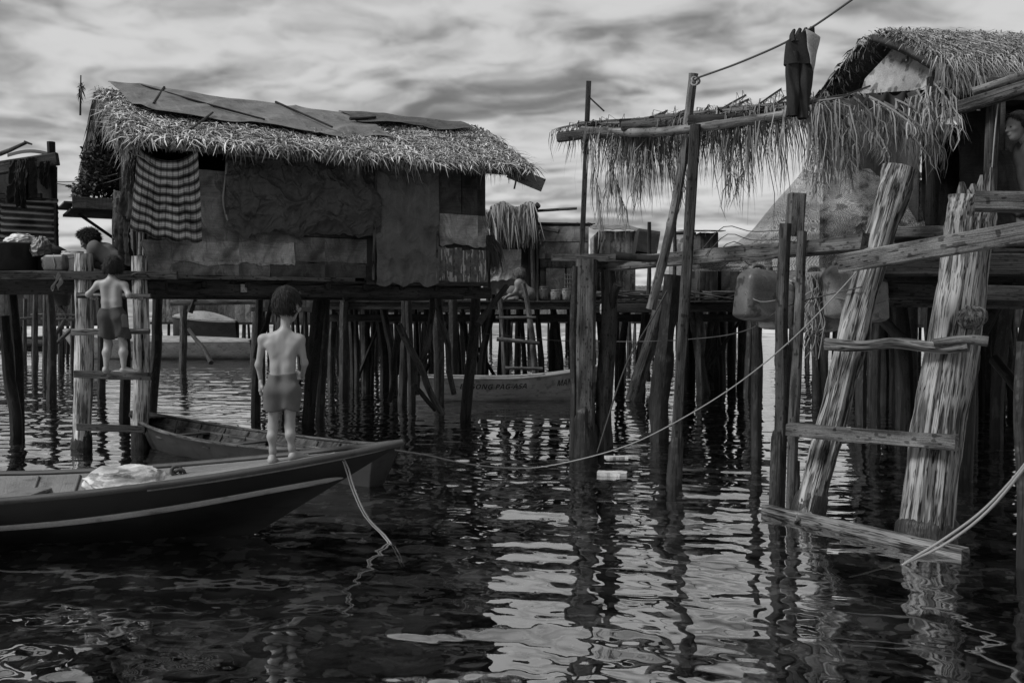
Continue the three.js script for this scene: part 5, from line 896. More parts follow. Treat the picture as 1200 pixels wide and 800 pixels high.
// ================================================================ FAR: second row of decks and shacks, far boats, far village
const farDeck = thing('far_platform', 'long far platform on many stilts behind the houses', 'platform', at(620, 355, 18.4).setY(0), 0);
const FD = 1.66;
{
  const zf = -18, P = (n, g, m) => partW(n, g, m, farDeck), x0 = at(372, 350, 18).x, x1 = at(900, 350, 18).x;
  P('edge_beam', beam(V(x0, FD - 0.08, zf), V(at(672, 350, 18).x, FD - 0.08, zf), 0.08, 0.13), M.timberDark[1]); P('edge_beam', beam(V(at(690, 350, 18).x, FD - 0.13, zf + 0.2), V(x1, FD - 0.10, zf - 0.2), 0.08, 0.16), M.timberDark[0]); P('edge_beam', beam(V(x0, FD - 0.3, zf - 0.8), V(x1, FD - 0.3, zf - 0.8), 0.1, 0.14), M.timberDark[0]);
  for (let k = 0; k < 30; k++) P('deck_plank', beam(V(lerp(x0, x1, k / 30), FD, zf + 0.08), V(lerp(x0, x1, k / 30) + rr(-0.03, 0.03), FD, zf - 3.2), 0.26, 0.03), pick(M.timberDark));
  for (let k = 0; k < 46; k++) { const x = lerp(x0, x1, (k + rnd()) / 46), z = zf - 0.3 - rr(0, 2.8), r = rr(0.04, 0.085); P('stilt', log([V(x, -1.3, z), V(x + rr(-0.1, 0.1), 0.5, z), V(x + rr(-0.12, 0.12), FD - 0.1, z)], r, r * 0.8, { rough: 0.15, sides: 7, step: 0.25 }), pick([...M.poleWet, ...M.poleDark])); }
  for (let k = 0; k < 14; k++) { const x = lerp(x0, x1, rnd()), z = zf - 0.4 - rr(0, 2); P('brace', log([V(x, rr(0, 0.3), z), V(x + rr(-0.8, 0.8), rr(1.0, 1.5), z)], 0.04, 0.03, { sides: 6, step: 0.3 }), pick(M.poleDark)); }
  for (let k = 0; k < 40; k++) { const x = lerp(at(705, 350, 18).x, x1, rnd()), z = zf + rr(-0.9, 0.15); P('stacked_stick', log([V(x - rr(0.3, 0.9), FD + 0.03 + rr(0, 0.16), z), V(x, FD + 0.03 + rr(0, 0.16), z), V(x + rr(0.3, 0.9), FD + 0.03 + rr(0, 0.16), z)], rr(0.012, 0.03), 0.012, { sides: 5, step: 0.5 }), pick(M.pole)); }
}
{ // ladder on the far platform
  const t = thing('far_ladder', 'thin pole ladder leaning on the far platform below the seated person', 'ladder', level(612, 446));
  partW('rail', log([at(592, 460, 17.2), at(590, 400, 17.3), at(586, 352, 17.5), at(584, 338, 17.5)], 0.05, 0.035, { rough: 0.15 }), M.pole[1], t); partW('rail', log([at(629, 460, 17.2), at(624, 400, 17.3), at(617, 350, 17.5), at(613, 332, 17.5)], 0.06, 0.04, { rough: 0.15 }), M.pole[2], t);
  partW('rung', log([at(581, 372, 17.2), at(628, 372, 17.2)], 0.025), M.pole[2], t); partW('rung', log([at(582, 397, 17.15), at(632, 402, 17.15)], 0.035), M.pole[2], t); partW('rung', log([at(592, 431, 17.1), at(636, 432, 17.1)], 0.028), M.pole[2], t);
}
// a plain far shack: walls of upright boards, a pitched or flat tin roof
function farShack(name, label, px0, px1, yTop, d, { base = FD, deep = 2, wallM = M.board, roofM = M.tin, ridge = 0.4, boards = 8, group, over = 0.12, stilts = false, door = false, side = false } = {}) {
  const a = at(px0, yTop, d), b = at(px1, yTop, d), h = a.y - base, w = b.x - a.x, t = thing(name, label, 'shack', V((a.x + b.x) / 2, stilts ? 0 : base, -d), 0, group), y0 = stilts ? base : 0;
  for (let k = 0; k < boards; k++) part('wall_board', sheet(1, 3, (u, v) => V(-w / 2 + (k + 0.02 + u * 0.96) * w / boards, y0 + v * (h + rr(-0.02, 0)), rr(-0.01, 0.01)), w / boards, h, 0.02), pick(wallM), t);
  for (const sx of [-1, 1]) part('side_wall', sheet(2, 2, (u, v) => V(sx * w / 2, y0 + v * h, -u * deep), deep, h, 0.02), pick(wallM), t);
  part('back_wall', sheet(1, 2, (u, v) => V(-w / 2 + u * w, y0 + v * h, -deep), w, h, 0.02), pick(wallM), t);
  part('roof', sheet(Math.round(w * 18), 4, (u, v) => V((-0.5 + u) * (w + over * 2), y0 + h + 0.02 + ridge * v * (v > 0.5 ? 1 : 1) + 0.012 * Math.sin(u * w * 40), over - v * (deep + over * 2)), w, deep, 0.012), roofM, t);
  if (door) part('doorway', sheet(1, 1, (u, v) => V(-w * 0.1 + u * 0.6, y0 + v * h * 0.85, 0.02), 0.6, 1.2, 0.02), M.boardDark[0], t);
  if (stilts) { part('floor', box(w + 0.3, 0.1, deep + 0.2, 0, y0 - 0.05, -deep / 2), M.timberDark[0], t); const n = Math.max(4, Math.round(w / 0.42)); for (let k = 0; k < n; k++) for (const z of [-0.1, -deep * 0.5, -deep + 0.1]) part('stilt', log([V(-w / 2 + k * w / (n - 1) + rr(-0.1, 0.1), -1.4, z), V(-w / 2 + k * w / (n - 1) + rr(-0.1, 0.1), y0 - 0.08, z)], rr(0.05, 0.09), 0.05, { sides: 6, step: 0.4 }), pick([...M.poleWet, M.poleDark[2]]), t); }
  return t;
}
farShack('far_shack', 'plank walled shack with a tin roof behind the seated person', 632, 690, 263, 19, { ridge: 0.12, deep: 2, wallM: [M.board[1], M.board[0], M.board[2]], roofM: M.tinPale, boards: 1, door: false });
{ // horizontal boards and odds on that shack's front
  const t = thing('shack_front', 'patched board front beside the dark doorway of the far shack', 'wall', at(660, 352, 18.9).setY(FD)); const rows = [[634, 690, 265, 283], [632, 689, 284, 303], [633, 690, 304, 313], [640, 662, 314, 345], [664, 690, 314, 345]];
  rows.forEach(([x0, x1, y0, y1], k) => partW('front_board', sheet(2, 2, (u, v) => at(lerp(x0, x1, u), lerp(y1, y0, v), 18.88 - k * 0.004), 1, 0.3, 0.015), [M.board[2], M.board[1], M.timber[0], M.board[2], M.board[1]][k], t));
  for (let k = 0; k < 5; k++) { partW('lattice_strip', beam(at(662 + k * 3, 345, 18.8), at(662 + k * 3, 320, 18.8), 0.012, 0.02), M.clothPale, t); partW('lattice_strip', beam(at(661, 322 + k * 5, 18.79), at(676, 322 + k * 5, 18.79), 0.02, 0.012), M.clothPale, t); }
  partW('roof_pole', log([at(625, 265, 18.6), at(655, 271, 18.4)], 0.045), M.pole[2], t); partW('roof_pole', log([at(616, 254, 18.7), at(631, 240, 18.5)], 0.06), M.pole[1], t); partW('roof_pole', log([at(628, 247, 18.6), at(676, 244, 18.4)], 0.025), M.pole[1], t); partW('roof_pole', log([at(626, 262, 18.6), at(690, 263, 18.6)], 0.03), M.poleDark[1], t);
  partW('corner_pole', log([at(626, 352, 18.5), at(624, 300, 18.5), at(624, 248, 18.5)], 0.045, 0.03), M.pole[1], t);
}
{ // the small thatched shelter and its white cloth
  const t = thing('palm_shelter', 'small shelter with a shaggy palm frond roof right of the thatched house', 'shelter', at(596, 352, 19).setY(FD)); const S = new Strips();
  for (const [x, z] of [[572, 18.6], [622, 18.7], [578, 20.4], [628, 20.4]]) partW('shelter_post', log([at(x, 352, z).setY(FD), at(x, 250, z)], 0.045), M.poleDark[1], t);
  for (let k = 0; k < 2600; k++) { const x = rr(560, 626), y = 246 + 3 * Math.sin(x * 0.2) + (x < 575 ? 4 : 0), p = at(x, y, 18.5 + rr(-0.1, 1.4)).add(V(0, rr(-0.06, 0.12), 0)), L = rr(0.25, 0.75) * (x < 580 ? 1.25 : 1), a = rr(-0.3, 0.3); S.add([p, p.clone().add(V(a * L * 0.4, -L * 0.35, 0.18 * L)), p.clone().add(V(a * L, -L, 0.2 * L))], rr(0.010, 0.022), V(Math.cos(a * 4), 0, Math.sin(a * 4)), rr(0.06, 0.3)); }
  const roof = partW('roof', sheet(12, 6, (u, v) => at(560 + u * 68, 252, 18.5).add(V(0, 0.02 + 0.05 * Math.sin(u * 5), -v * 2)), 1.2, 2, 0.06), M.thatchBase, t);
  const th = partW('thatch', S.build(), M.thatch, roof); stuff(th);
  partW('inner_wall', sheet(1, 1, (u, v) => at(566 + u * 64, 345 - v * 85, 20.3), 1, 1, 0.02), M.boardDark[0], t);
}
hung('white_cloth', 'white cloth hanging in the small palm shelter behind the seated person', 'cloth', [at(572, 292, 18.75), at(611, 292, 18.7), at(610, 326, 18.7), at(572, 330, 18.75)], M.tarpPale, 1.2, { seed: 4 });
{ const t = thing('hanging_mat', 'ragged grey mat hanging at the right end of the thatched house', 'mat', at(575, 330, 13.6).setY(2.0)); const S = new Strips(); for (let k = 0; k < 260; k++) { const p = at(567 + rr(0, 10), 275 + rr(0, 15), 13.6 + rr(0, 0.4)), L = rr(0.2, 0.42), a = rr(-0.1, 0.7); S.add([p, p.clone().add(V(a * L * 0.5, -L * 0.4, 0)), p.clone().add(V(a * L * 0.7, -L, 0))], 0.012, V(1, 0, 0.4).normalize(), rr(0.05, 0.2)); } partW('mat_fringe', S.build(), M.thatch, t); }
for (const [px, w, h, v, label] of [[637, 11, 16, 0, 'grey plastic container standing left in front of the far plank shack'], [651, 12, 12, 2, 'wide low grey bucket in front of the far plank shack'], [663, 9, 13, 1, 'small pale bucket at the right in front of the far plank shack']]) { const p = at(px, 352, 18.3).setY(FD + 0.015), s = 18.3 / FOCAL, t = thing('plastic_container', label, 'container', p, 0, 'containers on the far platform'); part('container_body', lathe([[0, 0], [w * s * 0.42, 0], [w * s * 0.5, h * s * 0.15], [w * s * 0.52, h * s * 0.8], [w * s * 0.4, h * s], [0, h * s]], 18), M.plasticGrey[v], t); part('container_rim', new THREE.TorusGeometry(w * s * 0.42, 0.012, 8, 18).rotateX(Math.PI / 2).translate(0, h * s, 0), M.plasticGrey[v], t); }
farShack('far_shack', 'pale board shack with a sloping tin roof left of the bamboo pole', 703, 745, 270, 20, { ridge: 0.30, deep: 2.2, wallM: [M.shackPale, M.shackPale, M.plaster], roofM: M.tinPale, boards: 7 });
single('dark_awning', beam(at(744, 284, 19.7), at(768, 288, 19.7), 0.9, 0.5), M.boardDark[0], 'dark box shaped lean-to at the side of the pale board shack', 'lean-to');
{ const t = thing('water_tank', 'pale barrel tank standing behind the rail between the two tall poles', 'tank', at(801, 318, 19).setY(FD)); const s = 19 / FOCAL; part('tank_body', lathe([[0, 0], [15 * s, 0], [17 * s, 30 * s], [16 * s, 66 * s], [13 * s, 80 * s], [0, 80 * s]], 22), M.plaster, t); part('tank_rim', new THREE.TorusGeometry(13 * s, 0.03, 8, 22).rotateX(Math.PI / 2).translate(0, 80 * s, 0), M.timberDark[0], t); }
farShack('far_shack', 'low dark roofed shack just left of the net under the awning', 822, 842, 272, 19.5, { ridge: 0.2, wallM: M.boardDark, roofM: M.thatchBase, boards: 4 });
farShack('far_shack', 'dim shack behind the net heap at deck level', 846, 905, 300, 20, { ridge: 0.15, wallM: M.board, boards: 6 });
for (const [px, y0, y1, d, label] of [[857 - 97, 345, 260, 15.5, 'thin bare stick standing left of the bamboo pole'], [790, 345, 262, 16, 'thin bare stick standing behind the sawn pole']]) single('bare_stick', log([at(px, y0, d), at(px + 1, (y0 + y1) / 2, d), at(px + 1, y1, d)], 0.035, 0.025, { rough: 0.2 }), M.poleDark[2], label, 'stick');
{ const t = thing('hung_canister', 'pale square canister hanging under the far platform beside the crooked post', 'canister', at(708, 370, 15.5)); const s = 15.5 / FOCAL; part('canister_body', new THREE.CapsuleGeometry(5 * s, 6 * s, 6, 16).scale(1, 1, 0.7).translate(0, 8 * s, 0), M.plasticWhite, t); part('canister_cord', rope([V(0, 16 * s, 0), V(0.02, 0.35, 0), V(0, 0.5, 0)], 0.008), M.rope, t); }

// stilts that stand alone between the houses
{ let k = 0; 
  const singles = [[824, 440, 822, 352, 8], [842, 452, 836, 352, 10], [858, 436, 860, 350, 8], [872, 430, 872, 350, 9], [806, 448, 804, 350, 8], [730, 432, 728, 345, 8], [737, 418, 737, 350, 5], [828, 460, 808, 352, 11]];
  singles.sort((a, b) => a[0] - b[0]); const nth = ['leftmost', 'second', 'third', 'fourth', 'fifth', 'sixth', 'seventh', 'rightmost'];
  for (const [x, y, tx, ty, w] of singles) single('lone_stilt', post(x, y, tx, ty, w, { rough: 0.16, sides: 8 }), pick([...M.poleWet, M.poleDark[2], M.pole[0]]), nth[k++] + (k > 1 && k < 8 ? ' from the left' : '') + ' of the thin stilts in the water behind the walkway rail', 'stilt', 'thin stilts behind the walkway rail'); }

// far left: boats and stilt huts across the water
{
  const L = 6.4, d = 33, c = at(184, 418, d).setY(0), half = s => 0.85 * Math.pow(Math.sin(clamp(lerp(0.18, 1.0, s)) * Math.PI), 0.55), sheer = s => 0.55 + 0.38 * Math.pow(clamp((s - 0.4) / 0.6), 2), keel = () => -0.1;
  const b = boat('covered_boat', 'pale grey covered boat far behind the log ladder', c, Math.PI, { L, B: 1.6, half, sheer: s => sheer(s), keel, stem: s => 0.7 * smooth(0.8, 1, s), flare: v => Math.pow(v, 0.4), hullMat: M.hullGrey, inMat: M.hullGrey, railMat: M.hullWhite, n: 40, railW: 0.04, railH: 0.03 });
  part('boat_cover', sheet(40, 16, (u, v) => { const s = lerp(0.01, 0.97, u), z = lerp(-1, 1, v), hgt = 0.16 * (1 - z * z) * Math.pow(Math.sin(clamp(s * 0.9 + 0.06) * 3.14), 0.7); return V(b.X(s), sheer(s) + 0.02 + hgt, z * (half(s) + 0.02)); }, L, 1.6, 0.02), M.hullWhite, b.t);
}
{
  const L = 2.3, b = boat('far_boat', 'small covered boat resting on a far landing above the pale grey boat', at(240, 385, 36).setY(0.55), Math.PI, { L, B: 1, half: s => 0.5 * Math.pow(Math.sin(clamp(lerp(0.1, 1, s)) * Math.PI), 0.6), sheer: s => 0.62 + 0.2 * s * s, keel: () => 0, hullMat: M.hullMid, inMat: M.hullMid, railMat: M.hullGrey, n: 30 });
  part('boat_cover', sheet(24, 10, (u, v) => { const s = lerp(0.02, 0.97, u), z = lerp(-1, 1, v); return V(b.X(s), 0.62 + 0.2 * s * s + 0.03 + 0.3 * (1 - z * z) * Math.sin(s * 3.1), z * 0.5 * Math.pow(Math.sin(clamp(lerp(0.1, 1, s)) * Math.PI), 0.6)); }, L, 1, 0.02), M.hullGrey, b.t);
}
for (const [px, py, d, L, label] of [[18, 404, 46, 5, 'low dark boat far away at the left edge'], [704, 407, 40, 1.2, 'tiny pale boat far off seen between the posts']]) { const half = s => 0.5 * Math.pow(Math.sin(clamp(lerp(0.1, 1, s)) * Math.PI), 0.6); boat('far_boat', label, at(px, py, d).setY(0), 0.1, { L, B: 1, half, sheer: s => 0.42 + 0.2 * Math.abs(2 * s - 1) ** 2, keel: () => -0.1, hullMat: px < 100 ? M.hullMid : M.hullWhite, inMat: M.hullMid, railMat: M.hullWhite, n: 24 }); }
// landing in front of them
{
  const t = thing('far_landing', 'rickety far landing of poles behind the small boy\'s ladder', 'landing', at(60, 400, 25).setY(0)), P = (n, g, m) => partW(n, g, m, t);
  const pl = (x0, y0, x1, y1, d, r, m) => P('pole', log([at(x0, y0, d), at(x1, y1, d)], r, r * 0.8, { bend: 0.01, sides: 6, step: 0.3 }), m || pick(M.pole));
  for (const [x, y, ty] of [[40, 440, 342], [52, 440, 342], [70, 428, 340], [84, 425, 340], [28, 420, 350], [8, 418, 350]]) { const b = level(x, y); P('stilt', log([b.clone().setY(-1.4), b, at(x + 1, ty, -b.z)], rr(0.05, 0.09), 0.06, { sides: 6 }), pick(M.pole)); }
  pl(36, 369, 92, 369, 26, 0.05); pl(48, 374, 92, 374, 26, 0.06); pl(76, 374, 58, 402, 26, 0.06); pl(84, 385, 53, 414, 24, 0.05, M.pole[2]); pl(0, 375, 40, 372, 28, 0.05); pl(78, 372, 62, 346, 26, 0.05); pl(0, 400, 60, 402, 34, 0.15);
  const net = []; for (let k = 0; k < 12; k++) net.push(rope([at(62 + rr(-4, 14), 350, 26), at(64 + rr(-6, 16), 360, 26), at(66 + rr(-6, 16), 372, 26)], 0.012, 4, 10)); P('net_bundle', mergeGeometries(net), M.ropeDark); P('hung_bundle', log([at(72, 345, 26), at(73, 358, 26)], 0.25, 0.16, { rough: 0.3 }), M.clothDark);
}
{
  const t = thing('far_jetty', 'frame of posts and a long cross pole standing in the far water', 'frame', level(213, 432)), P = (n, g, m) => partW(n, g, m, t);
  P('post', post(213, 432, 216, 352, 9, { rough: 0.1 }), M.pole[1], t); P('cross_pole', log([at(200, 355, 25), at(262, 354, 25), at(330, 353, 25)], 0.07), M.pole[1]); P('stick', log([at(247, 425, 24.5), at(238, 408, 25), at(228, 396, 25.5), at(221, 386, 26)], 0.06, 0.045), M.poleWet[0]); P('post', post(297, 424, 300, 352, 8), M.pole[0]); P('post', post(222, 410, 222, 366, 5), M.pole[1]); P('brace', log([at(222, 366, 25), at(228, 350, 25)], 0.08), M.poleWet[0]);
}
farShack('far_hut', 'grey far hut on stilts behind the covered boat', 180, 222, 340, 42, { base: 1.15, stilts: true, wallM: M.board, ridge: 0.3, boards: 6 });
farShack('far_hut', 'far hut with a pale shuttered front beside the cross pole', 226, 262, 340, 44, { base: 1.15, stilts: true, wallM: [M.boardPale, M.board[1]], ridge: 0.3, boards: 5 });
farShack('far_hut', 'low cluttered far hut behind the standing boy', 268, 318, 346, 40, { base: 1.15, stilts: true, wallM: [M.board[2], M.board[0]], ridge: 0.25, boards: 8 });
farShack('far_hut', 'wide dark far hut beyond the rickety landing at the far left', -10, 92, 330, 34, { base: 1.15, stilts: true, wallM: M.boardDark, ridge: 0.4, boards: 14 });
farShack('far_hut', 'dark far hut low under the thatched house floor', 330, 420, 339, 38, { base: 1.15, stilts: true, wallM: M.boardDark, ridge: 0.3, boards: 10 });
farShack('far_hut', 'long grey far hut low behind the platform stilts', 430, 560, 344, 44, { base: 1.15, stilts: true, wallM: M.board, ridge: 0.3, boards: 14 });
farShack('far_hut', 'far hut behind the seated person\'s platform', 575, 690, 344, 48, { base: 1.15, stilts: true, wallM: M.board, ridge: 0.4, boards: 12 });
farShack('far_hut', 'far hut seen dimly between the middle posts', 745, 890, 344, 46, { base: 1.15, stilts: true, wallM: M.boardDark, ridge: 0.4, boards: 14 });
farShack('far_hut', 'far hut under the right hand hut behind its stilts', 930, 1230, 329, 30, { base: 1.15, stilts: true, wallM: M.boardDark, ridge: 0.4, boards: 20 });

// floating bits and stones
{ const f = (px, py, w, l, label, seed) => { const p = level(px, py), g = plate(torn(0, 0, w, l, [0.02, 0.015, 0.02, 0.015], 0.03), 0.05); g.rotateX(-Math.PI / 2).rotateY(seed).translate(p.x - w / 2, -0.028, p.z + l / 2); single('foam_block', g, M.foam, label, 'foam'); }; f(723, 537, 0.22, 0.1, 'white foam block floating beside the crooked post', 0.1); f(716, 555, 0.26, 0.14, 'wider flat foam piece floating nearer than the white block', -0.15); }
{ const rock = (px, py, s, label, seed) => { const w = level(px, py), r = ray(px, py); const p = V(w.x + r.x * 0.62 / 0.9, bedHeight(w.x, w.z) + s * 0.2, w.z + r.z * 0.62 / 0.9 * 0.55); const g = new THREE.IcosahedronGeometry(s, 9), a = g.attributes.position; for (let i = 0; i < a.count; i++) { const v = V().fromBufferAttribute(a, i).multiplyScalar(1 / s); const k = 1 + 0.9 * (f3(v.x * 1.2 + seed, v.y * 1.2, v.z * 1.2, 4) - 0.5); a.setXYZ(i, v.x * k * s * 1.2, v.y * k * s * 0.75, v.z * k * s); } let q = mergeVertices(g, 1e-4); q.deleteAttribute('normal'); q.computeVertexNormals(); scaleUV(q, 0.6, 0.6); q.translate(p.x, p.y, p.z); single('sea_stone', q, M.rock, label, 'stone'); };
  rock(405, 752, 0.12, 'rounded stone under the clear water, left of the group near the bottom', 1); rock(432, 750, 0.10, 'middle stone of the group under the clear water', 5); rock(462, 757, 0.15, 'largest stone of the group under the clear water', 9); rock(486, 764, 0.09, 'small stone at the right of the underwater group', 14); rock(330, 740, 0.11, 'single flat stone under water left of the stone group', 19); rock(250, 770, 0.13, 'dim stone on the sea bed in the lower left', 23); rock(495, 665, 0.13, 'pale stone on the sea bed below the bow rope', 29); rock(560, 700, 0.12, 'stone on the sea bed left of the bright reflection', 33); rock(700, 780, 0.14, 'stone on the sea bed under the bright reflection', 37); rock(60, 690, 0.14, 'stone on the sea bed at the lower left edge', 41); rock(1060, 740, 0.15, 'stone on the sea bed below the big ladder', 47); rock(180, 690, 0.1, 'stone on the sea bed under the near boat', 51); }

farShack('added_rear_shack', 'dark shack added behind the right hut to darken the water reflections', 1045, 1290, 210, 13.2, { base: 1.8, deep: 3, wallM: M.boardDark, roofM: M.thatchBase, ridge: 0.5, boards: 12 });  // added, hidden by the hut: keeps bright sky out of the water below

farShack('added_back_house', 'narrower dim stilt house added behind the middle of the thatched house to block sky reflections', 302, 380, 232, 23.5, { base: 1.6, stilts: true, deep: 4, wallM: M.boardDark, roofM: M.rust, ridge: 0.25, boards: 7 });  // added behind the thatched house so the water under it mirrors less sky
farShack('added_back_house', 'wider dim stilt house added behind the right half of the thatched house to block sky reflections', 384, 556, 238, 25, { base: 1.6, stilts: true, deep: 4, wallM: M.boardDark, roofM: M.rust, ridge: 0.25, boards: 12 });  // second added house, mostly hidden, blocking sky from the water reflection

// ================================================================ PEOPLE
// distance fields joined smoothly and meshed with surface nets
function bones(list, k = 0.03) { const L = list.map(([a, b, ra, rb]) => ({ a, ab: b.clone().sub(a), l2: Math.max(1e-9, b.distanceToSquared(a)), ra, rb })); const t = V();
  return p => { let s = 9; for (const b of L) { t.copy(p).sub(b.a); const q = clamp(t.dot(b.ab) / b.l2); t.addScaledVector(b.ab, -q); const d = t.length() - lerp(b.ra, b.rb, q), h = clamp(0.5 + 0.5 * (d - s) / k); s = lerp(d, s, h) - k * h * (1 - h); } return s; }; }
function net(f, lo, hi, cell) {
  const nx = Math.ceil((hi.x - lo.x) / cell) + 1, ny = Math.ceil((hi.y - lo.y) / cell) + 1, nz = Math.ceil((hi.z - lo.z) / cell) + 1, F = new Float32Array(nx * ny * nz), p = V(); let q = 0;
  for (let k = 0; k < nz; k++) for (let j = 0; j < ny; j++) for (let i = 0; i < nx; i++) { p.set(lo.x + i * cell, lo.y + j * cell, lo.z + k * cell); F[q++] = f(p); }
  const at3 = (i, j, k) => (k * ny + j) * nx + i, id = new Int32Array(F.length).fill(-1), pos = [], idx = [], E = [[0, 1], [2, 3], [4, 5], [6, 7], [0, 2], [1, 3], [4, 6], [5, 7], [0, 4], [1, 5], [2, 6], [3, 7]];
  for (let k = 0; k < nz - 1; k++) for (let j = 0; j < ny - 1; j++) for (let i = 0; i < nx - 1; i++) {
    const v = []; let m = 0; for (let c = 0; c < 8; c++) { const x = F[at3(i + (c & 1), j + (c >> 1 & 1), k + (c >> 2))]; v.push(x); if (x < 0) m |= 1 << c; } if (!m || m === 255) continue;
    let x = 0, y = 0, z = 0, n = 0; for (const [a, b] of E) if ((v[a] < 0) !== (v[b] < 0)) { const t = v[a] / (v[a] - v[b]); x += lerp(a & 1, b & 1, t); y += lerp(a >> 1 & 1, b >> 1 & 1, t); z += lerp(a >> 2, b >> 2, t); n++; }
    id[at3(i, j, k)] = pos.length / 3; pos.push(lo.x + (i + x / n) * cell, lo.y + (j + y / n) * cell, lo.z + (k + z / n) * cell);
  }
  const quad = (a, b, c, d, flip) => { if (a < 0 || b < 0 || c < 0 || d < 0) return; flip ? idx.push(a, c, b, a, d, c) : idx.push(a, b, c, a, c, d); };
  for (let k = 1; k < nz - 1; k++) for (let j = 1; j < ny - 1; j++) for (let i = 1; i < nx - 1; i++) { const s = F[at3(i, j, k)] < 0;
    if (s !== F[at3(i + 1, j, k)] < 0) quad(id[at3(i, j - 1, k - 1)], id[at3(i, j, k - 1)], id[at3(i, j, k)], id[at3(i, j - 1, k)], !s);
    if (s !== F[at3(i, j + 1, k)] < 0) quad(id[at3(i - 1, j, k - 1)], id[at3(i - 1, j, k)], id[at3(i, j, k)], id[at3(i, j, k - 1)], !s);
    if (s !== F[at3(i, j, k + 1)] < 0) quad(id[at3(i - 1, j - 1, k)], id[at3(i, j - 1, k)], id[at3(i, j, k)], id[at3(i - 1, j, k)], !s); }
  return [pos, idx];
}
function toned(parts, amount = 0.22) {                                   // [pos, idx] pairs -> one geometry with a mottled tone
  const gs = parts.map(([pos, idx]) => { const g = geoFrom(pos, null, idx), c = []; for (let i = 0; i < pos.length; i += 3) { const t = 1 - amount / 2 + amount * f3(pos[i] * 14 + 3, pos[i + 1] * 14, pos[i + 2] * 14, 4); c.push(t, t, t); } g.setAttribute('color', new THREE.Float32BufferAttribute(c, 3)); g.setAttribute('uv', new THREE.Float32BufferAttribute(new Float32Array(pos.length / 3 * 2), 2)); return g; });
  return gs.length > 1 ? mergeGeometries(gs) : gs[0];
}
function bounds(list, pad) { const lo = V(9, 9, 9), hi = V(-9, -9, -9); for (const [a, b, ra, rb] of list) { for (const [p, r] of [[a, ra], [b, rb]]) { lo.min(p.clone().addScalar(-r - pad)); hi.max(p.clone().addScalar(r + pad)); } } return [lo, hi]; }
const skinOf = (list, k, cell) => net(bones(list, k), ...bounds(list, 0.03), cell);
// a head: c is its middle, s its height (crown to chin), turn about y, nod about x (face looks to +z before turning)
function head(c, s, turn, nod = 0, tilt = 0) {
  const m = new THREE.Matrix4().makeRotationFromEuler(new THREE.Euler(nod, turn, tilt, 'YXZ')), inv = m.clone().invert(), t = V();
  const ell = (p, x, y, z, rx, ry, rz) => { const a = (p.x - x) / rx, b = (p.y - y) / ry, d = (p.z - z) / rz, k = Math.sqrt(a * a + b * b + d * d); return (k - 1) * Math.min(rx, ry, rz); };
  const sm = (a, b, k) => { const h = clamp(0.5 + 0.5 * (b - a) / k); return lerp(b, a, h) - k * h * (1 - h); };
  const f = q => {
    const p = t.copy(q).sub(c).applyMatrix4(inv).multiplyScalar(1 / s); const ax = Math.abs(p.x);
    let d = ell(p, 0, 0.10, -0.03, 0.335, 0.40, 0.425); d = sm(d, ell(p, 0, -0.18, 0.12, 0.25, 0.30, 0.25), 0.14); d = sm(d, ell(p, 0, -0.36, 0.24, 0.10, 0.09, 0.10), 0.12);
    d = sm(d, ell(p, 0, 0.06, 0.31, 0.22, 0.05, 0.06), 0.08); const px = p.x; d = Math.max(d, -ell({ x: ax, y: p.y, z: p.z }, 0.135, -0.005, 0.43, 0.085, 0.05, 0.075));
    d = sm(d, ell(p, 0, -0.04, 0.40, 0.045, 0.11, 0.06), 0.05); d = sm(d, ell(p, 0, -0.11, 0.44, 0.065, 0.045, 0.065), 0.04); d = sm(d, ell(p, 0, -0.215, 0.375, 0.10, 0.028, 0.05), 0.03); d = sm(d, ell(p, 0, -0.265, 0.365, 0.085, 0.03, 0.05), 0.03);
    d = sm(d, ell({ x: ax, y: p.y, z: p.z }, 0.345, -0.03, -0.03, 0.045, 0.115, 0.07), 0.02); d = sm(d, ell({ x: ax, y: p.y, z: p.z }, 0.2, -0.08, 0.28, 0.1, 0.07, 0.08), 0.1);
    return d * s;
  };
  const R = V(0.62 * s, 0.62 * s, 0.62 * s); return { mesh: net(f, c.clone().sub(R), c.clone().add(R), s / 52), m, c, s, f };
}
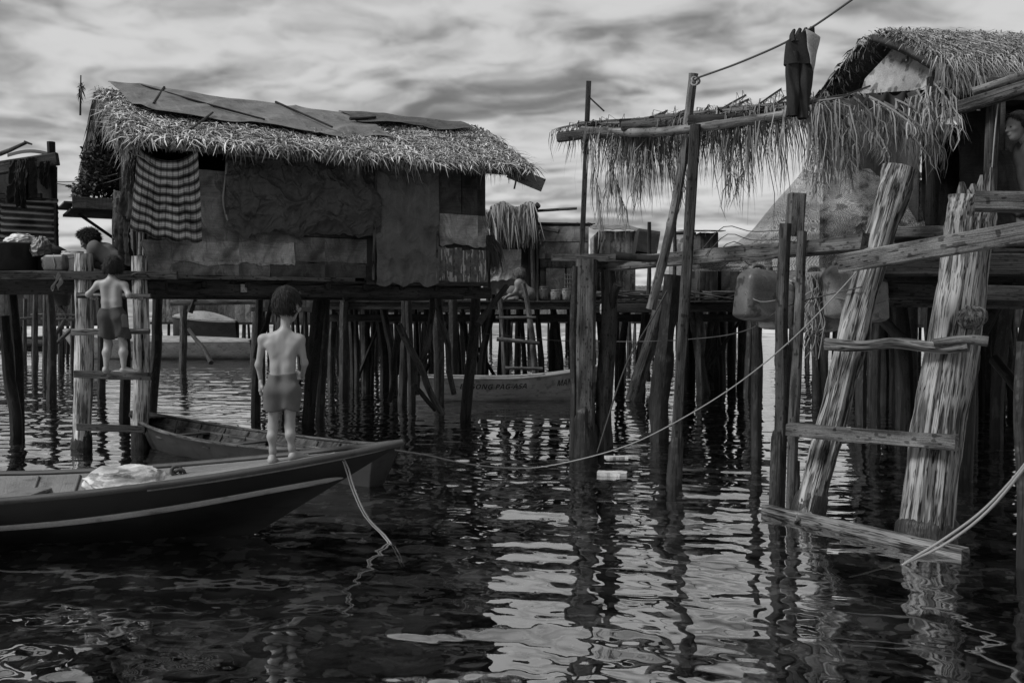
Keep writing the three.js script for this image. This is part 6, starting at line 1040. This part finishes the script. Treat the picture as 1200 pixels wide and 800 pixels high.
// hair: a cap that follows the skull, and many short locks over it; cut(p in head units) says where it grows
function hairMesh(h, { len = 0.05, lift = 0.02, n = 2600, curl = 0.3, cut, tone = [0.5, 1.8], w = 0.0024, stand = 0.12 }) {
  const inv = h.m.clone().invert(), t = V(), S = new Strips(), cap = q => { const p = t.copy(q).sub(h.c).applyMatrix4(inv).multiplyScalar(1 / h.s); const o = lift * (0.8 + 0.5 * f3(p.x * 9, p.y * 9, p.z * 9, 3)); const d = h.f(q) - o; return Math.max(d, cut(p) * h.s); };
  const R = V(0.72 * h.s, 0.72 * h.s, 0.72 * h.s), base = toned([net(cap, h.c.clone().sub(R), h.c.clone().add(R), h.s / 40)], 0.5);
  const P = base.attributes.position, N = base.attributes.normal, crown = V(0.05, 0.5, -0.22).multiplyScalar(h.s).applyMatrix4(h.m).add(h.c);
  for (let k = 0; k < n; k++) { const i = Math.floor(rnd() * P.count), p = V().fromBufferAttribute(P, i), nn = V().fromBufferAttribute(N, i), away = p.clone().sub(crown); away.addScaledVector(nn, -away.dot(nn)); away.normalize().add(V(rr(-1, 1), rr(-1, 1), rr(-1, 1)).multiplyScalar(curl)); away.normalize(); const d = away.addScaledVector(nn, rr(0, stand)).normalize(), L = len * rr(0.5, 1.2), a = p.clone().addScaledVector(nn, -0.002), b = a.clone().addScaledVector(d, L * 0.5).addScaledVector(nn, L * 0.04), e = a.clone().addScaledVector(d, L).addScaledVector(nn, -L * 0.12); S.add([a, b, e], w, d.clone().cross(nn).normalize(), rr(...tone)); }
  return mergeGeometries([base, S.build()].map(g => { const q = g.index ? g.toNonIndexed() : g; for (const k of Object.keys(q.attributes)) if (!['position', 'normal', 'uv', 'color'].includes(k)) q.deleteAttribute(k); return q; }));
}
// a hand: wrist, direction of the fingers, normal of the palm's back, thumb side +-1; curl bends the fingers
function handBones(wr, dir, back, thumb, s, curl) {
  const X = dir.clone().normalize(), Z = back.clone().addScaledVector(X, -back.dot(X)).normalize(), Y = Z.clone().cross(X).multiplyScalar(thumb), P = (x, y, z) => wr.clone().addScaledVector(X, x * s).addScaledVector(Y, y * s).addScaledVector(Z, z * s), out = [];
  for (const y of [-0.17, -0.06, 0.06, 0.17]) out.push([P(0.02, y * 0.6, 0), P(0.46, y, 0.0), 0.10 * s, 0.085 * s]);
  [[-0.19, 0.34], [-0.065, 0.44], [0.065, 0.47], [0.19, 0.42]].forEach(([y, l]) => { let a = 0, p = P(0.48, y, 0), x = 0.48, z = 0; for (let j = 0; j < 3; j++) { a += curl * (j ? 0.9 : 0.6); const L = l * [0.42, 0.33, 0.25][j]; x += Math.cos(a) * L; z -= Math.sin(a) * L; const q = P(x, y * (1 + 0.04 * j), z); out.push([p, q, (0.078 - j * 0.008) * s, (0.07 - j * 0.008) * s]); p = q; } });
  const t0 = P(0.1, 0.16, -0.02), t1 = P(0.28, 0.32, -0.1), t2 = P(0.46, 0.36, -0.18), t3 = P(0.58, 0.34, -0.24); out.push([t0, t1, 0.09 * s, 0.08 * s], [t1, t2, 0.078 * s, 0.07 * s], [t2, t3, 0.068 * s, 0.058 * s]); return out;
}
const handMesh = (wr, dir, back, thumb, s, curl) => { const b = handBones(wr, dir, back, thumb, s, curl); return net(bones(b, 0.008), ...bounds(b, 0.012), 0.0042); };
function footBones(heel, dir, s) { const d = dir.clone().setY(0).normalize(), sd = V(d.z, 0, -d.x), P = (x, y, z) => heel.clone().addScaledVector(d, x * s).add(V(0, y * s, 0)).addScaledVector(sd, z * s); const o = [[P(0.0, 0.16, 0), P(0.10, 0.14, 0), 0.15 * s, 0.14 * s], [P(0.08, 0.26, 0), P(0.55, 0.13, 0.05), 0.15 * s, 0.11 * s], [P(0.05, 0.14, -0.04), P(0.6, 0.10, -0.10), 0.12 * s, 0.09 * s], [P(0.3, 0.11, 0.08), P(0.66, 0.10, 0.12), 0.10 * s, 0.09 * s]];
  [[0.15, 0.98, 0.075], [0.05, 0.97, 0.055], [-0.02, 0.93, 0.05], [-0.09, 0.88, 0.048], [-0.15, 0.82, 0.045]].forEach(([z, l, r]) => o.push([P(0.64, 0.09, z * 0.9), P(l, 0.065, z), r * 1.1 * s, r * s])); return o; }

function person(label, group, { body, heads, hands = [], feet = [], skin, cell = 0.011, k = 0.03, wear = [], origin, carve = [] }) {
  const t = thing('person', label, 'person', origin); const inv = v => v;
  const flesh = bones(body, k), cut = carve.length ? bones(carve, 0.01) : null, field = cut ? q => { const a = flesh(q), b = -cut(q), h = clamp(0.5 - 0.5 * (a - b) / 0.02); return lerp(a, b, h) + 0.02 * h * (1 - h); } : flesh;
  const meshes = [net(field, ...bounds(body, 0.03), cell), ...heads.map(h => h.mesh), ...hands, ...feet.map(f => net(bones(f, 0.012), ...bounds(f, 0.012), 0.0055))];
  part('body', toned(meshes, 0.2), skin, t);
  for (const [n, g, m] of wear) part(n, g, m, t);
  return t;
}
// cloth: the body's field grown by a little, kept where keep(p) < 0, with folds
function clothing(list, k, grow, keep, cell = 0.009, fold = 0.006, fs = 22) { const f = bones(list, k), [lo, hi] = bounds(list, 0.05); return toned([net(p => Math.max(f(p) - grow - fold * (2 * n3(p.x * fs + 5, p.y * fs * 0.6, p.z * fs) - 1), keep(p)), lo, hi, cell)], 0.35); }

// 1. the boy standing on the foredeck of the near boat, seen from behind, bare backed, in short trousers
{
  const d = 6.40, F = at(333, 545, d), s = d / FOCAL, p = (px, py, z = 0) => V((px - 333) * s, (545 - py) * s, z);
  const J = { neck: p(335, 387), chest: p(331, 405), hip: p(331, 452), lh: p(322, 460), rh: p(341, 460), lk: p(319.5, 500, -0.01), rk: p(339, 499, -0.015), la: p(319.5, 538, 0.0), ra: p(342, 533, -0.015), ls: p(309, 397), rs: p(352, 397), le: p(303, 427, -0.01), re: p(356, 425, -0.03), lw: p(304.5, 446, -0.03), rw: p(350, 442, -0.12) };
  const body = [[p(335, 386, -0.005), p(334.5, 372, -0.015), 0.031, 0.030], [J.ls, p(333, 391), 0.030, 0.036], [J.rs, p(333, 391), 0.030, 0.036], [p(322, 402), p(325, 428), 0.048, 0.040], [p(341, 402), p(339, 428), 0.048, 0.040], [p(331, 400, -0.02), p(331, 440, -0.02), 0.056, 0.048],
    [p(325, 430), p(324, 452), 0.041, 0.046], [p(338, 430), p(339.5, 452), 0.041, 0.046], [p(324, 456, 0.006), p(339.5, 456, 0.006), 0.048, 0.048],
    [J.lh, J.lk, 0.048, 0.030], [J.rh, J.rk, 0.048, 0.030], [J.lk, p(319, 511, 0.008), 0.029, 0.0285], [p(319, 511, 0.008), p(319.5, 528, 0.002), 0.0285, 0.019], [p(319.5, 528, 0.002), J.la, 0.019, 0.019], [J.rk, p(340.3, 509, 0.004), 0.029, 0.0285], [p(340.3, 509, 0.004), p(341.5, 525, -0.006), 0.0285, 0.019], [p(341.5, 525, -0.006), J.ra, 0.019, 0.019],
    [J.ls, J.le, 0.029, 0.019], [J.rs, J.re, 0.029, 0.019], [J.le, J.lw, 0.021, 0.014], [J.re, J.rw, 0.021, 0.014], [p(316, 404, 0.022), p(323, 414, 0.026), 0.022, 0.016], [p(347, 404, 0.022), p(341, 414, 0.026), 0.022, 0.016], [p(331.5, 396, 0.022), p(331.5, 440, 0.014), 0.020, 0.022]];
  const h = head(p(335.5, 357, -0.03), 0.222, Math.PI - 0.35, 0.08, 0.02);
  const hipBones = [[p(325, 436), p(324, 452), 0.042, 0.047], [p(338, 436), p(339.5, 452), 0.042, 0.047], [p(324, 456, 0.006), p(339.5, 456, 0.006), 0.050, 0.050], [J.lh, p(318.8, 484, -0.006), 0.052, 0.047], [J.rh, p(340.8, 483, -0.010), 0.052, 0.047]];
  const feet = [footBones(J.la.clone().setY(0.004).add(V(0, 0, 0.03)), V(-0.15, 0, -1), 0.17), footBones(p(342, 540).setZ(0.0), V(0.5, 0, -0.8), 0.17)];
  const hand = handMesh(J.lw, V(-0.08, -1, -0.15), V(-1, 0, 0.2), 1, 0.125, 0.5), hand2 = handMesh(J.rw, V(-0.5, 0.1, -0.8), V(0.6, 0, 0.6), 1, 0.125, 0.6);
  person('bare backed boy in grey shorts standing on the foredeck of the near boat', null, { origin: F, body, heads: [h], hands: [hand, hand2], feet, skin: M.skin, k: 0.026, cell: 0.008, carve: [[p(332, 392, 0.064), p(331.5, 415, 0.062), 0.010, 0.012], [p(331.5, 415, 0.062), p(331, 440, 0.050), 0.012, 0.010]], wear: [
    ['shorts', clothing(hipBones, 0.03, 0.012, q => Math.max(q.y - (0.585 + 0.006 * Math.sin(q.x * 30)), 0.352 + 0.010 * Math.sin(q.x * 40 + q.z * 25) - q.y), 0.007, 0.010, 18), M.shortsMid],
    ['hair', hairMesh(h, { len: 0.034, lift: 0.010, n: 5200, curl: 0.18, cut: q => Math.max(-0.26 - q.y + (q.z > 0.0 ? q.z * 1.2 : 0) , q.z > 0.25 ? q.z - 0.25 - q.y * 0.5 + 0.1 : -1, Math.abs(q.x) > 0.27 && q.y < 0.10 && q.z > -0.16 ? 0.10 - q.y : -1), tone: [0.5, 2.4] }), M.hair]] });
}
// 2. the boy on the ladder
{
  const d = 10.2, F = at(135, 437, d), s = d / FOCAL, p = (px, py, z = 0) => V((px - 135) * s, (437 - py) * s, z);
  const J = { ls: p(115.5, 333), rs: p(146.5, 334), le: p(106.5, 345, 0.05), re: p(153.5, 346, 0.05), lw: p(104, 347, -0.10), rw: p(155, 346.5, -0.10), lk: p(124.5, 404, -0.05), rk: p(142, 404, -0.05), la: p(124, 431, 0.0), ra: p(144.5, 431, 0.0) };
  const body = [[p(131, 329), p(131.5, 319), 0.036, 0.033], [J.ls, p(131, 330), 0.033, 0.043], [J.rs, p(131, 330), 0.033, 0.043], [p(124, 336), p(125, 352), 0.053, 0.048], [p(138, 336), p(137, 352), 0.053, 0.048], [p(131, 335, -0.03), p(131, 358, -0.02), 0.058, 0.053], [p(125, 355), p(124.5, 368), 0.047, 0.053], [p(137, 355), p(138.5, 368), 0.047, 0.053],
    [p(124.5, 372), J.lk, 0.060, 0.038], [p(139, 372), J.rk, 0.060, 0.038], [J.lk, p(124, 413, -0.02), 0.038, 0.040], [p(124, 413, -0.02), J.la, 0.040, 0.024], [J.rk, p(143.5, 413, -0.02), 0.038, 0.040], [p(143.5, 413, -0.02), J.ra, 0.040, 0.024], [J.ls, J.le, 0.033, 0.025], [J.rs, J.re, 0.033, 0.025], [J.le, J.lw, 0.025, 0.019], [J.re, J.rw, 0.025, 0.019]];
  const h = head(p(132, 313, -0.02), 0.215, Math.PI + 0.25, -0.1, 0);
  const hip = [[p(125, 362), p(124.5, 370), 0.053, 0.058], [p(137, 362), p(138.5, 370), 0.053, 0.058], [p(124.5, 372), p(123.5, 396, -0.04), 0.068, 0.065], [p(139, 372), p(142.5, 395, -0.04), 0.068, 0.066]];
  const feet = [footBones(p(123.5, 437, 0.02), V(-0.2, 0, -1), 0.175), footBones(p(143, 437, 0.0), V(0.9, 0, -0.35), 0.175)];
  person('boy in dark shorts climbing the log ladder with his back turned', null, { origin: F, body, heads: [h], hands: [handMesh(J.lw, V(-0.3, 0.1, -0.9), V(0, 1, 0.2), -1, 0.125, 0.7), handMesh(J.rw, V(0.2, 0, -0.9), V(0, 1, 0.2), 1, 0.125, 0.7)], feet, skin: M.skin, k: 0.034, cell: 0.012, wear: [
    ['shorts', clothing(hip, 0.03, 0.012, q => Math.max(q.y - 0.665 - 0.01 * Math.sin(q.x * 20), 0.352 + 0.015 * Math.sin(q.x * 30) - q.y), 0.010, 0.009), M.shortsDark],
    ['shorts_side_panel', clothing(hip.slice(3), 0.03, 0.016, q => Math.max(q.y - 0.66, 0.46 - q.y, 0.085 - q.x), 0.010, 0.006), M.clothPaleVC],
    ['hair', hairMesh(h, { len: 0.04, lift: 0.014, n: 1800, curl: 0.4, cut: q => Math.max(-0.28 - q.y + (q.z > 0 ? q.z : 0), q.z > 0.28 ? 0.3 - q.y : -1), tone: [0.5, 2.4] }), M.hair]] });
}
// 3. the curly haired person crouching at the top of the ladder, bent forward over the bucket
{
  const d = 11.0, F = at(122, 318, d).setY(DECK), s = d / FOCAL, base = at(122, 318, d), p = (px, py, z = 0) => at(px, py, d).sub(F).add(V(0, 0, z));
  const sh = p(114, 291, 0.08), sh2 = p(115, 291, -0.18), hip = p(137, 311, 0.0), hip2 = p(137, 311, -0.16);
  const kn = p(116, 308, 0.0), kn2 = p(116, 308, -0.26), an = p(128, 316, 0).setY(0.06), an2 = p(127, 316, -0.25).setY(0.06);
  const body = [[p(111, 288, -0.05), p(106, 283, -0.05), 0.045, 0.042], [sh, sh2, 0.05, 0.05], [sh, hip, 0.06, 0.085], [sh2, hip2, 0.06, 0.085], [p(124, 295, -0.06), hip, 0.075, 0.09], [hip, kn, 0.075, 0.05], [hip2, kn2, 0.075, 0.05], [kn, an, 0.046, 0.034], [kn2, an2, 0.046, 0.034], [sh, p(109, 304, 0.08), 0.04, 0.033], [p(109, 304, 0.08), p(99, 308, 0.05), 0.033, 0.025], [sh2, p(107, 305, -0.2), 0.04, 0.033], [p(107, 305, -0.2), p(98, 308, -0.15), 0.033, 0.025]];
  const h = head(p(102, 281.5, -0.04), 0.21, -Math.PI / 2 + 0.35, 0.5, 0);
  const torso = [[sh, sh2, 0.048, 0.048], [p(112, 289, -0.05), p(124, 295, -0.05), 0.05, 0.08], [sh, hip, 0.062, 0.095], [sh2, hip2, 0.062, 0.095], [p(124, 295, -0.06), hip, 0.08, 0.095], [sh, p(110, 301, 0.08), 0.05, 0.045], [sh2, p(108, 302, -0.2), 0.05, 0.045]];
  person('curly haired person in a grey shirt crouching on the platform above the climbing boy', null, { origin: F, body, heads: [h], hands: [handMesh(p(99, 308, 0.05), V(-1, -0.4, 0), V(0, 0.6, 0.6), 1, 0.16, 0.6), handMesh(p(98, 308, -0.15), V(-1, -0.4, 0), V(0, 0.6, 0.6), -1, 0.16, 0.6)], feet: [footBones(an.clone().setY(0.0), V(-1, 0, 0.1), 0.23), footBones(an2.clone().setY(0.0), V(-1, 0, 0.1), 0.23)], skin: M.skinDark, k: 0.04, cell: 0.013, wear: [
    ['shirt', clothing(torso, 0.035, 0.012, q => Math.max(q.x - p(141, 310).x, p(105.5, 300).x - q.x), 0.011, 0.012, 12), M.shirt],
    ['trousers', clothing([[hip, kn, 0.095, 0.07], [hip2, kn2, 0.095, 0.07], [hip, hip2, 0.10, 0.10]], 0.03, 0.012, q => -1, 0.011, 0.01), M.shortsDark],
    ['hair', hairMesh(h, { len: 0.05, lift: 0.022, n: 5000, curl: 1.1, stand: 0.5, cut: q => Math.max(-0.2 - q.y + (q.z > 0.05 ? (q.z - 0.05) * 2.4 : 0), q.z > 0.3 ? 0.22 - q.y : -1), tone: [0.4, 2.2], w: 0.003 }), M.hair]] });
}
// 4. a small child half hidden in the dark corner by the house
{
  const d = 11.25, F = at(146, 318, d).setY(DECK), p = (px, py, z = 0) => at(px, py, d).sub(F).add(V(0, 0, z));
  const body = [[p(144, 293), p(143.5, 289), 0.035, 0.032], [p(139, 296), p(149, 296), 0.04, 0.04], [p(144, 298), p(145, 312), 0.075, 0.085], [p(141, 312), p(138, 305, 0.14), 0.055, 0.045], [p(149, 312), p(149, 305, 0.14), 0.055, 0.045], [p(138, 305, 0.14), p(139, 317, 0.10).setY(0.05), 0.042, 0.03], [p(149, 305, 0.14), p(149, 317, 0.1).setY(0.05), 0.042, 0.03], [p(139, 297), p(136, 306, 0.06), 0.032, 0.026], [p(136, 306, 0.06), p(141, 307, 0.15), 0.026, 0.02], [p(149, 297), p(152, 306, 0.06), 0.032, 0.026], [p(152, 306, 0.06), p(147, 308, 0.15), 0.026, 0.02]];
  const h = head(p(143, 281.5, 0.02), 0.19, -0.35, 0.05, 0);
  person('small child sitting in the dark corner under the hanging clothes', null, { origin: F, body, heads: [h], hands: [handMesh(p(141, 307, 0.15), V(0.6, -0.3, 0.5), V(0, 0.7, 0.7), 1, 0.11, 0.4), handMesh(p(147, 308, 0.15), V(-0.6, -0.3, 0.5), V(0, 0.7, 0.7), -1, 0.11, 0.4)], feet: [footBones(p(139, 317, 0.1).setY(0), V(0, 0, 1), 0.15), footBones(p(149, 317, 0.1).setY(0), V(0, 0, 1), 0.15)], skin: M.skinDark, k: 0.03, cell: 0.012, wear: [
    ['shirt', clothing([[p(139, 296), p(149, 296), 0.046, 0.046], [p(144, 298), p(145, 312), 0.082, 0.092], [p(139, 297), p(137, 303, 0.04), 0.04, 0.038], [p(149, 297), p(151, 303, 0.04), 0.04, 0.038]], 0.03, 0.01, q => -1, 0.011, 0.008), M.shortsDark], ['shorts', clothing([[p(141, 312), p(138.5, 306, 0.11), 0.062, 0.055], [p(149, 312), p(149, 306, 0.11), 0.062, 0.055]], 0.03, 0.01, q => -1, 0.011, 0.006), M.shortsDark],
    ['hair', hairMesh(h, { len: 0.04, lift: 0.014, n: 900, curl: 0.5, cut: q => Math.max(-0.15 - q.y + (q.z > 0 ? q.z * 1.5 : 0), q.z > 0.2 ? 0.25 - q.y : -1), tone: [0.5, 2] }), M.hair]] });
}
// 5. the person sitting on the far platform, seen from the side and back
{
  const d = 18.15, F = at(614, 352, d).setY(FD + 0.015), p = (px, py, z = 0) => at(px, py, d).sub(F).add(V(0, 0, z));
  const sh = p(608, 332, 0.1), sh2 = p(611, 332, -0.18), hip = p(619, 350, 0.03), hip2 = p(619, 350, -0.15); hip.y = hip2.y = 0.11;
  const kn = p(600, 341, 0.06), kn2 = p(600, 342, -0.2), an = p(606, 352, 0.1).setY(0.05), an2 = p(604, 352, -0.2).setY(0.05);
  const body = [[p(609.5, 330, -0.04), p(609, 326, -0.04), 0.05, 0.045], [sh, sh2, 0.06, 0.06], [sh, hip, 0.08, 0.10], [sh2, hip2, 0.08, 0.10], [p(612, 338, -0.04), hip, 0.11, 0.12], [hip, kn, 0.085, 0.058], [hip2, kn2, 0.085, 0.058], [kn, an, 0.052, 0.036], [kn2, an2, 0.052, 0.036], [sh, p(604, 342, 0.12), 0.046, 0.038], [p(604, 342, 0.12), p(595, 347, 0.1), 0.038, 0.026], [sh2, p(603, 342, -0.2), 0.046, 0.038], [p(603, 342, -0.2), p(595, 347, -0.12), 0.038, 0.026]];
  const h = head(p(608.5, 321.5, -0.04), 0.225, -Math.PI / 2 - 0.6, 0.2, 0);
  person('bare shouldered person sitting on the far platform above the thin ladder', null, { origin: F, body, heads: [h], hands: [handMesh(p(595, 347, 0.1), V(-1, -0.3, 0), V(0, 1, 0), 1, 0.16, 0.5), handMesh(p(595, 347, -0.12), V(-1, -0.3, 0), V(0, 1, 0), -1, 0.16, 0.5)], feet: [footBones(an.clone().setY(0), V(-1, 0, 0), 0.23), footBones(an2.clone().setY(0), V(-1, 0, 0), 0.23)], skin: M.skinDark, k: 0.04, cell: 0.016, wear: [
    ['wrapped_skirt', clothing([[hip, kn, 0.1, 0.08], [hip2, kn2, 0.1, 0.08], [hip, hip2, 0.12, 0.12]], 0.04, 0.012, q => -1, 0.014, 0.012), M.shortsMid], ['hair', hairMesh(h, { len: 0.06, lift: 0.018, n: 1600, curl: 0.5, stand: 0.35, cut: q => Math.max(-0.25 - q.y + (q.z > 0 ? q.z * 1.2 : 0), q.z > 0.25 ? 0.25 - q.y : -1), tone: [0.6, 1.5] }), M.hairPale]] });
}
// 6. the woman looking out of the hut at the right, in profile
{
  const d = 7.85, F = at(1203, 262, d).setY(1.94), p = (px, py, z = 0) => at(px, py, d).sub(F).add(V(0, 0, z));
  const h = head(p(1194, 148, 0.0), 0.225, -Math.PI / 2 + 0.12, 0.12, 0);
  const sh = p(1214, 178, 0.16), sh2 = p(1214, 178, -0.16), hp = p(1228, 240, 0.1), hp2 = p(1228, 240, -0.1);
  const body = [[p(1199, 158), p(1210, 172), 0.05, 0.055], [sh, sh2, 0.06, 0.06], [p(1212, 178, 0.08), hp, 0.09, 0.10], [p(1212, 178, -0.08), hp2, 0.09, 0.1], [hp, p(1205, 242, 0.1), 0.09, 0.06], [hp2, p(1205, 242, -0.1), 0.09, 0.06], [p(1205, 242, 0.1), p(1207, 262, 0.1).setY(0.06), 0.055, 0.035], [p(1205, 242, -0.1), p(1207, 262, -0.1).setY(0.06), 0.055, 0.035], [sh, p(1216, 215, 0.2), 0.045, 0.036], [p(1216, 215, 0.2), p(1208, 232, 0.16), 0.034, 0.024], [sh2, p(1216, 215, -0.2), 0.045, 0.036], [p(1216, 215, -0.2), p(1208, 232, -0.16), 0.034, 0.024]];
  const eye = sx => { const g = new THREE.SphereGeometry(0.0115, 12, 10); const q = V(0.14 * sx, -0.005, 0.345).multiplyScalar(h.s).applyMatrix4(h.m).add(h.c); return g.translate(q.x, q.y, q.z); };
  const col = g => { g.setAttribute('color', new THREE.Float32BufferAttribute(new Float32Array(g.attributes.position.count * 3).fill(1), 3)); return g; };
  person('woman with dark tied hair looking left out of the hut, seen in profile', null, { origin: F, body, heads: [h], hands: [handMesh(p(1208, 232, 0.16), V(-0.6, -0.8, 0), V(0, 0, 1), 1, 0.155, 0.5), handMesh(p(1208, 232, -0.16), V(-0.6, -0.8, 0), V(0, 0, -1), -1, 0.155, 0.5)], feet: [footBones(p(1207, 262, 0.1).setY(0), V(-1, 0, 0), 0.22), footBones(p(1207, 262, -0.1).setY(0), V(-1, 0, 0), 0.22)], skin: M.skinDark, k: 0.035, cell: 0.013, wear: [
    ['eye', col(eye(1)), M.hair], ['eye', col(eye(-1)), M.hair],
    ['shirt', clothing([[p(1207, 172), p(1212, 182), 0.06, 0.085], [sh, sh2, 0.066, 0.066], [p(1212, 178, 0.08), hp, 0.1, 0.11], [p(1212, 178, -0.08), hp2, 0.1, 0.11], [sh, p(1216, 205, 0.19), 0.056, 0.05], [sh2, p(1216, 205, -0.19), 0.056, 0.05]], 0.03, 0.016, q => -1, 0.012, 0.012), M.shortsDark], ['skirt', clothing([[hp, p(1205, 242, 0.1), 0.1, 0.08], [hp2, p(1205, 242, -0.1), 0.1, 0.08], [hp, hp2, 0.12, 0.12]], 0.03, 0.012, q => -1, 0.012, 0.01), M.shortsDark],
    ['hair', hairMesh(h, { len: 0.03, lift: 0.010, n: 4200, curl: 0.08, stand: 0.04, cut: q => Math.max(-0.22 - q.y + (q.z > -0.05 ? (q.z + 0.05) * 1.5 : 0), q.z > 0.12 ? (q.z - 0.12) * 1.1 + 0.16 - q.y : -1), tone: [0.6, 2.2] }), M.hair]] });
}

renderer.render(scene, camera);
